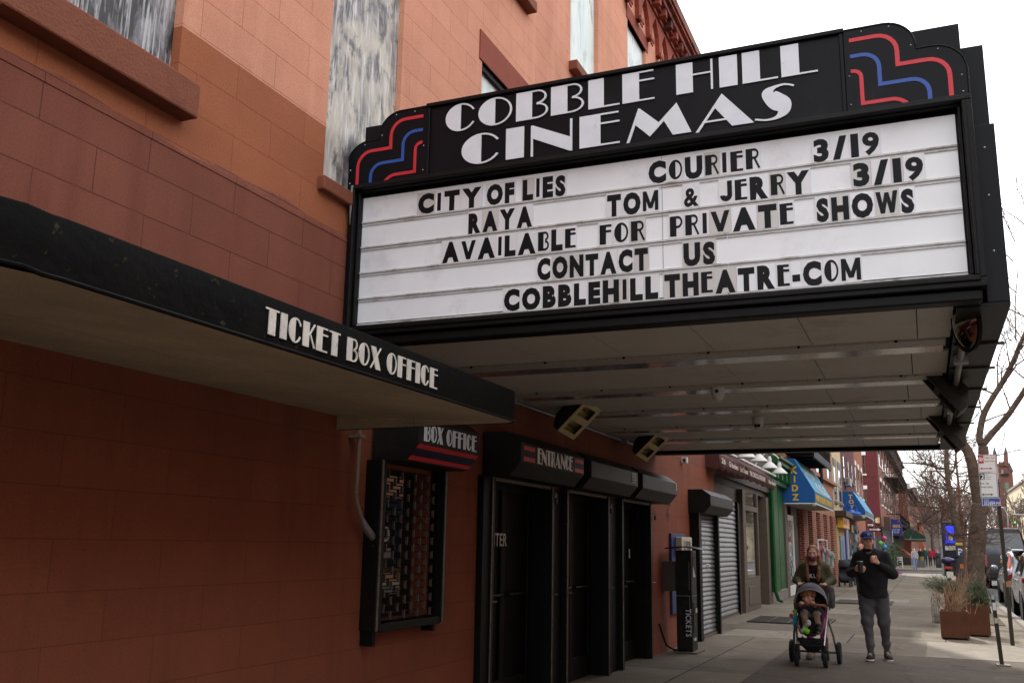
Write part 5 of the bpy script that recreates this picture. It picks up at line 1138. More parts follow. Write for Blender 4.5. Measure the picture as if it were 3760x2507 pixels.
# one way signs on a pole
ow = thing('one_way_signs', (72, 2, 0), 'pole with two black and white ONE WAY arrow signs behind the man', 'road sign')
OX = 74.0; q = atX(*cL(470, 300), OX)
MB().tube([(OX, q.y + .05, 0), (OX, q.y + .05, q.z + .6)], .04, 8).build('pole', _m['galvanised'], ow)
for (xa1, ya1, xb1, yb1) in ((320, 220, 465, 318), (355, 322, 625, 412)):
    a = atX(*cL(xa1, ya1), OX); b = atX(*cL(xb1, yb1), OX); pw, ph = a.y - b.y, a.z - b.z; e_ = frame((OX - .06, a.y, b.z), (0, -1, 0), (0, 0, 1), (-1, 0, 0))
    pnl = MB().prism([(0, 0), (pw, 0), (pw, ph), (0, ph)], 0, .03, e_).build('panel', M_black, ow)
    mb = MB(); mb.prism([(pw * .04, ph * .28), (pw * .7, ph * .28), (pw * .7, ph * .12), (pw * .95, ph * .5), (pw * .7, ph * .88), (pw * .7, ph * .72), (pw * .04, ph * .72)], .031, .036, e_); arr = mb.build('arrow', M_white, pnl)
    mb = MB(); text(mb, 'ONE WAY' if xa1 > 330 else 'WAY', frame((OX - .0965, a.y, b.z), (0, -1, 0), (0, 0, 1), (-1, 0, 0)), pw * .1, ph * .36, ph * .28, .006, .02, width=pw * .58); mb.build('lettering', M_black, pnl)
# next houses along
def far_house(name, label, X0, px_l, px_c, px_r, X1, py_top, mat, mat2, cr=cB, floors=3):
    a = atX(*cr(px_l, py_top), X0); b = atX(*cr(px_c, py_top), X0); d = atX(*cr(px_r, py_top + 60), X1); H = b.z
    t = thing(name, (X0, b.y, 0), label, 'building')
    pts_ = [Vector((X0, b.y, 0)), Vector((X1, d.y, 0)), Vector((X1, d.y + 10, 0)), Vector((X0, b.y + 10, 0))]
    MB().add([Vector((p.x, p.y, z)) for z in (0, H) for p in pts_], [(0, 3, 2, 1), (4, 5, 6, 7), (0, 1, 5, 4), (1, 2, 6, 5), (2, 3, 7, 6), (3, 0, 4, 7)]).build('wall', mat, t)
    u = (pts_[1] - pts_[0]).normalized(); n = Vector((u.y, -u.x, 0)); n = n if n.y < 0 else -n; f = frame(pts_[0], u, (0, 0, 1), n); ln = (pts_[1] - pts_[0]).length
    for k in range(floors):
        for i in range(4): sash(t, f, ln * (.08 + .23 * i), ln * (.2 + .23 * i), H - 3 - k * 3.3, H - 1.2 - k * 3.3, lintel=M_grey)
    mb = MB()
    for dz, dd in ((-.6, .3), (-.25, .7)): mb.add([f(uu, H + dz + v, nn_) for nn_ in (.003, dd) for uu, v in ((-.3, 0), (ln + .3, 0), (ln + .3, .34), (-.3, .34))], [(0, 3, 2, 1), (4, 5, 6, 7), (0, 1, 5, 4), (1, 2, 6, 5), (2, 3, 7, 6), (3, 0, 4, 7)])
    mb.build('cornice', mat2, t); return t, f, ln, H
t, f, ln, H = far_house('brick_house', 'brown brick house with heavy dark cornice past the corner building', 136, 1540, 1700, 1835, 175, 655, M_redbr, pm('cornice_dk', c(58, 44, 40), .8))
a = atX(*cB(1600, 555), 140); b = atX(*cB(1750, 650), 140); box(140, 148, b.y, a.y, H, a.z).build('roof_bulkhead', pm('bulkhead_grey', c(176, 176, 168), .7), t)
far_house('brick_house', 'low orange brown brick house farthest along the left side of the street', 180, 1830, 1915, 1962, 230, 865, M_orange, pm('cornice_dk2', c(70, 52, 44), .8))
vs_ = atX(*cB(1855, 1055), 178); ve_ = atX(*cB(1905, 1340), 178)
vsg = thing('blade_sign', (178, vs_.y, 6), 'tall dark vertical blade sign with pale letters far along the left side', 'sign'); box(178, 178.5, ve_.y, vs_.y, ve_.z, vs_.z).build('panel', M_black, vsg)
mb = MB()
for i, ch in enumerate('USE'): g = glyph(ch, .03); hs = (vs_.z - ve_.z) * .13; flat_add(mb, [(-vs_.y + .1 + u * hs, vs_.z - (i + 1) * hs * 1.3 + v * hs) for u, v in g[0]], g[1], endface(177.99), .02)
mb.build('lettering', M_white, vsg)
# green awnings of the grocer
M_gawn = pm('awning_green', c(16, 62, 46), .8, var=.1, bump=.1)
for X0, X1, tl, bl, lab in ((104, 112, (1100, 355), (1235, 500), 'small dark green awning beside the blue tailor sign'), (112, 140, (1140, 290), (1555, 520), 'long dark green awning over the grocer stand')):
    a = atX(*cL(*tl), X0); b = atX(*cL(*bl), X0 + (X1 - X0) * .15); t = thing('green_awning', (X0, a.y, b.z), lab, 'awning', 'dark green awnings')
    MB().prism([(a.y, a.z), (b.y, b.z), (b.y, b.z - .3), (a.y, b.z - .3)], X0, X1, lambda u, v, d: Vector((d, u, v))).build('canvas', M_gawn, t)
    box(X0 + .01, X1 - .01, b.y + .02, a.y, b.z - .36, b.z - .3005).build('underside_frame', M_underside, t)
# ================================================================== ACROSS THE STREET
for i, (a, b, h, m_, lab) in enumerate(((-26, -6, 11, M_redbr, 'plain red brick building across the road, nearest the viewer'), (-6, 16, 9.0, M_orange, 'orange brick building across the road opposite the cinema'), (16, 40, 12, M_brick, 'tan brick building across the road opposite the shops'), (40, 69, 10, M_redbr, 'red brick building across the road before the side street'))):
    t = house('brick_house', lab, a, b, h, m_, Y=-26); t.children[0].data.transform(Matrix.Translation((0, 0, 0)))
    f = frame((0, -12, 0), (-1, 0, 0), (0, 0, 1), (0, 1, 0)); bpy.data.objects.remove(t.children[0])
    t.location = ((a + b) / 2, -12, 0); box(a, b, -26, -12, 0, h).build('wall', m_, t)
    n = int((b - a) / 3)
    for k in range(n):
        for z in (4.6, 7.6): sash(t, f, -(a + 1 + k * 3) - 1.2, -(a + 1 + k * 3), z, z + 1.9, lintel=M_grey)
    box(a + .3, b - .3, -11.998, -11.9, .5, 3.2).build('shop_window', M_glass, t)
rb = thing('cream_building', (190, -16, 0), 'pale cream building with rows of dark windows at the far right', 'building')
box(168, 222, -30, -15.6, 0, 12.9).build('wall', pm('cream_stucco', c(206, 192, 160), .8, var=.06), rb)
f = frame((0, -15.6, 0), (-1, 0, 0), (0, 0, 1), (0, 1, 0))
for k in range(13):
    for z in (1.2, 4.6, 8.0): sash(rb, f, -(169 + k * 4.1) - 1.7, -(169 + k * 4.1), z, z + 2.4)
box(200, 215, -26, -18, 12.9, 16.5).build('roof_bulkhead', M_white, rb); box(167.6, 222.3, -16.3, -15.3, 12.9, 13.3).build('cornice', M_grey, rb)
# church
M_chur = bricks('brick_church', c(112, 74, 64), c(104, 68, 60), c(106, 80, 70), .5, .16, .012, bump=.2, big=.12)
M_slate = pm('slate', c(70, 70, 78), .6)
ch = thing('church_tower', (236, -16.5, 0), 'red brick church tower with battlements and two pointed pinnacles', 'church')
CHX = 230
def cp(x, y): v = atX(*cM(x, y), CHX); return (-v.y, v.z)
def cpl(pts, d0, d1, nm, m, par=ch): return MB().prism([cp(*p) for p in pts], -d1, -d0, endface(CHX)).build(nm, m, par)
tw = cpl([(1845, 1500), (1830, 385), (1975, 385), (1985, 470), (2030, 500), (2072, 1000), (2085, 1500)], 0, 9, 'tower', M_chur)
for x in (1838, 1862, 1886, 1910, 1934, 1958): cpl([(x, 388), (x, 366), (x + 13, 366), (x + 13, 388)], -.2, 1, 'battlement', M_chur, tw)
for x in (1752, 1912):
    p_ = cpl([(x - 6, 430), (x - 6, 270), (x + 50, 262), (x + 62, 440)], -.4, 1.6, 'pinnacle', M_chur)
    cpl([(x - 8, 270), (x + 10, 170), (x + 16, 150), (x + 22, 172), (x + 52, 262)], -.3, 1.4, 'spire', M_slate, p_)
cpl([(1980, 480), (1985, 380), (2040, 500), (2036, 520)], -.3, 2, 'gable', M_slate)
for px in (1845, 1860, 1875, 1890, 1905, 1920): cpl([(px, 450), (px, 432), (px + 8, 428), (px + 9, 450)], -.1, .1, 'corbel_arch', M_dark, tw)
cpl([(1865, 560), (1865, 500), (1875, 485), (1890, 485), (1898, 500), (1898, 560)], -.15, .1, 'arched_window', pm('window_pale', c(120, 128, 132), .4, bump=0), tw)
lv = cpl([(1910, 800), (1905, 690), (1925, 672), (1965, 672), (1980, 690), (1978, 800)], -.15, .1, 'louvre', pm('louvre_green', c(96, 112, 96), .7, bump=.5, bsc=6), tw)
cpl([(1865, 575), (1865, 545), (1975, 540), (1975, 575)], -.5, .1, 'balcony', M_dark, tw)

# ================================================================== TREES
M_bark = pm('bark_grey', c(94, 82, 70), .95, var=.3, sc=7, bump=.9, bsc=18, stain=c(120, 108, 88), st_sc=5)
M_bark2 = pm('bark_red', c(120, 88, 72), .95, var=.25, sc=9, bump=.9, bsc=30)
M_twig = pm('twig_brown', c(98, 76, 66), .95, var=.2, bump=0)
M_twigf = pm('twig_far', c(104, 86, 76), 1, var=.2, bump=0)
def grow(mb, p, d, ln, r, depth, spread=.6, up=.12, kids=(3, 5), rmin=.004, n=4, seg=4, gravity=0.):
    pts = [p]; rad = [r]; dd = d.normalized()
    for i in range(seg):
        dd = (dd + Vector((random.gauss(0, .16), random.gauss(0, .16), random.gauss(0, .12) + up * .3 - gravity))).normalized()
        pts.append(pts[-1] + dd * ln / seg); rad.append(max(rmin, r * (1 - .62 * (i + 1) / seg)))
    mb.tube(pts, rad, n, cap=False)
    if depth <= 0: return
    for k in range(random.randint(*kids)):
        t = random.uniform(.25, 1.0) * seg; i = min(int(t), seg - 1); q = pts[i].lerp(pts[i + 1], t - i)
        a = dd.orthogonal().normalized(); b = dd.cross(a); th = random.uniform(0, 2 * PI); sp = spread * random.uniform(.6, 1.4)
        nd = dd * math.cos(sp) + (a * math.cos(th) + b * math.sin(th)) * math.sin(sp) + Vector((0, 0, up))
        grow(mb, q, nd, ln * random.uniform(.5, .75), max(rmin, rad[i] * random.uniform(.5, .7)), depth - 1, spread, up, kids, rmin, max(3, n - 1), seg, gravity)
def limb(cr, pts, X, r0, r1, n=10):
    P = [atX(*cr(x, y), X + (q[0] if q else 0)) for x, y, *q in pts]
    out = []; m = len(P)
    for i in range(m - 1):      # Catmull-Rom
        a, b, c_, d = P[max(i - 1, 0)], P[i], P[i + 1], P[min(i + 2, m - 1)]
        for k in range(4):
            t = k / 4; out.append(.5 * ((2 * b) + (c_ - a) * t + (2 * a - 5 * b + 4 * c_ - d) * t * t + (3 * b - a - 3 * c_ + d) * t ** 3))
    out.append(P[-1]); N = len(out) - 1
    return out, [r0 + (r1 - r0) * i / N + random.uniform(-.012, .012) * r0 for i in range(N + 1)]
random.seed(21)
# big street tree
TX1 = 27.5
tr = thing('street_tree', (TX1, -1.6, 0), 'thick trunked bare street tree forking behind the parking sign', 'tree')
base = atX(*cK(1045, 1400), TX1)
P, rr = limb(cK, [(1045, 1400), (1062, 1000), (1085, 600), (1112, 200), (1135, 0)], TX1, .225, .20)
P = [Vector((base.x, base.y + .03, -.02)), Vector((base.x, base.y + .01, .25))] + P; rr = [.36, .27] + rr
mb = MB(); mb.tube(P, rr, 14); fork = P[-1]
Pl, rl = limb(cC, [(1235, 1330), (1180, 1000), (1140, 800), (1085, 500), (1010, 290), (930, 180), (880, -60)], TX1, .16, .11)
mb.tube([fork - Vector((0, 0, .25))] + Pl, [.18] + rl, 12)
Pr, rq = limb(cC, [(1290, 1330), (1310, 1000), (1310, 650), (1312, 350), (1305, 200)], TX1, .15, .12)
mb.tube([fork - Vector((0, 0, .25))] + Pr, [.16] + rq, 12)
P2, r2_ = limb(crop(3400, 700, 1.65), [(322, 1500), (345, 1370), (400, 1260), (470, 1150), (540, 1010), (575, 920), (640, 780, .5)], TX1, .085, .05); mb.tube([Pr[-1]] + P2, [.11] + r2_, 10)
P3, r3_ = limb(crop(3400, 700, 1.65), [(345, 1540), (400, 1470), (480, 1380), (545, 1290), (610, 1190), (680, 1060, .6)], TX1, .085, .06); mb.tube([Pr[-1]] + P3, [.11] + r3_, 10)
mb.build('trunk', M_bark, tr, smooth=True, ang=180)
mb = MB()
for Q, m_ in ((P2, 11), (P3, 9), (Pl, 4)):
    for k in range(m_):
        q = Q[random.randint(2, len(Q) - 1)]; grow(mb, q, Vector((random.uniform(-.6, .6), random.uniform(-1, 1), random.uniform(.1, 1))), random.uniform(.7, 1.5), .028, 3, up=.15, rmin=.0045, kids=(2, 4))
P5, r5_ = limb(crop(3400, 700, 1.65), [(545, 905), (540, 700), (555, 500), (560, 330)], TX1 - .2, .02, .006); mb.tube(P5, r5_, 5)
for (x, y) in ((560, 880), (490, 370), (500, 250), (510, 560), (480, 200), (560, 150), (585, 60)):
    q = atX(*crop(3400, 700, 1.65)(x + 40, y + 60), TX1 + .3); grow(mb, q, Vector((0, .8, 1)), .9, .018, 3, up=.1, rmin=.004, kids=(2, 4))
mb.build('branches', M_twig, tr)
# slim reddish tree in the pit
TX2 = 23.9
tr = thing('young_tree', (TX2, -.5, 0), 'slim reddish bare young tree with fine side twigs, standing behind the planters', 'tree')
P, rr = limb(cC, [(775, 180), (790, 500), (820, 800), (838, 1000), (860, 1300), (880, 1560)], TX2, .020, .030)
P2, r2_ = limb(cK, [(830, 600), (845, 1000), (870, 1300), (905, 1560)], TX2, .032, .042)
top = [P[0] + Vector((0, .05, 2.2)), P[0] + Vector((0, .02, 1.1))]; foot = Vector((P2[-1].x, P2[-1].y - .03, -.02))
mb = MB(); mb.tube(top + P + P2 + [foot], [.008, .014] + rr + r2_ + [.055], 10); mb.build('trunk', M_bark2, tr, smooth=True, ang=180)
mb = MB(); allp = P + P2[:4]
for k in range(64):
    q = allp[random.randint(0, len(allp) - 1)]; sgn = random.choice((-1, 1)); grow(mb, q + Vector((0, 0, random.uniform(-.1, .1))), Vector((random.uniform(-.5, .5), sgn * 1.0, random.uniform(-.15, .55))), random.uniform(.3, .85), .011, 2, spread=.5, up=.1, rmin=.0032, kids=(2, 4), seg=5)
for (pts, r) in (([(835, 560), (890, 300), (975, 150), (1050, 40)], .026), ([(835, 590), (640, 590), (520, 530), (430, 440)], .018), ([(830, 600), (1000, 540), (1180, 480), (1400, 470)], .018), ([(800, 640), (690, 600), (560, 620)], .012)):
    Q, rq = limb(cK, pts, TX2, r, .006); mb.tube(Q, rq, 6)
    for k in range(9): grow(mb, Q[random.randint(3, len(Q) - 1)], Vector((random.uniform(-.4, .4), random.uniform(-1, 1), random.uniform(-.3, .6))), .45, .007, 2, rmin=.003, kids=(2, 3))
mb.build('branches', M_twig, tr)
# middle tree with a long limb to the left
TX3 = 52.0
tr = thing('street_tree', (TX3, -1.5, 0), 'dark bare street tree with long crooked limbs reaching left over the sidewalk', 'tree')
P, rr = limb(cC, [(612, 150), (605, 400), (610, 650), (640, 900), (690, 1150), (735, 1400), (745, 1600)], TX3, .098, .142)
P2, r2_ = limb(cK, [(715, 450), (740, 750), (755, 1100), (760, 1500)], TX3, .145, .19)
mb = MB(); mb.tube([P[0] + Vector((0, .1, 2.5))] + P + P2 + [Vector((P2[-1].x, P2[-1].y, -.02))], [.07] + rr + r2_ + [.28], 12); mb.build('trunk', M_bark, tr, smooth=True, ang=180)
mb = MB()
for pts, r in (([(1065, 470), (960, 465), (800, 410), (640, 395), (480, 390), (380, 375)], .05), ([(1195, 960), (1150, 840), (1060, 760), (930, 740), (830, 690), (740, 590), (660, 560), (600, 480)], .045), ([(1130, 760), (1060, 620), (1000, 560), (930, 480), (900, 400)], .05), ([(1210, 1150), (1100, 1010), (960, 930), (850, 880)], .045), ([(1080, 600), (1180, 500), (1200, 380), (1230, 230)], .04), ([(1190, 1100), (1050, 1060), (900, 1030), (780, 1010)], .04), ([(1200, 1200), (1090, 1180), (980, 1240), (880, 1260), (760, 1240)], .035), ([(1180, 900), (1300, 800), (1350, 700), (1380, 560)], .04)):
    Q, rq = limb(cM, pts, TX3, r * 1.35, .022); mb.tube(Q, rq, 7)
    for k in range(7):
        i = random.randint(2, len(Q) - 1); grow(mb, Q[i], Vector((random.uniform(-.7, .7), random.uniform(-.7, 1), random.uniform(-.7, 1.0))), random.uniform(.9, 2.3), .028, 2, spread=.65, up=.05, rmin=.006, kids=(3, 5), seg=5)
mb.build('branches', M_twig, tr)
# far trees: each its own
def far_tree(X, Y, h, label, seed, twig=.02):
    random.seed(seed); t = thing('bare_tree', (X, Y, 0), label, 'tree', 'bare trees far down the street')
    mb = MB(); mb.tube([(X, Y, -.1), (X, Y + .1, h * .2), (X + .1, Y, h * .4)], [.3, .22, .16], 8); mb.build('trunk', M_bark, t, smooth=True)
    mb = MB()
    for k in range(8): grow(mb, Vector((X, Y, h * random.uniform(.18, .4))), Vector((random.uniform(-1, 1), random.uniform(-1, 1), random.uniform(.4, 1.4))), h * random.uniform(.26, .44), .08, 3, spread=.5, up=.22, rmin=twig, kids=(3, 4), n=3, seg=3)
    mb.build('branches', M_twigf, t)
for i, (x, y, h, lab) in enumerate(((112, -2.4, 8, 'bare tree far along the left kerb, nearest of the far trees'), (132, -1.8, 10, 'bare tree far along the left kerb behind the chalkboard'), (158, -2.6, 12, 'bare tree far along the left kerb past the long green awning'), (185, -1.0, 14, 'bare tree far along the left kerb rising over the low orange house'), (215, 1.5, 20, 'bare tree at the far left end of the street'), (150, -10.5, 10, 'bare tree on the right side of the street before the cream building'), (195, -11, 13, 'bare tree on the right side of the street below the church'), (240, -9, 16, 'bare tree on the right side of the street in front of the church'), (118, -10.8, 9, 'bare tree on the right kerb beside the traffic light'), (262, -3, 22, 'bare tree closing the view at the end of the street'))):
    far_tree(x, y, h, lab, 40 + i, .018 + x * .00009)
far = thing('far_building', (300, 4, 0), 'dim brown tower block closing the street behind the far bare trees', 'building')
box(300, 330, 1.5, 26, 0, 19).build('wall', pm('far_brown', c(110, 92, 84), 1), far); box(340, 380, -12, 3, 0, 14).build('wall', pm('far_grey', c(120, 108, 102), 1), far)

# ================================================================== STREET FURNITURE
# parking sign
PX = 18.3
ps = thing('parking_sign', (PX, -1.17, 0), 'perforated steel post carrying red, white and blue parking rule plates', 'road sign')
M_post = pm('post_olive', c(58, 52, 42), .5, .5, var=.2, bump=.15)
q0 = atX(*cE(1050, 1335), PX); q1 = atX(*cE(922, 0), PX)
mb = MB(); mb.add([(PX + dx, y + dy, z) for (y, z) in ((q0.y, 0), (q1.y + .01, 2.7)) for dx, dy in ((-.03, -.03), (.03, -.03), (.03, .03), (-.03, .03))], [(0, 3, 2, 1), (4, 5, 6, 7), (0, 1, 5, 4), (1, 2, 6, 5), (2, 3, 7, 6), (3, 0, 4, 7)]); pst = mb.build('post', M_post, ps)
mb = MB()
for i in range(52):
    z = .1 + i * .04; yy = q0.y + (q1.y + .01 - q0.y) * z / 2.7; mb.lathe([(.008, -.002), (.008, .001)], (PX - .031, yy, z), (-1, 0, 0), 8)
mb.build('punched_holes', M_dark, pst)
def plate(px0, py0, px1, py1, mat, rim, nm, d=.0):
    a = atX(*cC(px0, py0), PX - .05); b = atX(*cC(px1, py1), PX - .05); w_, h_ = a.y - b.y, a.z - b.z
    f = frame((PX - .05, a.y, b.z), (0, -1, 0), (0, 0, 1), (-1, 0, 0)); o = MB().prism([(0, 0), (w_, 0), (w_, h_), (0, h_)], 0, .004, f).build(nm, mat, ps)
    mb = MB(); e = .008
    for p in ([(e, e), (w_ - e, e), (w_ - e, e * 1.8), (e, e * 1.8)], [(e, h_ - e * 1.8), (w_ - e, h_ - e * 1.8), (w_ - e, h_ - e), (e, h_ - e)], [(e, e * 1.8), (e * 1.8, e * 1.8), (e * 1.8, h_ - e * 1.8), (e, h_ - e * 1.8)], [(w_ - e * 1.8, e * 1.8), (w_ - e, e * 1.8), (w_ - e, h_ - e * 1.8), (w_ - e * 1.8, h_ - e * 1.8)]): mb.prism(p, .0041, .006, f)
    if rim: mb.build('border', rim, o)
    return o, f, w_, h_
def arrow2(f, u0, u1, v, s, mat, par): mb = MB(); mb.prism([(u0, v), (u0 + s * 1.6, v + s), (u0 + s * 1.6, v + s * .35), (u1 - s * 1.6, v + s * .35), (u1 - s * 1.6, v + s), (u1, v), (u1 - s * 1.6, v - s), (u1 - s * 1.6, v - s * .35), (u0 + s * 1.6, v - s * .35), (u0 + s * 1.6, v - s)], .0041, .0062, f); return mb.build('arrow', mat, par)
M_swhite = pm('sign_white', c(222, 222, 218), .4, var=.02, bump=0); M_sred = pm('sign_red', c(178, 34, 44), .4, var=.03, bump=0); M_sdark = pm('sign_dark', c(36, 40, 54), .4, bump=0); M_sblue = pm('sign_blue2', c(52, 72, 150), .4, var=.03, bump=0)
o, f, w_, h_ = plate(1193, 362, 1575, 698, M_swhite, M_sred, 'red_plate')
MB().prism([(.006, h_ * .52), (w_ * .32, h_ * .52), (w_ * .32, h_ - .006), (.006, h_ - .006)], .0062, .0075, f).build('red_square', M_sred, o)
mb = MB(); mb.prism(_ring(w_ * .165, h_ * .75, w_ * .13, w_ * .13, 0, 359.9, .010, 24), .0076, .0085, f); text(mb, 'P', lambda u, v, d=0: f(u, v, d + .0076), w_ * .125, h_ * .66, h_ * .2, .0009, .02); mb.prism(_bar((w_ * .08, h_ * .83), (w_ * .25, h_ * .66), .009), .0086, .0093, f); mb.build('no_parking_symbol', M_swhite, o)
tf = lambda u, v, d=0: f(u, v, d + .0041)
mb = MB(); text(mb, '7:30am - 8am', tf, w_ * .36, h_ * .78, h_ * .1, .001, .02, width=w_ * .54); text(mb, 'Except Sunday', tf, w_ * .36, h_ * .60, h_ * .1, .001, .02, width=w_ * .57); mb.build('lettering', M_sred, o)
arrow2(f, w_ * .08, w_ * .76, h_ * .22, .02, M_sred, o)
o, f, w_, h_ = plate(1222, 706, 1612, 1186, M_swhite, M_sdark, 'white_plate')
MB().prism([(.006, h_ * .72), (w_ * .31, h_ * .72), (w_ * .31, h_ - .006), (.006, h_ - .006)], .0062, .0075, f).build('dark_square', M_sdark, o)
mb = MB(); text(mb, '2', lambda u, v, d=0: f(u, v, d + .0076), w_ * .09, h_ * .75, h_ * .2, .001, .02); mb.build('numeral', M_swhite, o)
tf = lambda u, v, d=0: f(u, v, d + .0041); mb = MB()
text(mb, 'hour', tf, w_ * .36, h_ * .90, h_ * .05, .001, .003, width=w_ * .15); text(mb, 'metered', tf, w_ * .36, h_ * .81, h_ * .05, .001, .003, width=w_ * .31); text(mb, 'parking', tf, w_ * .36, h_ * .73, h_ * .05, .001, .003, width=w_ * .27)
text(mb, '8am - 7pm', tf, w_ * .05, h_ * .54, h_ * .08, .001, .02, width=w_ * .46); text(mb, 'Except Sunday', tf, w_ * .05, h_ * .40, h_ * .08, .001, .02, width=w_ * .65); mb.build('lettering', M_sdark, o)
arrow2(f, w_ * .06, w_ * .70, h_ * .13, .02, M_sdark, o)
o, f, w_, h_ = plate(1268, 1182, 1655, 1345, M_sblue, M_swhite, 'blue_plate')
tf = lambda u, v, d=0: f(u, v, d + .0041); mb = MB(); text(mb, 'Zone#', tf, w_ * .14, h_ * .7, h_ * .15, .001, .01, width=w_ * .24); text(mb, '332684', tf, w_ * .13, h_ * .16, h_ * .44, .001, .02, width=w_ * .56); text(mb, 'P', tf, w_ * .75, h_ * .22, h_ * .26, .001, .03); mb.build('lettering', M_swhite, o)
MB().prism([(w_ * .84, h_ * .2), (w_ * .93, h_ * .16), (w_ * .95, h_ * .46), (w_ * .85, h_ * .5)], .0062, .007, f).build('sticker', pm('sticker_peach', c(214, 160, 130), .5, bump=0), o)
mb = MB(); mb.box(PX - .034, PX + .034, q0.y - .06, q0.y + .02, .93, 1.02); mb.build('tape', pm('tape_brown', c(150, 116, 76), .6, bump=0), ps)
# short post in front
qs = atX(*cE(940, 1548), 15.0); sp = thing('short_post', (15.0, qs.y, 0), 'short dark steel post stub with peeling stickers at the kerb', 'post')
mb = MB(); mb.prism([(-.026, 0), (.026, 0), (.026, .014), (.012, .014), (.012, .008), (-.012, .008), (-.012, .014), (-.026, .014)], 0, .92, lambda u, v, d: Vector((15.0 - v + .01, qs.y - u + (.045 * (1 - 1) + (d) * .045 / .92), d))); mb.build('post', M_post, sp)
box(14.9, 15.12, qs.y - .1, qs.y + .07, .004, .02).build('base_plate', M_worn, sp)
for z0, z1, m_ in ((.72, .82, M_swhite), (.55, .62, stk[4]), (.86, .92, stk[0])): box(14.994, 14.9985, qs.y + z0 * .045 / .92 - .02, qs.y + z0 * .045 / .92 + .02, z0, z1).build('sticker', m_, sp)
# planters
M_cort = pm('corten', c(90, 53, 34), .85, var=.2, sc=4, bump=.2, bsc=60, stain=c(64, 39, 28), st_sc=2.5)
M_earth = pm('potting_soil', c(58, 46, 38), 1, var=.4, sc=20, bump=1, bsc=40)
M_dry = pm('dry_stem', c(140, 112, 86), .9, var=.3, sc=10, bump=0); M_need = pm('evergreen', c(62, 82, 56), .8, var=.35, sc=6, bump=0); M_need2 = pm('evergreen_gold', c(124, 104, 58), .8, var=.3, sc=6, bump=0)
def planter(x0, x1, y0, y1, h, label):
    t = thing('planter_box', ((x0 + x1) / 2, (y0 + y1) / 2, 0), label, 'planter', 'rusty steel planter boxes at the kerb')
    mb = MB(); e = .02
    mb.box(x0, x0 + e, y0, y1, .03, h); mb.box(x1 - e, x1, y0, y1, .03, h); mb.box(x0 + e, x1 - e, y0, y0 + e, .03, h); mb.box(x0 + e, x1 - e, y1 - e, y1, .03, h); mb.build('box', M_cort, t, bevel=.004)
    mb = MB(); mb.box(x0 + .04, x1 - .04, y0 + .04, y1 - .04, 0, .03); mb.build('feet', M_dark, t)
    MB().sheet([[(x0 + e + (x1 - x0 - 2 * e) * i / 6, y0 + e + (y1 - y0 - 2 * e) * j / 6, h - .05 + random.uniform(0, .03)) for j in range(7)] for i in range(7)]).build('soil', M_earth, t)
    return t
random.seed(8)
pA0, pA1 = atX(*cE(306, 1270), 18.84), atX(*cE(606, 1285), 18.84)
planter(18.84, 19.4, pA1.y, pA0.y, .475, 'square rusty steel planter full of dry stems, nearest the viewer')
pB0, pB1 = atX(*cE(596, 1245), 19.75), atX(*cE(828, 1252), 19.75)
planter(19.75, 20.3, pB1.y, pB0.y, .54, 'rusty steel planter with an evergreen shrub, to the right of the dry one')
pC0, pC1 = atX(*cE(335, 780), 21.6), atX(*cE(585, 780), 21.6)
planter(21.6, 22.2, pC1.y, pC0.y, pC0.z, 'rusty steel planter with a drooping evergreen, farthest back of the three')
def dry(x, y, z, n, h, sp, label):
    t = thing('dry_shrub', (x, y, z), label, 'plant'); mb = MB(); random.seed(int(x * 100))
    for k in range(n):
        px, py = x + random.gauss(0, .11), y + random.gauss(0, .12); d = Vector((random.gauss(0, sp), random.gauss(0, sp), 1))
        grow(mb, Vector((px, py, z)), d, h * random.uniform(.5, 1.1), .0055, 1, spread=.45, up=.1, rmin=.0025, kids=(1, 3), n=3, seg=4)
    mb.build('stems', M_dry, t); return t
dry(19.12, (pA0.y + pA1.y) / 2, .43, 64, .44, .34, 'bundle of dry brown stems in the nearest rusty planter')
dry(20.6, pB0.y - .02, .5, 50, .62, .25, 'tall dry seed stalks behind the evergreen planter')
def evergreen(c_, rx, n, label, droop=None, gold=.1):
    t = thing('evergreen_shrub', c_, label, 'shrub', 'evergreen shrubs in the rusty planters'); random.seed(int(c_[0] * 77)); a = MB(); g = MB(); st = MB()
    for k in range(n):
        v = Vector((random.gauss(0, 1), random.gauss(0, 1), random.gauss(0, 1))).normalized() * random.uniform(.35, 1) ** .5
        q = Vector(c_) + Vector((v.x * rx[0], v.y * rx[1], abs(v.z) * rx[2] if v.z > -.2 else v.z * rx[2] * .6))
        if droop: q += Vector(droop) * random.random() ** 1.5
        if k % 6 == 0: st.tube([Vector(c_) - Vector((0, 0, .05)), (Vector(c_) + q) / 2 + Vector((0, 0, .02)), q], [.008, .005, .002], 4)
        d = (q - Vector(c_) + Vector((0, 0, .06)) + Vector((random.gauss(0, .12), random.gauss(0, .12), random.gauss(0, .08)))).normalized(); s1 = d.orthogonal().normalized(); s2 = d.cross(s1); m_ = g if random.random() < gold else a
        for j in range(7):
            th = j * 2.4; w_ = s1 * math.cos(th) + s2 * math.sin(th); p0 = q + d * (j * .011); p1 = p0 + (d * .6 + w_).normalized() * random.uniform(.02, .036)
            n_ = d.cross(w_) * .004; m_.quad(p0 - n_, p1 - n_ * .3, p1 + n_ * .3, p0 + n_)
    a.build('foliage', M_need, t); g.build('tips', M_need2, t) if gold else None; st.build('stems', M_twig, t); return t
evergreen((20.0, (pB0.y + pB1.y) / 2, .62), (.24, .20, .36), 1100, 'dense green evergreen shrub with golden tips in the right planter', gold=.08)
evergreen((19.93, (pB0.y + pB1.y) / 2 + .05, .54), (.2, .22, .08), 260, 'low golden green creeper along the edge of the right planter', gold=.5)
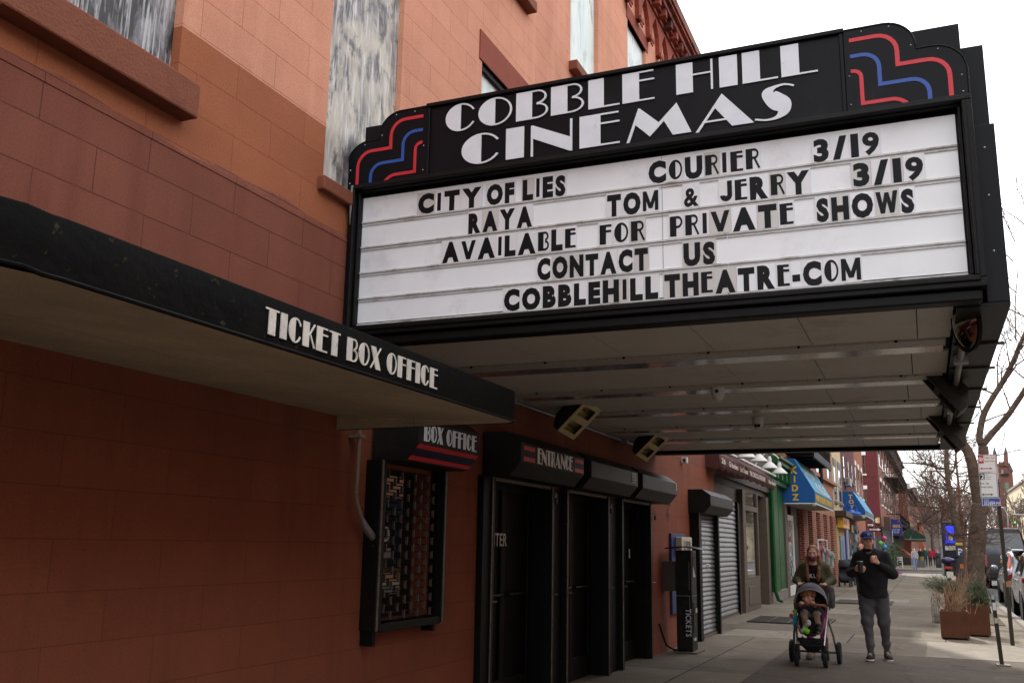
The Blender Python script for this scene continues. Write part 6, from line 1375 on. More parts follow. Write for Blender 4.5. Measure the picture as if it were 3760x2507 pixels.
evergreen((21.85, (pC0.y + pC1.y) / 2 + .05, pC0.z + .02), (.3, .3, .16), 700, 'dark evergreen spreading and drooping to the left of the rearmost planter', droop=(0, .36, .14), gold=0)
# wire tree guard
gd = thing('wire_guard', (23.1, .05, 0), 'low hoop guard of thin dark wires at the edge of the tree pit', 'fence'); mb = MB()
for i in range(9):
    a = atX(*cE(205 + i * 11, 1005), 23.1); mb.tube([(23.1 + .02 * (i % 3), a.y, 0), (23.1, a.y + .004 * (i % 2), .42 + .05 * math.sin(i)), (23.1, a.y - .02, .56 + .06 * math.sin(i * .9))], .004, 4)
a = atX(*cE(205, 900), 23.1); b = atX(*cE(300, 900), 23.1)
for z in (.12, .34): mb.tube([(23.1, a.y, z), (23.1, b.y, z)], .003, 4)
mb.build('wires', M_iron, gd)
# parking meter
MXX = 49.0; a = atX(*cK(668, 740), MXX); b = atX(*cK(830, 740), MXX); zt_ = atX(*cK(668, 735), MXX).z; yc = (a.y + b.y) / 2; hw = (a.y - b.y) / 2
pmr = thing('parking_meter', (MXX, yc, 0), 'grey pay station parking meter with yellow band and white P on blue', 'parking meter')
box(MXX, MXX + .4, yc - hw, yc + hw, .0, zt_ + .1).build('cabinet', pm('meter_grey', c(58, 60, 66), .5, .2), pmr, bevel=.03)
box(MXX - .006, MXX + .41, yc - hw - .004, yc + hw + .004, zt_ - .14, zt_).build('yellow_band', M_yel, pmr); bp = box(MXX - .006, MXX - .0005, yc - hw + .02, yc + hw - .02, zt_ - .62, zt_ - .18).build('blue_panel', pm('meter_blue', c(26, 66, 104), .5, bump=0), pmr)
mb = MB(); text(mb, 'P', endface(MXX - .0065), -yc - .09, zt_ - .54, .28, .004, .03); mb.build('letter', M_swhite, bp)
box(MXX - .006, MXX - .0005, yc - hw + .08, yc + hw - .12, zt_ - 1.15, zt_ - .95).build('sticker', stk[2], pmr)
# link kiosk with lit screen
LX = 66.0; a = atX(*cK(385, 345), LX); b = atX(*cK(700, 345), LX); zt_ = atX(*cK(500, 345), LX).z
lk_ = thing('screen_kiosk', (LX, (a.y + b.y) / 2, 0), 'tall street kiosk with a lit deep blue advertising screen', 'kiosk')
box(LX, LX + .3, b.y, a.y, 0, zt_).build('body', pm('kiosk_body', c(30, 30, 38), .4, .2), lk_, bevel=.02); box(LX - .02, LX + .32, a.y, a.y + .12, 0, zt_).build('side_fin', pm('kiosk_fin', c(150, 152, 156), .4, .4), lk_)
M_s1 = pm('screen_navy', c(14, 14, 60), .3, bump=0, emit=c(22, 20, 96), es=.45); M_s2 = pm('screen_blue', c(30, 50, 220), .3, bump=0, emit=c(36, 60, 236), es=.8); M_s3 = pm('screen_pale', c(140, 150, 210), .3, bump=0, emit=c(120, 134, 210), es=.55)
def scr(px0, py0, px1, py1, m_, nm, d): p = atX(*cK(px0, py0), LX); q = atX(*cK(px1, py1), LX); return box(LX - d, LX - d + .004, min(q.y, p.y), max(q.y, p.y), q.z, p.z).build(nm, m_, lk_)
scr(425, 400, 690, 890, M_s1, 'screen', .006); scr(480, 705, 685, 745, M_s2, 'screen_bar', .012); scr(470, 800, 690, 885, M_s3, 'screen_caption', .012); scr(485, 595, 515, 690, M_s2, 'screen_block', .012); scr(535, 600, 620, 690, M_s3, 'screen_figure', .012); scr(480, 420, 640, 560, M_s2, 'screen_glow', .0085)
# moped
def wheel(t, x, y, r, w_, nm='wheel', hub=None):
    o = MB().lathe([(r * .62, -w_ / 2), (r * .9, -w_ / 2), (r, -w_ * .3), (r, w_ * .3), (r * .9, w_ / 2), (r * .62, w_ / 2)], (x, y, r), (0, 1, 0), 22).build(nm, pm('tyre', c(26, 26, 27), .85, bump=.2), t, smooth=True)
    MB().lathe([(.03, -w_ * .3), (r * .2, -w_ * .42), (r * .6, -w_ * .25), (r * .62, 0), (r * .6, w_ * .25), (r * .2, w_ * .42), (.03, w_ * .3)], (x, y, r), (0, 1, 0), 18).build('rim', hub or pm('rim_alloy', c(120, 120, 124), .35, .8, bump=0), o, smooth=True); return o
MOX = 46.5; my = atX(*cK(545, 1300), MOX).y
mp = thing('moped', (MOX, my, 0), 'dark delivery moped with purple black top box and red tail light at kerb', 'moped')
wheel(mp, MOX + .25, my, .26, .13); wheel(mp, MOX + 1.5, my, .26, .12)
mb = MB(); mb.box(MOX + .1, MOX + .9, my - .13, my + .13, .42, .82); mb.box(MOX + .9, MOX + 1.3, my - .1, my + .1, .3, .42); mb.box(MOX + 1.25, MOX + 1.42, my - .12, my + .12, .3, 1.0); mb.build('body', M_black, mp, bevel=.05)
MB().ball((MOX + .3, my, 1.06), (.26, .3, .16), 14, 10).build('top_box', pm('box_purple', c(44, 34, 76), .25, bump=0), mp, smooth=True)
box(MOX + .02, MOX + .16, my - .17, my + .17, .72, .83).build('tail_light', pm('lamp_red', c(170, 40, 30), .2, bump=0), mp, bevel=.02); box(MOX + .0, MOX + .02, my - .17, my + .1, .36, .62).build('number_plate', M_swhite, mp)
mb = MB(); mb.tube([(MOX + 1.3, my - .36, 1.05), (MOX + 1.35, my, 1.02), (MOX + 1.3, my + .36, 1.05)], .018); mb.ball((MOX + 1.3, my - .4, 1.22), (.02, .08, .05), 8, 6); mb.ball((MOX + 1.3, my + .4, 1.22), (.02, .08, .05), 8, 6); mb.build('handlebar', M_black, mp)
mb = MB(); mb.tube([(MOX - .02, my - .12, .18), (MOX - .02, my + .12, .18)], .03); mb.build('exhaust', M_worn, mp)
# traffic light and lamp post
TLX = 70.0; q = atX(*cM(2060, 1215), TLX); arm0 = atX(*cM(2040, 1130), TLX); arm1 = atX(*cM(2230, 1140), TLX); sz = (atX(*cM(2060, 1178), TLX).z - atX(*cM(2060, 1262), TLX).z)
tl = thing('traffic_light', (TLX, q.y, q.z), 'yellow traffic light showing green, hung from a mast arm at the right edge', 'traffic light')
mb = MB(); mb.tube([arm0, arm1, arm1 + Vector((0, -5, .1))], .06, 8); mb.tube([arm1 + Vector((0, -5, -6)), arm1 + Vector((0, -5, .5))], .1, 8); mb.build('mast_arm', _m['galvanised'], tl)
box(TLX - .12, TLX + .12, q.y - sz * .17, q.y + sz * .17, q.z - sz / 2, q.z + sz / 2).build('housing', pm('signal_yellow', c(206, 158, 42), .5, bump=0), tl, bevel=.03)
for k, (m_, nm) in enumerate(((pm('lens_dark_red', c(70, 20, 18), .3, bump=0), 'red_lens'), (pm('lens_dark_amber', c(66, 40, 16), .3, bump=0), 'amber_lens'), (pm('lens_green', c(40, 230, 150), .3, bump=0, emit=c(60, 255, 180), es=1.2), 'green_lens'))):
    MB().lathe([(sz * .13, 0), (sz * .13, .03), (.001, .05)], (TLX - .12, q.y, q.z + sz * (.32 - .32 * k)), (-1, 0, 0), 14).build(nm, m_, tl)
mb = MB(); mb.tube([Vector((TLX, q.y, q.z + sz / 2)), Vector((TLX, q.y, arm0.z))], .03); mb.build('hanger', _m['galvanised'], tl)
LPX = 90.0; lp = thing('street_lamp', (LPX, -5, 0), 'thin curved grey street lamp rising behind the black van', 'street lamp'); P, _rr = limb(cM, [(1962, 1300), (1958, 1180), (1940, 1100), (1905, 1052), (1875, 1035)], LPX, .07, .05)
mb = MB(); mb.tube([Vector((P[0].x, P[0].y, 0))] + P, .06, 8); mb.build('pole', _m['galvanised'], lp); mb = MB(); mb.ball(P[-1], (.15, .35, .08), 10, 6); mb.build('head', _m['galvanised'], lp)
# chalkboard
AX = 96.0; a = atX(*cK(282, 960), AX); b = atX(*cK(420, 960), AX); z0_ = 0
ab = thing('chalkboard', (AX, (a.y + b.y) / 2, 0), 'black A frame chalkboard standing on the far sidewalk', 'sign board'); H_ = 1.28
mb = MB()
for s in (-1, 1): mb.add([(AX + s * .3 * (1 - t) + e, y, z) for t, z in ((0, 0), (1, H_)) for e in (-.02, .02) for y in (b.y, a.y)], [(0, 1, 3, 2), (4, 6, 7, 5), (0, 4, 5, 1), (2, 3, 7, 6), (0, 2, 6, 4), (1, 5, 7, 3)])
mb.build('frame', M_iron, ab); mb = MB(); mb.add([(AX - .3 * (1 - t) - .03, y, t * H_) for t in (.25, .95) for y in (b.y + .08, a.y - .08)], [(0, 1, 3, 2)]); mb.build('slate', pm('chalk_slate', c(46, 52, 54), .8, bump=0), ab, thick=.01)
# planks and crates of the grocer, chair, balloons
gs = thing('produce_stand', (108, 3, 0), 'grocer stand stacked with orange and brown produce under the green awning', 'market stall')
GX = 108.0; a = atX(*cL(985, 780), GX); b = atX(*cL(1240, 940), GX)
box(GX, GX + 14, b.y, a.y + .4, 0, .75).build('table', M_brown, gs); random.seed(4); mb = MB(); m2 = MB()
MB().add([(x, y, z) for x in (GX, GX + 14) for y, z in ((b.y, .76), (a.y + .3, 1.75), (a.y + .3, .76))], [(0, 1, 2), (3, 5, 4), (0, 3, 4, 1)]).build('display_slope', M_brown2, gs)
for i in range(120):
    t_ = random.random(); (mb if random.random() < .5 else m2).ball((GX - .1 + random.random() * 12, b.y + (a.y + .3 - b.y) * t_ - .1, .85 + .95 * t_), .13, 6, 4)
mb.build('oranges', pm('fruit_orange', c(166, 92, 46), .6, bump=0), gs); m2.build('fruit', pm('fruit_brown', c(130, 84, 56), .6, bump=0), gs)
CHX_ = 92.0; a = atX(*cL(955, 1000), CHX_)
wc = thing('white_chair', (CHX_, a.y, 0), 'white slatted metal cafe chair on the sidewalk before the grocer', 'chair'); cw = atX(*cL(955, 1000), CHX_).y - atX(*cL(1060, 1000), CHX_).y; y1_ = a.y; y0_ = a.y - cw
mb = MB()
for x in (CHX_, CHX_ + .5):
    for y in (y0_, y1_): mb.tube([(x, y, 0), (x, y, .45 if x > CHX_ else .92)], .025, 6)
mb.build('legs', M_white, wc); mb = MB()
for i in range(5): mb.box(CHX_ + .02 + i * .1, CHX_ + .09 + i * .1, y0_, y1_, .43, .46)
mb.build('seat', M_white, wc); mb = MB()
for z in (.6, .72, .84): mb.box(CHX_ - .02, CHX_ + .01, y0_, y1_, z, z + .07)
mb.build('backrest', M_white, wc)
BX = 60.0
for (px, py), k, lab in (((675, 560), c(226, 70, 120), 'pink balloon, uppermost of the three balloons'), ((600, 662), c(120, 206, 76), 'green balloon, left of the three balloons'), ((686, 745), c(50, 150, 214), 'blue balloon, lowest of the three balloons')):
    q = atX(*cL(px, py), BX); t = thing('balloon', q, lab, 'balloon', 'party balloons on the sidewalk'); r_ = .142
    MB().lathe([(.001, -r_ * 1.32), (.02, -r_ * 1.28), (.012, -r_ * 1.2), (r_ * .5, -r_ * .88), (r_ * .9, -r_ * .35), (r_, .1 * r_), (r_ * .85, r_ * .6), (r_ * .5, r_ * .92), (.001, r_ * 1.04)], q, (0, 0, 1), 18).build('skin', pm('balloon_%d' % px, k, .25, bump=0, var=.03), t, smooth=True)
    MB().tube([q - Vector((0, 0, r_ * 1.3)), q - Vector((0, .05, .6)), Vector((BX, atX(*cL(640, 1000), BX).y, .3))], .004, 4).build('string', M_white, t)
bw = thing('balloon_weight', (BX, 1.9, 0), 'bundle of pink and purple foil streamers holding the balloons', 'decoration'); mb = MB(); random.seed(9); qq = atX(*cL(920, 1120), BX)
for k in range(9): mb.tube([(BX, qq.y + random.uniform(-.1, .3), random.uniform(.0, .1)), (BX, qq.y + random.uniform(-.2, .2), random.uniform(.1, .3)), (BX - .1, qq.y + random.uniform(-.35, .3), random.uniform(.0, .5))], .02, 5)
mb.build('streamers', pm('foil_pink', c(206, 90, 190), .3, .3, bump=0), bw)
# potted bush near the balloons
t = thing('bush', (80, 2, 0), 'dark green column shaped bush beside the grey corner shop front', 'shrub'); mb = MB(); random.seed(13); q = atX(*cL(840, 900), 84.0); q2 = atX(*cL(840, 700), 84.0)
t.location = (84, q.y, 0)
for k in range(900):
    v = Vector((random.gauss(0, .22), random.gauss(0, .26), random.uniform(.2, q2.z))); p = Vector((84, q.y, 0)) + v; d = Vector((random.gauss(0, 1), random.gauss(0, 1), 1)).normalized() * .12; s_ = d.orthogonal().normalized() * .04; mb.quad(p - s_, p + d, p + s_)
mb.build('foliage', M_need, t); MB().lathe([(.2, 0), (.26, .3), (.24, .3), (.001, .28)], (84, q.y, 0), (0, 0, 1), 12).build('pot', M_brown, t)
# clothes rail and parked strollers by the KIDZ shop
RX = 30.0; a = atX(*cD(436, 230), RX); b = atX(*cD(500, 230), RX)
ra = thing('clothes_rail', (RX, (a.y + b.y) / 2, 0), 'white clothes rail hung with small pastel garments outside the children shop', 'clothes rail')
mb = MB(); mb.tube([(RX, a.y, 0), (RX, a.y, a.z), (RX + .9, b.y, a.z), (RX + .9, b.y, 0)], .018, 6); mb.tube([(RX, a.y, a.z), (RX, b.y, a.z)], .02, 6); mb.build('rail', M_white, ra)
cols = [c(120, 160, 154), c(206, 196, 190), c(196, 130, 138), c(150, 90, 96), c(210, 200, 196), c(96, 140, 140), c(214, 150, 160), c(190, 186, 176)]; random.seed(6)
for i in range(2, 10):
    y = a.y + .1 - i * (a.y - b.y + .28) / 10; x = RX - .05 + i * .06; w_ = .16; l = random.uniform(.34, .5); z = a.z - .06 - .03 * i
    mb = MB(); mb.prism([(-w_ * .3, 0), (w_ * .3, 0), (w_ * .85, -.12), (w_ * .7, -.2), (w_ * .42, -.14), (w_ * .48, -l), (-w_ * .48, -l), (-w_ * .42, -.14), (-w_ * .7, -.2), (-w_ * .85, -.12)], -.02, .02, lambda u, v, d: Vector((x + d * 1.4 + u * .45, y + u * .9, z + v))); mb.build('garment', pm('garment_%d' % (i % 8), cols[i % 8], .9, var=.3, sc=22, bump=.2), ra)
def fold_stroller(x, y, label, mat):
    t = thing('parked_stroller', (x, y, 0), label, 'stroller', 'strollers parked by the toy shop')
    wheel(t, x - .1, y - .2, .13, .05); wheel(t, x - .1, y + .2, .13, .05); wheel(t, x + .5, y - .24, .15, .05); wheel(t, x + .5, y + .24, .15, .05); box(x - .05, x + .45, y - .18, y + .18, .16, .36).build('basket', mat, t, bevel=.05)
    mb = MB()
    for s in (-.22, .22): mb.tube([(x - .1, y + s, .1), (x + .2, y + s, .55), (x + .55, y + s, 1.02), (x + .6, y + s, 1.04)], .015, 6); mb.tube([(x + .5, y + s, .12), (x + .2, y + s, .55)], .014, 6)
    mb.tube([(x + .58, y - .22, 1.03), (x + .58, y + .22, 1.03)], .02, 6); mb.build('frame', M_iron, t)
    MB().sheet([[((x - .12, x - .06, x + .02, x + .2, x + .3, x + .42, x + .5)[i], y - .22 + .088 * j, (.22, .34, .46, .44, .58, .8, 1.0)[i] + .06 * abs(j - 2.5) / 2.5) for j in range(6)] for i in range(7)]).build('seat', mat, t, smooth=True, thick=.03)
    MB().sheet([[(x + .46 - .36 * math.sin(R(i * 13)) * (1 - .25 * (abs(j - 3) / 3) ** 2), y - .23 + .077 * j, .78 + .30 * math.cos(R(i * 13)) * (1 - .45 * (abs(j - 3) / 3) ** 2)) for j in range(7)] for i in range(8)]).build('hood', mat, t, smooth=True, thick=.01)
q = atX(*cD(715, 640), 42.0); fold_stroller(q.x, q.y, 'black folding stroller parked by the brick piers, nearest the sidewalk', pm('stroller_black', c(34, 36, 42), .8, bump=.2)); fold_stroller(q.x + 2.2, q.y - .05, 'dark blue stroller parked just behind the black one', pm('stroller_blue', c(44, 54, 74), .8, bump=.2))

# ================================================================== VEHICLES (left side to the sidewalk, rear towards the viewer)
def suv(label, name, rx, yl, paint, rz=0., zb=-.14, tail='tall', W_=1.86, Ln=4.6, roof=1.68):
    """rx: X of the rear bumper, yl: Y of the left flank; built as one lofted shell, glass and lamps are patches of it"""
    t = thing(name, (rx + Ln / 2, yl - W_ / 2, zb), label, 'car', 'cars parked along the kerb'); yc = yl - W_ / 2
    belt = 1.02
    ST = [(0, .62, .80, .82, .0), (.05, .86, .95, 1.0, 0), (.22, .97, .98, 1.30, .5), (.42, .99, 1.0, 1.50, .70), (.62, 1, 1, roof - .05, .76), (.95, 1, 1, roof, .78), (1.6, 1, 1, roof + .01, .79), (2.3, 1, 1, roof - .01, .78), (2.75, 1, 1, roof - .12, .75), (3.05, 1, 1, 1.36, .74), (3.38, 1, .99, 1.06, .72), (3.7, .98, .97, 1.0, .7), (4.2, .95, .92, .93, .62), (4.5, .86, .8, .80, .5), (4.6, .7, .6, .62, .4)]
    rows = []
    for x, wl, wb, zt, wt in ST:
        hw = W_ / 2; zt_ = zt; cab = zt > belt + .05; zz_ = min(belt, zt - .05)
        prof = [(0, .24), (hw * wl * .86, .24), (hw * wl * .985, .38), (hw * wl, .62), (hw * wb, zz_ - .12), (hw * wb * .965, zz_)]
        if cab: prof += [(hw * (wb * .94 * .6 + wt * 1.02 * .4), belt + (zt_ - belt) * .45), (hw * wt * 1.02, zt_ - .07), (hw * wt * .86, zt_), (0, zt_ + .025)]
        else: prof += [(hw * wb * .9, zt_ - .02), (hw * wb * .75, zt_), (hw * wb * .5, zt_ + .012), (0, zt_ + .02)]
        rows.append([(rx + x, y, z) for y, z in prof])
    grid = [[(x, yc + y, z + zb) for x, y, z in r] for r in rows]; grid2 = [[(x, yc - y, z + zb) for x, y, z in r] for r in rows]
    body = MB(); body.sheet(grid); body.sheet(grid2)
    b_ = body.build('body', paint, t, smooth=True, ang=50)
    bm = bmesh.new(); bm.from_mesh(b_.data); bmesh.ops.remove_doubles(bm, verts=bm.verts, dist=.001); bmesh.ops.recalc_face_normals(bm, faces=bm.faces); bm.to_mesh(b_.data); bm.free()
    q = b_.modifiers.new('s', 'SUBSURF'); q.levels = 1; q.render_levels = 2
    gl = pm('car_glass', c(20, 24, 28), .03, 0, bump=0, spec=1., var=.1)
    def off(p, n, d=.02): return (p[0] + n[0] * d, p[1] + n[1] * d, p[2] + n[2] * d)
    for sg, G in ((1, grid), (-1, grid2)):     # side glass
        for i0, i1, nm in ((4, 6, 'rear_window'), (6, 8, 'front_window')):
            mb = MB(); a0, a1 = (.08, .03); g = []
            for i in range(i0, i1 + 1):
                t_ = .1 if i == i0 else (-.1 if i == i1 else 0); l, h = Vector(G[i][5]), Vector(G[i][7]); mid = Vector(G[i][6]); g.append([off(l.lerp(mid, .25) + Vector((t_, 0, 0)), (0, sg, .3)), off(mid + Vector((t_, 0, 0)), (0, sg, .3)), off(mid.lerp(h, .75) + Vector((t_, 0, 0)), (0, sg, .3))])
            mb.sheet(g).build(nm, gl, t, thick=.01)
    # rear window
    mb = MB(); g = []
    for i, s in ((1, .55), (2, .25), (3, .0), (4, -.0)):
        x = grid[i][0][0]; zt = rows[i][-1][2] + zb; hw = rows[i][7][1] * .92
        g.append([(x - .035, yc + hw * (k / 3 - 1), zt + .0 - .03 * abs(k / 3 - 1) ** 2 + .02) for k in range(7)])
    mb.sheet(g[1:]).build('back_window', gl, t, smooth=True, thick=.012)
    lm = pm('tail_lamp', c(150, 16, 22), .12, bump=0, spec=1.); lo = pm('tail_lamp_orange', c(220, 84, 60), .12, bump=0, spec=1.)
    for sg in (1, -1):
        if tail == 'tall':
            mb = MB(); y_ = yc + sg * W_ / 2 * .80; mb.tube([(rx + .55, y_ - sg * .04, 1.58 + zb), (rx + .36, y_ + sg * .005, 1.42 + zb), (rx + .2, y_ + sg * .045, 1.22 + zb), (rx + .12, y_ + sg * .07, 1.04 + zb)], [.02, .032, .04, .045], 8); mb.build('tail_light', lo if sg > 0 else lm, t, smooth=True)
            mb = MB(); mb.ball((rx + .12, y_ + sg * .06, .93 + zb), (.13, .1, .16), 10, 8); mb.build('tail_light', lm, t, smooth=True)
        else:
            mb = MB(); mb.ball((rx + .16, yc + sg * W_ / 2 * .84, .97 + zb), (.20, .16, .12), 12, 8); mb.build('tail_light', lm, t, smooth=True)
    box(rx - .03, rx + .3, yc - W_ * .44, yc + W_ * .44, .26 + zb, .46 + zb).build('bumper', pm('trim_plastic', c(40, 40, 42), .7, bump=.1), t, bevel=.05); box(rx - .04, rx - .031, yc - .26, yc + .26, .62 + zb, .76 + zb).build('number_plate', M_yel, t)
    for sg in (1, -1):
        mb = MB(); mb.ball((rx + 2.95, yc + sg * (W_ / 2 + .12), 1.12 + zb), (.1, .11, .09), 12, 8); mb.build('mirror', paint, t, smooth=True)
        for hx in (1.35, 2.15): mb = MB(); mb.tube([(rx + hx, yc + sg * (W_ / 2 + .0), .95 + zb), (rx + hx + .09, yc + sg * (W_ / 2 + .035), .955 + zb), (rx + hx + .2, yc + sg * (W_ / 2 + .0), .95 + zb)], .018, 6); mb.build('door_handle', pm('chrome', c(200, 200, 204), .15, 1, bump=0), t, smooth=True)
        for wx in (.86, 3.56):
            o = wheel(t, rx + wx, yc + sg * (W_ / 2 - .115), .345, .24); o.location = o.location + Vector((0, 0, zb))
            MB().lathe([(.40, -.02), (.42, 0), (.40, .02), (.36, .02), (.36, -.02)], (rx + wx, yc + sg * (W_ / 2 - .005), .36 + zb), (0, 1, 0), 24).build('wheel_arch', _m['trim_plastic'], t)
        mb = MB(); mb.tube([(rx + .75, yc + sg * W_ * .35, roof + .05 + zb), (rx + 1.6, yc + sg * W_ * .36, roof + .075 + zb), (rx + 2.5, yc + sg * W_ * .35, roof + .03 + zb)], .02, 6); mb.build('roof_rail', _m['trim_plastic'], t)
    mb = MB(); mb.prism([(.35, roof - .02), (.34, roof + .02), (.75, roof + .04), (.75, roof)], -W_ * .36, W_ * .36, lambda u, v, d: Vector((rx + u, yc + d, v + zb))); mb.build('spoiler', paint, t, bevel=.01)
    return t
M_silver = pm('paint_silver', c(176, 178, 182), .25, .35, var=.03, bump=0, spec=.8); M_grpaint = pm('paint_grey', c(140, 144, 150), .25, .35, var=.03, bump=0, spec=.8)
suv('silver grey estate car cut off by the right edge, nearest of the parked cars', 'parked_car', 26.1, -2.02, M_silver, tail='low')
suv('grey sport utility car with tall red tail lights parked ahead of the silver one', 'parked_car', 33.2, -2.12, M_grpaint, tail='tall')
VX = 49.5; vy0, vy1 = -2.38, -4.1
vn = thing('black_van', (VX + 2.5, (vy0 + vy1) / 2, -.14), 'tall black van with a wide dark blue rear window, parked beyond the cars', 'van'); yc = (vy0 + vy1) / 2
M_vblk = pm('paint_black', c(18, 18, 20), .2, .2, var=.05, bump=0, spec=.8)
prf = [(-.86, .35), (.86, .35), (.9, .55), (.9, 1.4), (.86, 1.9), (.74, 2.5), (.62, 2.66), (-.62, 2.66), (-.74, 2.5), (-.86, 1.9), (-.9, 1.4), (-.9, .55)]
MB().prism([(y, z - .14) for y, z in prf], VX, VX + 5.2, lambda u, v, d: Vector((d, yc + u * .98, v))).build('body', M_vblk, vn, bevel=.06)
MB().prism([(y, z - .14) for y, z in ((-.8, 1.52), (.8, 1.52), (.78, 1.85), (.66, 2.46), (-.66, 2.46), (-.78, 1.85))], VX - .02, VX - .001, lambda u, v, d: Vector((d, yc + u * .98, v))).build('back_window', pm('van_glass', c(28, 40, 56), .05, 0, bump=0, spec=1., var=.2, sc=1.5), vn)
box(VX - .12, VX - .001, yc - .85, yc + .85, .3, .62).build('bumper', _m['trim_plastic'], vn, bevel=.04); box(VX - .015, VX - .0005, yc - .1, yc + .22, 1.0, 1.14).build('number_plate', pm('plate_orange', c(206, 150, 60), .5, bump=0), vn)
MB().prism(_ring(0, 1.27, .09, .1, 0, 359.9, .03, 16), VX - .02, VX - .0008, lambda u, v, d: Vector((d, yc + u + .12, v))).build('badge', _m['chrome'], vn)
for sg in (1, -1): box(VX - .02, VX + .1, yc + sg * .80 - .06, yc + sg * .80 + .06, .82, 1.34).build('tail_light', _m['tail_lamp'], vn, bevel=.02)
mb = MB(); mb.tube([(VX + .05, yc - .5, 2.56), (VX + .05, yc + .5, 2.56)], .03, 6); mb.build('roof_light_bar', pm('lamp_strip_red', c(150, 30, 40), .3, bump=0), vn)
box(VX + .02, VX + 5.0, yc - .6, yc + .6, 2.521, 2.545).build('roof_edge', M_white, vn)
for sg in (1, -1):
    for wx in (.9, 4.2): o = wheel(vn, VX + wx, yc + sg * .74, .36, .24); o.location = o.location + Vector((0, 0, -.14))
wv = thing('white_van', (92, -4, -.14), 'small white van far ahead between the trunk and the pay station', 'van'); q = atX(*cK(895, 900), 100.0)
box(100, 104.6, q.y - .9, q.y + .9, .2, 1.0).build('body', M_white, wv, bevel=.1); box(100.2, 103.6, q.y - .82, q.y + .82, 1.0, 1.85).build('cab', M_white, wv, bevel=.12); box(100.17, 100.195, q.y - .66, q.y + .66, 1.12, 1.7).build('back_window', M_glass, wv)
wv.location = (102, q.y, -.14)
for ch_ in wv.children: ch_.location = -Vector(wv.location)
for sg in (1, -1):
    for wx in (.8, 3.6): o = wheel(wv, 100 + wx, q.y + sg * .8, .33, .2); o.location = o.location + Vector((0, 0, -.14))
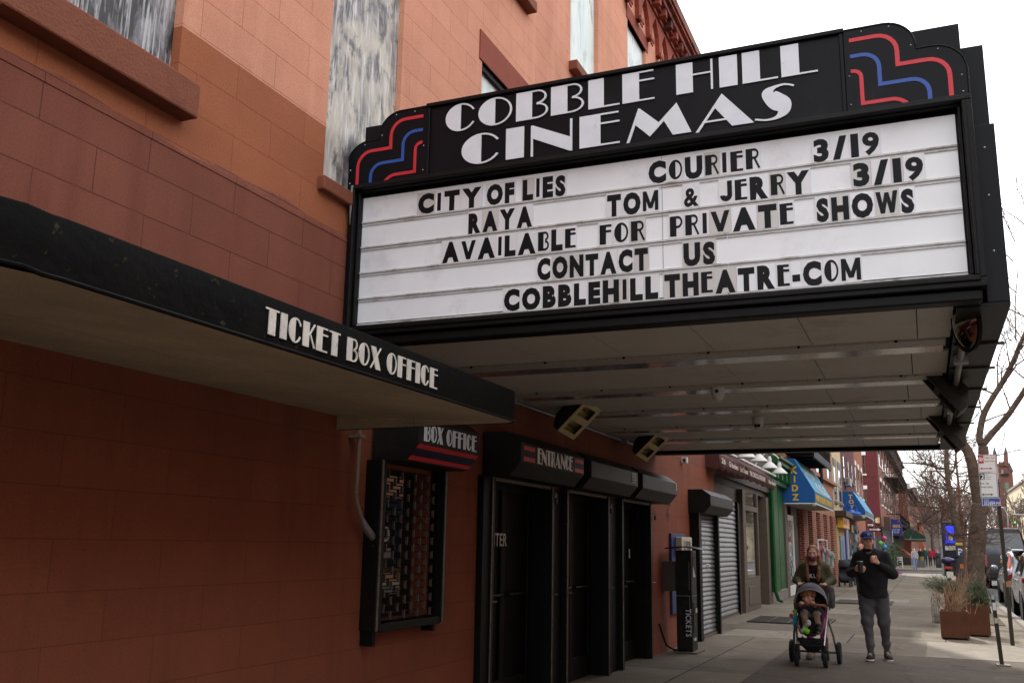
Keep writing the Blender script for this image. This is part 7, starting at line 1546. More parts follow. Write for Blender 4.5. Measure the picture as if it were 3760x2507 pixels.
# ================================================================== PEOPLE (implicit surfaces turned into one continuous mesh each)
def sdf(prims, res, k=.012, cut=None, wr=0., wf=38., pad=.05):
    """prims: ('c', a, b, ra, rb[, scale]) tapered limbs, ('e', centre, radii) ellipsoids -> MB holding the blended surface"""
    lo = np.full(3, 9e9); hi = -lo
    for p in prims:
        if p[0] == 'c': pts = np.array([p[1], p[2]]); r = max(p[3], p[4]); lo = np.minimum(lo, pts.min(0) - r); hi = np.maximum(hi, pts.max(0) + r)
        else: lo = np.minimum(lo, np.array(p[1]) - max(p[2])); hi = np.maximum(hi, np.array(p[1]) + max(p[2]))
    lo -= pad; hi += pad; n = np.ceil((hi - lo) / res).astype(int) + 1
    ax = [lo[i] + res * np.arange(n[i]) for i in range(3)]; acc = np.zeros(n, np.float64)
    for p in prims:
        if p[0] == 'c': a, b = np.array(p[1], float), np.array(p[2], float); r = max(p[3], p[4]); l_, h_ = np.minimum(a, b) - r, np.maximum(a, b) + r
        else: l_, h_ = np.array(p[1]) - max(p[2]), np.array(p[1]) + max(p[2])
        m = 6 * k + 2 * res; i0 = np.clip(((l_ - m - lo) / res).astype(int), 0, n - 1); i1 = np.clip(((h_ + m - lo) / res).astype(int) + 2, 1, n)
        g = np.meshgrid(*[ax[i][i0[i]:i1[i]] for i in range(3)], indexing='ij')
        if p[0] == 'c':
            s = np.array(p[5]) if len(p) > 5 else np.ones(3); P = [(g[i] - a[i]) / s[i] for i in range(3)]; ab = (b - a) / s; L2 = max(1e-9, (ab ** 2).sum())
            t = np.clip((P[0] * ab[0] + P[1] * ab[1] + P[2] * ab[2]) / L2, 0, 1)
            d = (np.sqrt((P[0] - t * ab[0]) ** 2 + (P[1] - t * ab[1]) ** 2 + (P[2] - t * ab[2]) ** 2) - (p[3] + (p[4] - p[3]) * t)) * s.min()
        else:
            q = [(g[i] - p[1][i]) / p[2][i] for i in range(3)]; rr = np.sqrt(q[0] ** 2 + q[1] ** 2 + q[2] ** 2) + 1e-9; d = (rr - 1) * min(p[2]) * .5 + (rr - 1) * np.sqrt(sum((q[i] * p[2][i]) ** 2 for i in range(3))) / rr * .5
        acc[i0[0]:i1[0], i0[1]:i1[1], i0[2]:i1[2]] += np.exp(-np.clip(d, -20 * k, 20 * k) / k)
    D = -k * np.log(acc + 1e-12); G = np.meshgrid(*ax, indexing='ij')
    if wr: D = D + wr * (np.sin(G[2] * wf + 2.1 * np.sin(G[1] * wf * .45 + G[0] * 9)) * .6 + .5 * np.sin(G[1] * wf * .9 + G[2] * wf * .55 + G[0] * wf * .4) * np.sin(G[2] * wf * .31))
    if cut: D = cut(D, *G)
    neg = D < 0; c_ = [neg[i:n[0] - 1 + i, j:n[1] - 1 + j, l:n[2] - 1 + l] for i in (0, 1) for j in (0, 1) for l in (0, 1)]
    cnt = sum(x.astype(int) for x in c_); act = (cnt > 0) & (cnt < 8); idx = -np.ones(act.shape, int); cells = np.argwhere(act); idx[act] = np.arange(len(cells))
    V = np.zeros((len(cells), 3)); N = np.zeros(len(cells))
    cor = [(i, j, l) for i in (0, 1) for j in (0, 1) for l in (0, 1)]
    for a_, ca in enumerate(cor):
        for cb2 in cor[a_ + 1:]:
            if sum(abs(ca[i] - cb2[i]) for i in range(3)) != 1: continue
            da = D[cells[:, 0] + ca[0], cells[:, 1] + ca[1], cells[:, 2] + ca[2]]; db = D[cells[:, 0] + cb2[0], cells[:, 1] + cb2[1], cells[:, 2] + cb2[2]]
            x = (da < 0) != (db < 0); t = np.where(x, da / np.where(da == db, 1, da - db), 0)
            pt = np.array(ca) + t[:, None] * (np.array(cb2) - np.array(ca)); V += np.where(x[:, None], pt, 0); N += x
    V = lo + res * (cells + V / N[:, None]); F = []
    for ax_ in range(3):
        o1, o2 = [(1, 2), (2, 0), (0, 1)][ax_]; sl0 = [slice(None)] * 3; sl1 = [slice(None)] * 3; sl0[ax_] = slice(0, -1); sl1[ax_] = slice(1, None)
        e = np.argwhere(neg[tuple(sl0)] != neg[tuple(sl1)]); ok = (e[:, o1] > 0) & (e[:, o2] > 0) & (e[:, o1] < n[o1] - 1) & (e[:, o2] < n[o2] - 1); e = e[ok]
        q = []
        for u, v in ((1, 1), (0, 1), (0, 0), (1, 0)):
            c2 = e.copy(); c2[:, o1] -= u; c2[:, o2] -= v; q.append(idx[c2[:, 0], c2[:, 1], c2[:, 2]])
        q = np.stack(q, 1); q = q[(q >= 0).all(1)]; F.append(q)
    F = np.concatenate(F); m_ = MB(); m_.v = [tuple(v) for v in V]; m_.f = [tuple(int(i) for i in f) for f in F]; return m_
M_skin = pm('skin_light', c(218, 166, 140), .5, var=.06, sc=12, bump=.03); M_skin2 = pm('skin_pale', c(212, 160, 138), .5, var=.06, sc=12, bump=.03)
M_eye = pm('eye_dark', c(28, 22, 20), .2, bump=0); M_brow = pm('hair_brown', c(66, 48, 36), .8, var=.2, sc=30, bump=.2); M_lip = pm('lip', c(168, 96, 86), .5, bump=0)
def rotz(v, a, o): x, y = v[0] - o[0], v[1] - o[1]; return (o[0] + x * math.cos(a) - y * math.sin(a), o[1] + x * math.sin(a) + y * math.cos(a), v[2])
def head_prims(o, s=1., yaw=0.):
    """head centred at o (between the ears), facing +x, turned by yaw"""
    def E(x, y, z, a, b, d): return ('e', rotz((o[0] + x * s, o[1] + y * s, o[2] + z * s), yaw, o), (a * s, b * s, d * s))
    def C(p, q, r0, r1): return ('c', rotz((o[0] + p[0] * s, o[1] + p[1] * s, o[2] + p[2] * s), yaw, o), rotz((o[0] + q[0] * s, o[1] + q[1] * s, o[2] + q[2] * s), yaw, o), r0 * s, r1 * s)
    return [E(-.01, 0, .03, .096, .076, .09), E(.03, 0, -.035, .066, .058, .085), C((.045, -.022, -.095), (.045, .022, -.095), .022, .022), C((.085, 0, .012), (.108, 0, -.028), .010, .014), C((.10, -.012, -.03), (.10, .012, -.03), .009, .009), C((.084, -.04, .022), (.084, .04, .022), .011, .011), C((.075, -.048, -.02), (.075, -.03, -.03), .016, .014), C((.075, .048, -.02), (.075, .03, -.03), .016, .014), C((.087, -.018, -.062), (.087, .018, -.062), .009, .009), E(-.012, .079, -.01, .018, .012, .032), E(-.012, -.079, -.01, .018, .012, .032)]
def face_parts(o, t, s=1., yaw=0., brow=M_brow, mouth=True):
    def P(x, y, z): return rotz((o[0] + x * s, o[1] + y * s, o[2] + z * s), yaw, o)
    for sg in (-1, 1): MB().ball(P(.0885, sg * .031, .0), (.009 * s, .011 * s, .006 * s), 8, 6).build('eye', M_eye, t, smooth=True); MB().tube([P(.097, sg * .012, .023), P(.098, sg * .03, .027), P(.088, sg * .05, .022)], .0045 * s, 5).build('eyebrow', brow, t)
    if mouth: MB().tube([P(.096, -.022, -.064), P(.103, 0, -.063), P(.096, .022, -.064)], .006 * s, 5).build('mouth', M_lip, t)
def hand(palm, fwd, out, ln, curl, s=1., thumb=1):
    """prims of a hand: palm point, finger direction, side direction (towards the little finger), five fingers"""
    f = Vector(fwd).normalized(); o = Vector(out); o = (o - f * o.dot(f)).normalized(); up = f.cross(o); p = Vector(palm); pr = []
    pr.append(('c', p - f * .03 * s - o * .012 * s, p + f * .03 * s - o * .022 * s, .017 * s, .014 * s)); pr.append(('c', p - f * .03 * s + o * .01 * s, p + f * .028 * s + o * .022 * s, .016 * s, .013 * s))
    for i, (d, l) in enumerate(((-.03, .9), (-.01, 1.), (.011, .93), (.03, .74))):
        a = p + f * .035 * s + o * d * s; l1 = ln * l * s; b = a + (f * math.cos(curl * .5) + up * math.sin(curl * .5)) * l1 * .45; e = b + (f * math.cos(curl * 1.3) + up * math.sin(curl * 1.3)) * l1 * .33; g = e + (f * math.cos(curl * 2.1) + up * math.sin(curl * 2.1)) * l1 * .26
        pr += [('c', a, b, .0095 * s, .009 * s), ('c', b, e, .009 * s, .0082 * s), ('c', e, g, .0082 * s, .007 * s)]
    a = p - f * .015 * s - o * .03 * s; b = a + (f * .6 - o * .55 + up * .5 * thumb).normalized() * .035 * s; g = b + (f * .85 - o * .05 + up * .55 * thumb).normalized() * .03 * s
    return pr + [('c', a, b, .012 * s, .0105 * s), ('c', b, g, .0105 * s, .008 * s)]
def shoe(t, heel, toe, mat, sole, w_=.046, tilt=0.):
    h, q = Vector(heel), Vector(toe); d = (q - h).normalized()
    o = sdf([('c', h + Vector((0, 0, .045)), h + d * .06 + Vector((0, 0, .05)), .042, .044), ('c', h + d * .05 + Vector((0, 0, .045)), q - d * .04 + Vector((0, 0, .034)), .044, .036), ('e', q - d * .045 + Vector((0, 0, .034)), (.05, w_, .032)), ('c', h + Vector((0, 0, .05)), h + d * .01 + Vector((0, 0, .095)), .042, .045)], .008, .01).build('shoe', mat, t, smooth=True, ang=180)
    sdf([('c', h + Vector((0, 0, .012)), q - d * .04 + Vector((0, 0, .012)), .046, .046, (1, 1, .38)), ('e', q - d * .05 + Vector((0, 0, .012)), (.056, .048, .018))], .008, .006).build('sole', sole, o, smooth=True, ang=180)
    mb = MB()
    for i in range(4): p = h + d * (.08 + .025 * i) + Vector((0, 0, .096 - .008 * i)); s_ = Vector((-d.y, d.x, 0)) * .024; mb.tube([p - s_, p + Vector((0, 0, .004)), p + s_], .004, 5)
    mb.build('laces', pm('lace_grey', c(170, 164, 152), .8, bump=0), o); return o
M_fleece = pm('fleece_black', c(30, 30, 32), .95, var=.25, sc=40, bump=.5, bsc=160); M_jog = pm('jogger_grey', c(84, 82, 84), .95, var=.12, sc=16, bump=.35, bsc=120); M_sneak = pm('sneaker_black', c(28, 27, 28), .7, bump=.15); M_solew = pm('sole_white', c(200, 196, 186), .6, bump=0)
# ---- the man
mn = thing('person', (0, 0, 0), 'man in blue cap, black zip fleece and grey joggers walking with a tumbler', 'person')
ho = (.035, -.045, 1.612); hy = .30
hr = ((.29, -.172, 1.235)); hl = ((.255, .055, 1.345))
body = head_prims(ho, 1.0, hy) + [('c', (-.02, -.02, 1.40), (.0, -.038, 1.53), .06, .055)]
body += [('c', (0, 0, .98), (0, 0, 1.34), .13, .15, (.7, 1, 1)), ('c', (0, -.15, 1.40), (0, .15, 1.40), .055, .055), ('c', (0, -.17, 1.40), (-.03, -.285, 1.17), .042, .036), ('c', (-.03, -.285, 1.17), (.24, -.19, 1.22), .036, .026), ('c', (0, .17, 1.40), (-.02, .27, 1.17), .042, .036), ('c', (-.02, .27, 1.17), (.215, .09, 1.315), .036, .026),
         ('c', (0, -.09, .93), (.07, -.10, .50), .075, .055), ('c', (.07, -.10, .50), (.112, -.076, .09), .036, .026), ('c', (0, .09, .93), (-.01, .115, .49), .075, .05), ('c', (-.01, .115, .49), (-.125, .122, .21), .036, .028), ('c', (-.125, .122, .21), (-.145, .125, .10), .028, .026)]
body += hand(hr, (.75, .65, -.05), (0, 0, -1), .078, .85, 1.05, thumb=1) + hand(hl, (.3, -.55, .25), (.2, .1, -1), .07, 1.25, 1.05, thumb=1)
bo_ = sdf(body, .0075, .007).build('body', M_skin, mn, smooth=True, ang=180)
face_parts(ho, mn, 1.0, hy)
Jcut = lambda D, X, Y, Z: np.maximum(D, np.maximum(.838 + .008 * np.sin(Y * 20) - Z, -(np.sqrt((X + .0) ** 2 + (Y + .03) ** 2) - (.052 + np.clip(Z - 1.42, 0, 1) * .28)) - (1.43 - Z) * 8 * (Z < 1.43)))
jac = [('c', (0, 0, .86), (0, 0, 1.12), .196, .180, (.80, 1, 1)), ('c', (0, 0, 1.12), (-.005, 0, 1.33), .178, .19, (.7, 1, 1)), ('c', (-.01, -.135, 1.40), (-.01, .135, 1.405), .075, .075), ('c', (-.01, -.17, 1.40), (-.03, -.282, 1.17), .074, .064), ('c', (-.03, -.282, 1.17), (.215, -.2, 1.215), .063, .042), ('c', (-.01, .17, 1.405), (-.02, .268, 1.17), .074, .064), ('c', (-.02, .268, 1.17), (.19, .105, 1.30), .063, .042), ('c', (-.02, -.02, 1.42), (-.01, -.03, 1.50), .092, .072)]
sdf(jac, .0095, .016, cut=Jcut, wr=.0045, wf=34).build('jacket', M_fleece, mn, smooth=True, ang=180)
mb = MB(); mb.tube([(.088, -.02, 1.44), (.128, -.01, 1.36), (.138, 0, 1.25), (.139, 0, 1.0)], .004, 5); mb.build('zip', M_iron, mn)
sdf([('e', (.04, -.03, 1.435), (.055, .06, .05)), ('c', (.05, -.03, 1.40), (.06, -.03, 1.47), .045, .045)], .009, .01, wr=.003, wf=70).build('neck_scarf', pm('scarf_grey', c(120, 118, 120), .95, bump=.3), mn, smooth=True, ang=180)
msk = [('e', rotz((ho[0] + .045, ho[1], ho[2] - .122), hy, ho), (.058, .056, .024)), ('c', rotz((ho[0] + .03, ho[1] - .05, ho[2] - .115), hy, ho), rotz((ho[0] - .01, ho[1] - .078, ho[2] - .02), hy, ho), .008, .004), ('c', rotz((ho[0] + .03, ho[1] + .05, ho[2] - .115), hy, ho), rotz((ho[0] - .01, ho[1] + .078, ho[2] - .02), hy, ho), .008, .004)]
sdf(msk, .006, .006).build('chin_mask', M_black, mn, smooth=True, ang=180)
pan = [('c', (0, -.05, .93), (0, .05, .93), .135, .135, (.75, 1, 1)), ('c', (0, -.088, .90), (.07, -.10, .52), .112, .082), ('c', (.07, -.10, .52), (.105, -.078, .22), .076, .050), ('c', (.105, -.078, .20), (.112, -.076, .12), .052, .040), ('c', (0, .088, .90), (-.01, .115, .51), .112, .082), ('c', (-.01, .115, .51), (-.125, .122, .23), .076, .050), ('c', (-.125, .122, .21), (-.145, .125, .135), .052, .040), ('c', (.02, -.02, .98), (.02, .03, .98), .13, .13, (.75, 1, 1))]
sdf(pan, .009, .014, wr=.006, wf=46, cut=lambda D, X, Y, Z: np.maximum(D, Z - .885)).build('joggers', M_jog, mn, smooth=True, ang=180)
shoe(mn, (.08, -.075, 0.0), (.34, -.085, .018), M_sneak, M_solew); shoe(mn, (-.19, .125, 0), (.07, .165, 0), M_sneak, M_solew)
M_cap = pm('cap_blue', c(32, 50, 112), .85, var=.1, sc=20, bump=.2)
cc = lambda x, y, z: rotz((ho[0] + x, ho[1] + y, ho[2] + z), hy, ho)
cap = sdf([('e', cc(-.012, 0, .055), (.108, .088, .094))], .007, .005, cut=lambda D, X, Y, Z: np.maximum(D, ho[2] + .052 - Z)).build('cap', M_cap, mn, smooth=True, ang=60)
mb = MB(); g = []
for i in range(9):
    a_ = (i / 8 - .5) * 2.1; g.append([cc(.085 * math.cos(a_) + .005, .086 * math.sin(a_), .062), cc((.14 if abs(a_) < .9 else .115) * math.cos(a_ * .9) + .035, .09 * math.sin(a_), .054 - .012 * abs(a_)), cc(.155 * math.cos(a_ * .85) + .03, .088 * math.sin(a_), .046 - .018 * abs(a_))])
mb.sheet(g); mb.build('brim', M_cap, cap, smooth=True, thick=.005)
mb = MB(); st5 = [(.026 * (1 if k % 2 == 0 else .45) * math.sin(k * PI / 5), .026 * (1 if k % 2 == 0 else .45) * math.cos(k * PI / 5)) for k in range(10)]; mb.prism(st5, 0, .004, lambda u, v, d: Vector(cc(.092 + d - v * .35, u, .098 + v))); mb.build('emblem', pm('emblem_green', c(120, 160, 60), .6, bump=0), cap)
sdf([('e', cc(-.03, 0, .01), (.083, .083, .062))], .008, .006, cut=lambda D, X, Y, Z: np.maximum(D, (X - ho[0]) * math.cos(hy) + (Y - ho[1]) * math.sin(hy) + .0)).build('hair', M_brow, mn, smooth=True, ang=180)
mX, mY = 14.78, atX(*cD(1020, 800), 14.78).y
move(mn, (mX, mY, 0), PI)
tb = thing('tumbler', (0, 0, 0), 'dark grey steel tumbler held at chest height by the man in the cap', 'cup')
MB().lathe([(.031, 0), (.033, .01), (.041, .14), (.042, .145), (.036, .148), (.001, .146)], (0, 0, 0), (0, 0, 1), 20).build('cup', pm('tumbler_grey', c(84, 82, 84), .35, .6, bump=0), tb, smooth=True)
MB().lathe([(.042, .143), (.043, .152), (.04, .155), (.001, .154)], (0, 0, 0), (0, 0, 1), 20).build('lid', pm('lid_silver', c(150, 150, 152), .3, .8, bump=0), tb, smooth=True)
tw_ = Vector((mX, mY, 0)) - Vector((.345, -.135, 0)); tb.location = (tw_.x, tw_.y, 1.185)
# ---- the woman
wn = thing('person', (0, 0, 0), 'woman with braids, patterned face mask and olive jacket pushing the stroller', 'person')
M_olive = pm('jacket_olive', c(84, 82, 58), .9, var=.14, sc=10, bump=.3, bsc=80); M_tee = pm('tee_black', c(22, 21, 24), .9, bump=.15); M_hair = pm('hair_auburn', c(134, 92, 62), .6, var=.3, sc=30, bump=.5, bsc=60); M_leg = pm('leggings_magenta', c(168, 34, 120), .8, bump=.15); M_boot = pm('boot_taupe', c(112, 98, 88), .8, bump=.2)
ho = (.03, .0, 1.425)
body = head_prims(ho, .95, 0) + [('c', (-.01, 0, 1.24), (.0, 0, 1.35), .05, .046), ('c', (0, 0, .9), (0, 0, 1.2), .12, .125, (.72, 1, 1)), ('c', (0, -.13, 1.24), (0, .13, 1.24), .045, .045), ('c', (0, -.14, 1.24), (-.02, -.235, 1.06), .036, .03), ('c', (-.02, -.235, 1.06), (.25, -.17, 1.01), .03, .022), ('c', (0, .14, 1.24), (-.02, .235, 1.06), .036, .03), ('c', (-.02, .235, 1.06), (.25, .17, 1.01), .03, .022), ('c', (0, -.085, .82), (.12, -.08, .45), .075, .052), ('c', (.12, -.08, .45), (.16, -.07, .1), .046, .034), ('c', (0, .085, .82), (-.06, .085, .45), .075, .052), ('c', (-.06, .085, .45), (-.22, .075, .12), .046, .034)]
body += hand((.295, -.165, 1.005), (.8, .3, -.35), (.2, -1, 0), .068, .9, .92, thumb=-1) + hand((.295, .165, 1.005), (.8, -.3, -.35), (.2, 1, 0), .068, .9, .92, thumb=-1)
sdf(body, .0075, .007).build('body', M_skin2, wn, smooth=True, ang=180); face_parts(ho, wn, .95, 0, M_hair, mouth=False)
sdf([('c', (0, 0, .86), (0, 0, 1.16), .135, .142, (.76, 1, 1)), ('c', (0, -.11, 1.235), (0, .11, 1.235), .06, .06)], .01, .014, wr=.003).build('tee', M_tee, wn, smooth=True, ang=180)
cutw = lambda D, X, Y, Z: np.maximum(np.maximum(D, .80 - Z), -np.maximum(np.abs(Y + .005) - (.098 + .018 * np.sin(Z * 14)), .02 - X))
sdf([('c', (0, 0, .86), (0, 0, 1.16), .175, .168, (.74, 1, 1)), ('c', (-.005, -.115, 1.245), (-.005, .115, 1.245), .074, .074), ('c', (-.005, -.145, 1.24), (-.02, -.238, 1.06), .068, .06), ('c', (-.02, -.238, 1.06), (.24, -.175, 1.01), .058, .042), ('c', (-.005, .145, 1.24), (-.02, .238, 1.06), .068, .06), ('c', (-.02, .238, 1.06), (.24, .175, 1.01), .058, .042), ('c', (-.04, -.06, 1.30), (-.04, .06, 1.30), .045, .045), ('c', (.06, .085, 1.29), (.1, .105, 1.1), .028, .02), ('c', (.06, -.085, 1.29), (.1, -.105, 1.1), .028, .02)], .0095, .013, cut=cutw, wr=.006, wf=40).build('jacket', M_olive, wn, smooth=True, ang=180)
sdf([('c', (0, -.05, .84), (0, .05, .84), .12, .12, (.8, 1, 1)), ('c', (0, -.085, .82), (.12, -.08, .45), .084, .06), ('c', (.12, -.08, .45), (.16, -.07, .1), .053, .042), ('c', (0, .085, .82), (-.06, .085, .45), .084, .06), ('c', (-.06, .085, .45), (-.22, .075, .12), .053, .042)], .01, .012).build('leggings', M_leg, wn, smooth=True, ang=180)
for h_, q_, an in (((.13, -.07, 0), (.36, -.075, .0), (.16, -.07, .1)), ((-.26, .075, .02), (-.03, .09, 0), (-.21, .076, .14))):
    h_, q_ = Vector(h_), Vector(q_); sdf([('c', h_ + Vector((.03, 0, .05)), q_ + Vector((-.05, 0, .04)), .045, .04), ('e', q_ + Vector((-.05, 0, .036)), (.055, .046, .036)), ('c', h_ + Vector((.03, 0, .05)), Vector(an) + Vector((0, 0, .1)), .05, .058)], .01, .01, wr=.003).build('boot', M_boot, wn, smooth=True, ang=180)
hp = [('e', (ho[0] - .02, 0, ho[2] + .035), (.098, .082, .092)), ('c', (ho[0] - .06, -.03, ho[2] - .02), (ho[0] - .06, .03, ho[2] - .02), .05, .05)]
for sg in (-1, 1):
    pts = [(ho[0] - .03, sg * .078, ho[2] - .03), (ho[0] - .01, sg * .088, ho[2] - .1), (.06, sg * .085, 1.27), (.115, sg * .08, 1.20), (.13, sg * .075, 1.12), (.128, sg * .07, 1.06)]
    for a_, b_ in zip(pts, pts[1:]): hp.append(('c', a_, b_, .019, .018))
    for k in range(14):
        t_ = k / 14 * (len(pts) - 1); i = int(t_); a_ = Vector(pts[i]).lerp(Vector(pts[i + 1]), t_ - i); hp.append(('e', a_ + Vector((.004 * (-1) ** k, .007 * (-1) ** k, 0)), (.020, .020, .016)))
sdf(hp, .0075, .006, cut=lambda D, X, Y, Z: np.maximum(D, -np.maximum(np.sqrt(((X - ho[0] - .07) / 1.0) ** 2 + (Y / .9) ** 2 + ((Z - ho[2] + .02) / 1.2) ** 2) - .083, ho[2] - .14 - Z))).build('hair', M_hair, wn, smooth=True, ang=180)
m_, n_, b_ = mk('mask_pattern'); t_ = n_.nodes.new('ShaderNodeTexCoord'); v_ = n_.nodes.new('ShaderNodeTexVoronoi'); v_.inputs['Scale'].default_value = 46; r_ = n_.nodes.new('ShaderNodeValToRGB'); sp_ = n_.nodes.new('ShaderNodeSeparateColor')
n_.links.new(t_.outputs['Object'], v_.inputs['Vector']); n_.links.new(v_.outputs['Color'], sp_.inputs[0]); n_.links.new(sp_.outputs[0], r_.inputs[0]); n_.links.new(r_.outputs[0], b_.inputs['Base Color']); r_.color_ramp.interpolation = 'CONSTANT'; els = r_.color_ramp.elements
while len(els) < 5: els.new(.5)
for i, (p_, k_) in enumerate(((0, c(34, 30, 60)), (.25, c(196, 84, 40)), (.45, c(214, 150, 50)), (.62, c(70, 60, 140)), (.8, c(150, 40, 40)))): els[i].position = p_; els[i].color = k_
mk2 = sdf([('e', (ho[0] + .048, 0, ho[2] - .052), (.058, .058, .06))], .007, .005, cut=lambda D, X, Y, Z: np.maximum(D, np.maximum(Z - (ho[2] - .008), ho[0] + .0 - X))).build('face_mask', m_, wn, smooth=True, ang=180)
mb = MB(); tfr = frame((.1115, -.092, 1.095), (0, 1, 0), (-.12, 0, 1), (1, 0, 0)); text(mb, 'BKLN', tfr, 0, 0, .055, .003, .03, width=.184); mb.build('lettering', M_white, wn)
wX = 14.62; wY = atX(*cD(400, 700), wX).y; move(wn, (wX, wY, 0), PI)
# ---- stroller and child
sr = thing('stroller', (0, 0, 0), 'grey hooded baby stroller with silver frame and brown bumper bar pushed towards the viewer', 'stroller')
M_alu = pm('frame_silver', c(196, 196, 198), .25, .9, var=.04, bump=0); M_blkp = pm('plastic_black', c(26, 26, 27), .5, bump=0); M_hood = pm('hood_grey', c(112, 112, 118), .85, var=.1, sc=12, bump=.25); M_seat = pm('seat_dark', c(30, 30, 33), .9, bump=.25); M_lth = pm('leather_brown', c(128, 74, 44), .5, var=.1, bump=.1)
hubm = pm('hub_grey', c(92, 92, 94), .4, .3, bump=0)
for sg in (-1, 1):
    wheel(sr, .27, sg * .178, .092, .05, hub=hubm); wheel(sr, -.28, sg * .305, .142, .052, hub=hubm)
    mb = MB(); mb.tube([(.27, sg * .178 - .036, .092), (.255, sg * .178 - .036, .2), (.235, sg * .165, .25)], .014, 8); mb.tube([(.27, sg * .178 + .036, .092), (.255, sg * .178 + .036, .2), (.235, sg * .165, .25)], .014, 8); mb.lathe([(.026, -.03), (.03, .0), (.03, .05), (.02, .06)], (.24, sg * .168, .22), (0, 0, 1), 12); mb.build('fork', M_blkp, sr, smooth=True)
    mb = MB(); mb.tube([(.235, sg * .165, .27), (.10, sg * .185, .47), (-.06, sg * .205, .70), (-.14, sg * .21, .80)], .0155, 10); mb.build('front_tube', M_alu, sr, smooth=True)
    mb = MB(); mb.tube([(-.0, sg * .2, .62), (-.15, sg * .25, .38), (-.28, sg * .275, .15)], .015, 8); mb.build('rear_tube', M_alu if sg > 0 else M_hood, sr, smooth=True)
    mb = MB(); mb.tube([(-.14, sg * .21, .80), (-.34, sg * .205, .98), (-.36, sg * .19, 1.0)], .015, 8); mb.box(-.18, -.08, sg * .21 - .022, sg * .21 + .022, .70, .82); mb.build('handle_arm', M_blkp, sr, smooth=True)
mb = MB(); mb.tube([(-.36, -.19, 1.0), (-.38, 0, 1.005), (-.36, .19, 1.0)], .017, 8); mb.build('handle', M_lth, sr, smooth=True)
mb = MB(); mb.tube([(-.28, -.28, .142), (-.28, .28, .142)], .012, 8); mb.tube([(.235, -.15, .27), (.26, 0, .262), (.235, .15, .27)], .013, 8); mb.build('axle', M_blkp, sr, smooth=True)
bk = MB(); bk.sheet([[(-.24 + .46 * i / 8, -.165 + .33 * j / 8, .155 + .12 * (abs(j - 4) / 4) ** 2 + .07 * (abs(i - 4) / 4) ** 2 + .01 * math.sin(i * 2.3 + j)) for j in range(9)] for i in range(9)])
bk.sheet([[(.22 + .012 * math.sin(j * 1.3), -.165 + .33 * j / 8, .225 + .12 * (abs(j - 4) / 4) ** 2 + i * (.36 - (.225 + .12 * (abs(j - 4) / 4) ** 2)) / 3) for j in range(9)] for i in range(4)]); bk.build('basket', M_seat, sr, smooth=True, thick=.008)
st = MB(); g = []
for (x, z, w_) in ((.20, .405, .13), (.165, .43, .14), (.13, .50, .15), (.11, .575, .155), (.02, .585, .165), (-.10, .60, .17), (-.14, .68, .175), (-.17, .80, .18), (-.20, .93, .175), (-.205, 1.0, .16)):
    g.append([(x + (.05 if abs(j) == 3 else 0) * (1 if z > .56 else .3), w_ * j / 3, z + (.07 if abs(j) == 3 and z < .66 else 0)) for j in range(-3, 4)])
st.sheet(g); st.build('seat', M_seat, sr, smooth=True, thick=.02)
mb = MB(); mb.tube([(.10, -.175, .60), (.155, -.165, .50), (.21, -.12, .415), (.225, -.06, .40), (.225, .06, .40), (.21, .12, .415), (.155, .165, .50), (.10, .175, .60)], .012, 8); mb.build('footrest', M_alu, sr, smooth=True); mb = MB(); mb.tube([(.226, -.07, .40), (.23, 0, .398), (.226, .07, .40)], .019, 8); mb.build('footrest_pad', M_blkp, sr, smooth=True)
hd = MB(); g = []
for i in range(9):
    a_ = R(-8 + i * 17); r_ = .285; g.append([(-.06 + r_ * math.cos(R(12)) * math.sin(R(62) - a_) * (1 - .12 * (j / 6) ** 2), .205 * math.sin(R(90) * j / 6) * (1.0), .755 + (.285 * (math.cos(R(62) - a_)) - .02) * math.cos(R(90) * j / 6) ** .75) for j in range(-6, 7)])
hd = MB()
g = []
for i in range(9):
    a_ = R(46 - i * 17); g.append([(-.10 + .25 * math.sin(a_) * (.35 + .65 * math.cos(R(86) * j / 6)), .212 * math.sin(R(86) * j / 6) / math.sin(R(86)), .74 + .30 * max(.0, math.cos(a_)) * math.cos(R(86) * j / 6) ** .8 + .02) for j in range(-6, 7)])
hood = hd.sheet(g).build('hood', M_hood, sr, smooth=True, thick=.006)
MB().tube([(p[0] + .004, p[1], p[2]) for p in g[0]], .011, 8).build('hood_rim', pm('hood_band', c(150, 150, 154), .6, bump=.1), hood, smooth=True); MB().tube([(p[0], p[1] * 1.01, p[2] + .006) for p in g[2]], .005, 6).build('hood_seam', M_seat, hood)
mb = MB(); mb.tube([(-.04, -.19, .74), (.10, -.18, .765), (.20, -.10, .775), (.225, 0, .778), (.20, .10, .775), (.10, .18, .765), (-.04, .19, .74)], .017, 10); mb.build('bumper_bar', M_lth, sr, smooth=True)
for sg in (1,): sdf([('e', (-.33, sg * .23, .92), (.07, .05, .10)), ('e', (-.30, sg * .24, .80), (.07, .045, .09))], .012, .02, wr=.006, wf=50).build('hand_muff', pm('muff_grey', c(78, 74, 74), .85, var=.15, bump=.3), sr, smooth=True, ang=180)
sX = 13.73; sY = atX(*cD(372, 1100), sX).y; move(sr, (sX, sY, 0), PI)
kd_ = thing('person', (0, 0, 0), 'curly haired toddler in dark jacket and khaki trousers sitting in the stroller', 'person')
ho = (.0, -.03, .855); M_curl = pm('hair_curly', c(150, 102, 66), .8, var=.35, sc=40, bump=.8, bsc=50); M_khaki = pm('khaki', c(140, 122, 104), .9, var=.12, sc=14, bump=.3); M_nav = pm('jacket_navy', c(40, 46, 60), .85, var=.2, sc=14, bump=.3)
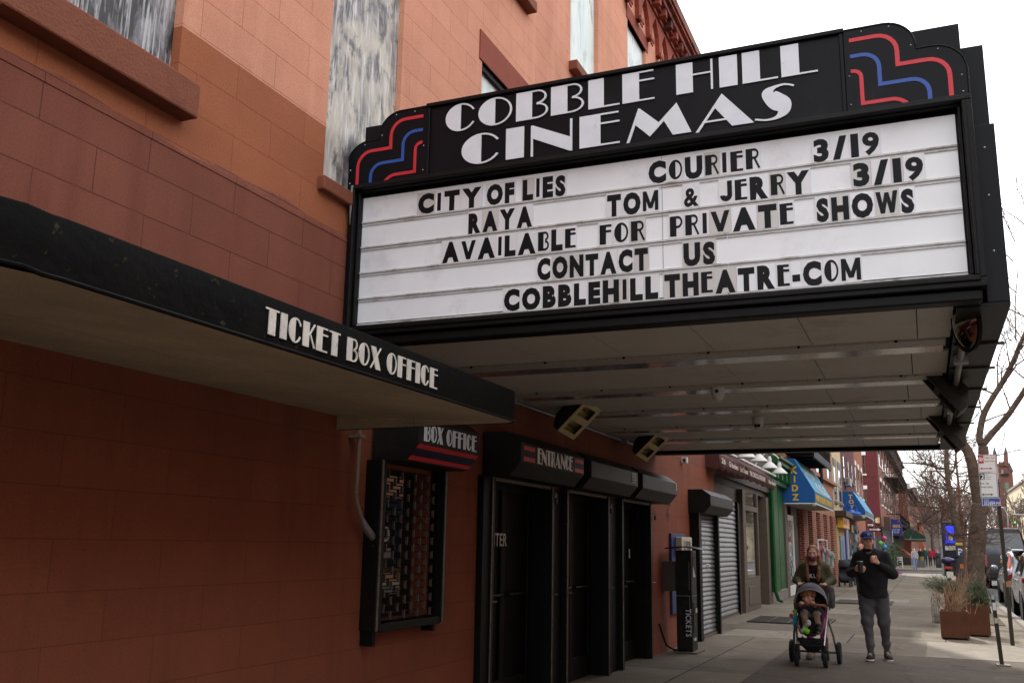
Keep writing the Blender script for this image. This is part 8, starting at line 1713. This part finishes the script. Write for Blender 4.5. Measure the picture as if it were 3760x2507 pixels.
kb = head_prims(ho, .88, -.25) + [('c', (-.03, -.01, .74), (-.01, -.02, .80), .034, .032), ('c', (-.06, 0, .64), (-.03, 0, .73), .06, .055), ('c', (-.02, -.075, .735), (.05, -.14, .68), .03, .025), ('c', (.05, -.14, .68), (.17, -.12, .775), .024, .018), ('c', (-.02, .075, .735), (.05, .13, .68), .03, .025), ('c', (.05, .13, .68), (.195, .065, .775), .024, .018), ('c', (-.04, -.05, .63), (.13, -.075, .655), .045, .04), ('c', (.13, -.075, .655), (.19, -.065, .54), .036, .026), ('c', (-.04, .05, .63), (.12, .085, .65), .045, .04), ('c', (.12, .085, .65), (.175, .10, .50), .036, .026)]
kb += hand((.205, -.105, .795), (.5, .3, .1), (.3, -1, 0), .036, 1.1, .6, 1) + hand((.225, .055, .795), (.5, -.1, .1), (.2, 1, 0), .036, 1.1, .6, 1)
sdf(kb, .006, .006).build('body', M_skin2, kd_, smooth=True, ang=180); face_parts(ho, kd_, .88, -.25)
sdf([('c', (-.06, 0, .64), (-.03, 0, .73), .085, .075), ('c', (-.02, -.06, .735), (.05, -.13, .68), .048, .04), ('c', (.05, -.13, .68), (.13, -.125, .745), .04, .032), ('c', (-.02, .06, .735), (.05, .125, .68), .048, .04), ('c', (.05, .125, .68), (.15, .08, .745), .04, .032)], .008, .012, wr=.004, wf=60).build('jacket', M_nav, kd_, smooth=True, ang=180)
sdf([('c', (-.04, -.05, .63), (.13, -.075, .655), .058, .05), ('c', (.13, -.075, .655), (.185, -.066, .56), .048, .038), ('c', (-.04, .05, .63), (.12, .085, .65), .058, .05), ('c', (.12, .085, .65), (.172, .10, .52), .048, .038)], .008, .012, wr=.004, wf=60).build('trousers', M_khaki, kd_, smooth=True, ang=180)
random.seed(2); hp = [('e', (ho[0] - .012, ho[1], ho[2] + .038), (.090, .078, .075))]
for k in range(70):
    v = Vector((random.gauss(0, 1), random.gauss(0, 1), abs(random.gauss(0, 1)))).normalized(); p_ = (ho[0] - .015 + v.x * .092, ho[1] + v.y * .084, ho[2] + .025 + v.z * .08)
    if p_[0] > ho[0] + .05 and p_[2] < ho[2] + .03: continue
    hp.append(('e', p_, (.021, .021, .018)))
sdf(hp, .0065, .005, cut=lambda D, X, Y, Z: np.maximum(D, -(np.sqrt((X - ho[0] - .07) ** 2 + ((Y - ho[1]) / .85) ** 2 + (Z - ho[2] + .035) ** 2) - .06))).build('hair', M_curl, kd_, smooth=True, ang=180)
o = sdf([('c', (.215, -.062, .50), (.275, -.02, .545), .032, .03), ('e', (.285, -.012, .555), (.03, .032, .04))], .007, .008).build('shoe', M_solew, kd_, smooth=True, ang=180)
o = sdf([('c', (.19, .10, .475), (.27, .115, .465), .034, .032), ('e', (.285, .118, .462), (.04, .034, .028)), ('c', (.18, .10, .48), (.18, .10, .52), .035, .036)], .007, .008).build('shoe', M_sneak, kd_, smooth=True, ang=180); MB().ball((.25, .112, .446), (.078, .037, .012), 14, 6).build('sole', M_solew, o, smooth=True)
move(kd_, (sX, sY, 0), PI)
def W2(x, y, z): return Vector((sX - x, sY - y, z))
cu = thing('toy_cup', W2(.245, -.045, .405), 'lime green toddler cup tipped on the stroller footrest', 'cup'); MB().lathe([(.03, -.04), (.034, -.03), (.040, .035), (.036, .04), (.001, .04)], W2(.25, -.05, .45), (-.3, .8, .5), 18).build('cup', pm('cup_green', c(130, 206, 40), .4, bump=0), cu, smooth=True); MB().lathe([(.037, .036), (.042, .04), (.038, .052), (.001, .054)], W2(.25, -.05, .45), (-.3, .8, .5), 18).build('lid', M_white, cu, smooth=True)
ty = thing('plush_toy', W2(.06, -.195, .60), 'small blue and green plush toy hanging at the side of the stroller', 'toy')
sdf([('e', W2(.07, -.20, .60), (.03, .032, .045)), ('c', W2(.07, -.215, .57), W2(.08, -.22, .50), .016, .014), ('c', W2(.07, -.185, .57), W2(.08, -.18, .50), .016, .014), ('c', W2(.07, -.2, .62), W2(.1, -.25, .60), .014, .012), ('c', W2(.07, -.2, .62), W2(.1, -.15, .60), .014, .012)], .007, .008).build('body', pm('plush_blue', c(70, 150, 176), .95, var=.3, sc=30, bump=.4), ty, smooth=True, ang=180)
MB().ball(W2(.075, -.2, .675), (.03, .032, .032), 12, 8).build('head', pm('plush_green', c(150, 190, 70), .95, var=.3, sc=30, bump=.4), ty, smooth=True); MB().ball(W2(.09, -.245, .62), (.02, .03, .03), 10, 8).build('wing', pm('plush_red', c(196, 70, 50), .95, bump=.3), ty, smooth=True)
# ---- people farther off
def passer(X, px, py_foot, cr, h, label, top, leg, hair, facing=PI, phase=.16, skin=None, group='people far along the sidewalk', res=.022, carry=None):
    q = atX(*cr(px, py_foot), X); t = thing('person', (0, 0, 0), label, 'person', group); s = h / 1.72; k_ = lambda *a: tuple(v * s for v in a); sk = skin or M_skin
    prims = [('e', k_(.02, 0, 1.61), k_(.095, .078, .115)), ('c', k_(.0, 0, 1.4), k_(.01, 0, 1.52), .055, .05), ('c', k_(0, 0, .95), k_(0, 0, 1.32), .12, .14, (.7, 1, 1)), ('c', k_(0, -.17, 1.40), k_(.02, -.23, 1.13), .045, .04), ('c', k_(.02, -.23, 1.13), k_(.12, -.22, .92), .04, .03), ('c', k_(0, .17, 1.40), k_(-.02, .23, 1.13), .045, .04), ('c', k_(-.02, .23, 1.13), k_(.03, .22, .90), .04, .03), ('c', k_(.12, -.22, .92), k_(.14, -.21, .83), .03, .02), ('c', k_(.03, .22, .90), k_(.05, .21, .81), .03, .02),
             ('c', k_(0, -.09, .92), k_(phase * .6, -.09, .5), .075, .055), ('c', k_(phase * .6, -.09, .5), k_(phase, -.08, .07), .05, .035), ('c', k_(0, .09, .92), k_(-phase * .2, .09, .5), .075, .055), ('c', k_(-phase * .2, .09, .5), k_(-phase, .08, .09), .05, .035)]
    sdf(prims, res, .012).build('body', sk, t, smooth=True, ang=180)
    sdf([('c', k_(0, 0, .92), k_(0, 0, 1.34), .155, .17, (.72, 1, 1)), ('c', k_(0, -.13, 1.41), k_(0, .13, 1.41), .07, .07), ('c', k_(0, -.17, 1.40), k_(.02, -.23, 1.13), .065, .055), ('c', k_(.02, -.23, 1.13), k_(.11, -.222, .94), .054, .045), ('c', k_(0, .17, 1.40), k_(-.02, .23, 1.13), .065, .055), ('c', k_(-.02, .23, 1.13), k_(.02, .222, .92), .054, .045)], res, .016, wr=.005).build('coat', top, t, smooth=True, ang=180)
    sdf([('c', k_(0, -.04, .93), k_(0, .04, .93), .14, .14, (.75, 1, 1)), ('c', k_(0, -.09, .90), k_(phase * .6, -.09, .5), .095, .07), ('c', k_(phase * .6, -.09, .5), k_(phase, -.08, .12), .066, .052), ('c', k_(0, .09, .90), k_(-phase * .2, .09, .5), .095, .07), ('c', k_(-phase * .2, .09, .5), k_(-phase, .08, .13), .066, .052)], res, .014).build('trousers', leg, t, smooth=True, ang=180)
    for sg, x in ((-1, phase), (1, -phase)): MB().ball(k_(x + .06, sg * .085, .045), k_(.14, .05, .05), 10, 6).build('shoe', M_sneak, t, smooth=True)
    sdf([('e', k_(-.01, 0, 1.65), k_(.105, .09, .10)), ('c', k_(-.06, 0, 1.6), k_(-.07, 0, 1.48), .07 * s, .05 * s)], res, .012, cut=lambda D, X_2, Y_, Z_: np.maximum(D, X_2 - .045 * s + (1.66 * s - Z_) * .3)).build('hair', hair, t, smooth=True, ang=180)
    move(t, (q.x, q.y, 0), facing); return t
M_check = pm('shirt_check', c(60, 58, 60), .9, bump=0)
m_, n_, b_ = mk('shirt_checked'); t_ = n_.nodes.new('ShaderNodeTexCoord'); ck = n_.nodes.new('ShaderNodeTexChecker'); ck.inputs['Scale'].default_value = 16; ck.inputs['Color1'].default_value = c(206, 202, 198); ck.inputs['Color2'].default_value = c(46, 44, 52); n_.links.new(t_.outputs['Object'], ck.inputs['Vector']); n_.links.new(ck.outputs[0], b_.inputs['Base Color']); b_.inputs['Roughness'].default_value = .9
M_jean = pm('jeans_pale', c(104, 128, 168), .9, bump=.1); M_jeand = pm('jeans_dark', c(50, 62, 86), .9, bump=.1); M_blkc = pm('coat_black', c(30, 30, 34), .9, bump=.1); M_grnj = pm('jacket_green', c(36, 76, 64), .9, bump=.1); M_redc = pm('coat_red', c(150, 34, 46), .9, bump=.1); M_redc2 = pm('coat_crimson', c(176, 40, 76), .9, bump=.1); M_ltb = pm('coat_lightblue', c(136, 156, 190), .9, bump=.1); M_plum = pm('coat_plum', c(52, 36, 56), .9, bump=.1); M_hdk = pm('hair_dark', c(40, 32, 28), .8, bump=.1)
passer(86, 1340, 1105, cL, 1.66, 'woman in black and white checked shirt and pale jeans walking down the sidewalk', m_, M_jean, M_hdk)
passer(97, 1465, 1060, cL, 1.66, 'person in black coat beside the checked shirt woman', M_blkc, M_blkc, M_hdk)
passer(104, 1560, 1020, cL, 1.75, 'man in dark green jacket and blue jeans far along the sidewalk', M_grnj, M_jeand, M_hdk)
passer(107, 1660, 1015, cL, 1.68, 'person in dark red coat and black trousers far along the sidewalk', M_redc, M_blkc, M_redc)
passer(109, 1770, 1005, cL, 1.62, 'person in crimson coat seen from behind near the chalkboard', M_redc2, M_blkc, M_redc2, facing=0)
passer(118, 1815, 985, cL, 1.62, 'person in pale blue coat half hidden behind the crimson coat', M_ltb, M_jeand, M_brow)
passer(27.0, 250, 1850, cL, 1.66, 'person in dark plum coat mostly hidden behind the man in the cap', M_plum, M_blkc, M_brow, group='people near the shops', res=.014)
bk_ = thing('basket', (98, 1, 0), 'yellow green basket of goods standing on a grey crate beside the checked shirt woman', 'basket'); q = atX(*cL(1465, 1080), 97.0); box(96, 96.6, q.y - .35, q.y + .35, 0, .6).build('crate', pm('crate_grey', c(96, 94, 92), .8, var=.2, bump=.3), bk_, bevel=.03); MB().lathe([(.2, .6), (.28, .95), (.26, .95), (.001, .9)], (96.3, q.y, 0), (0, 0, 1), 14).build('basket', pm('basket_green', c(128, 124, 60), .8, var=.2), bk_, smooth=True)
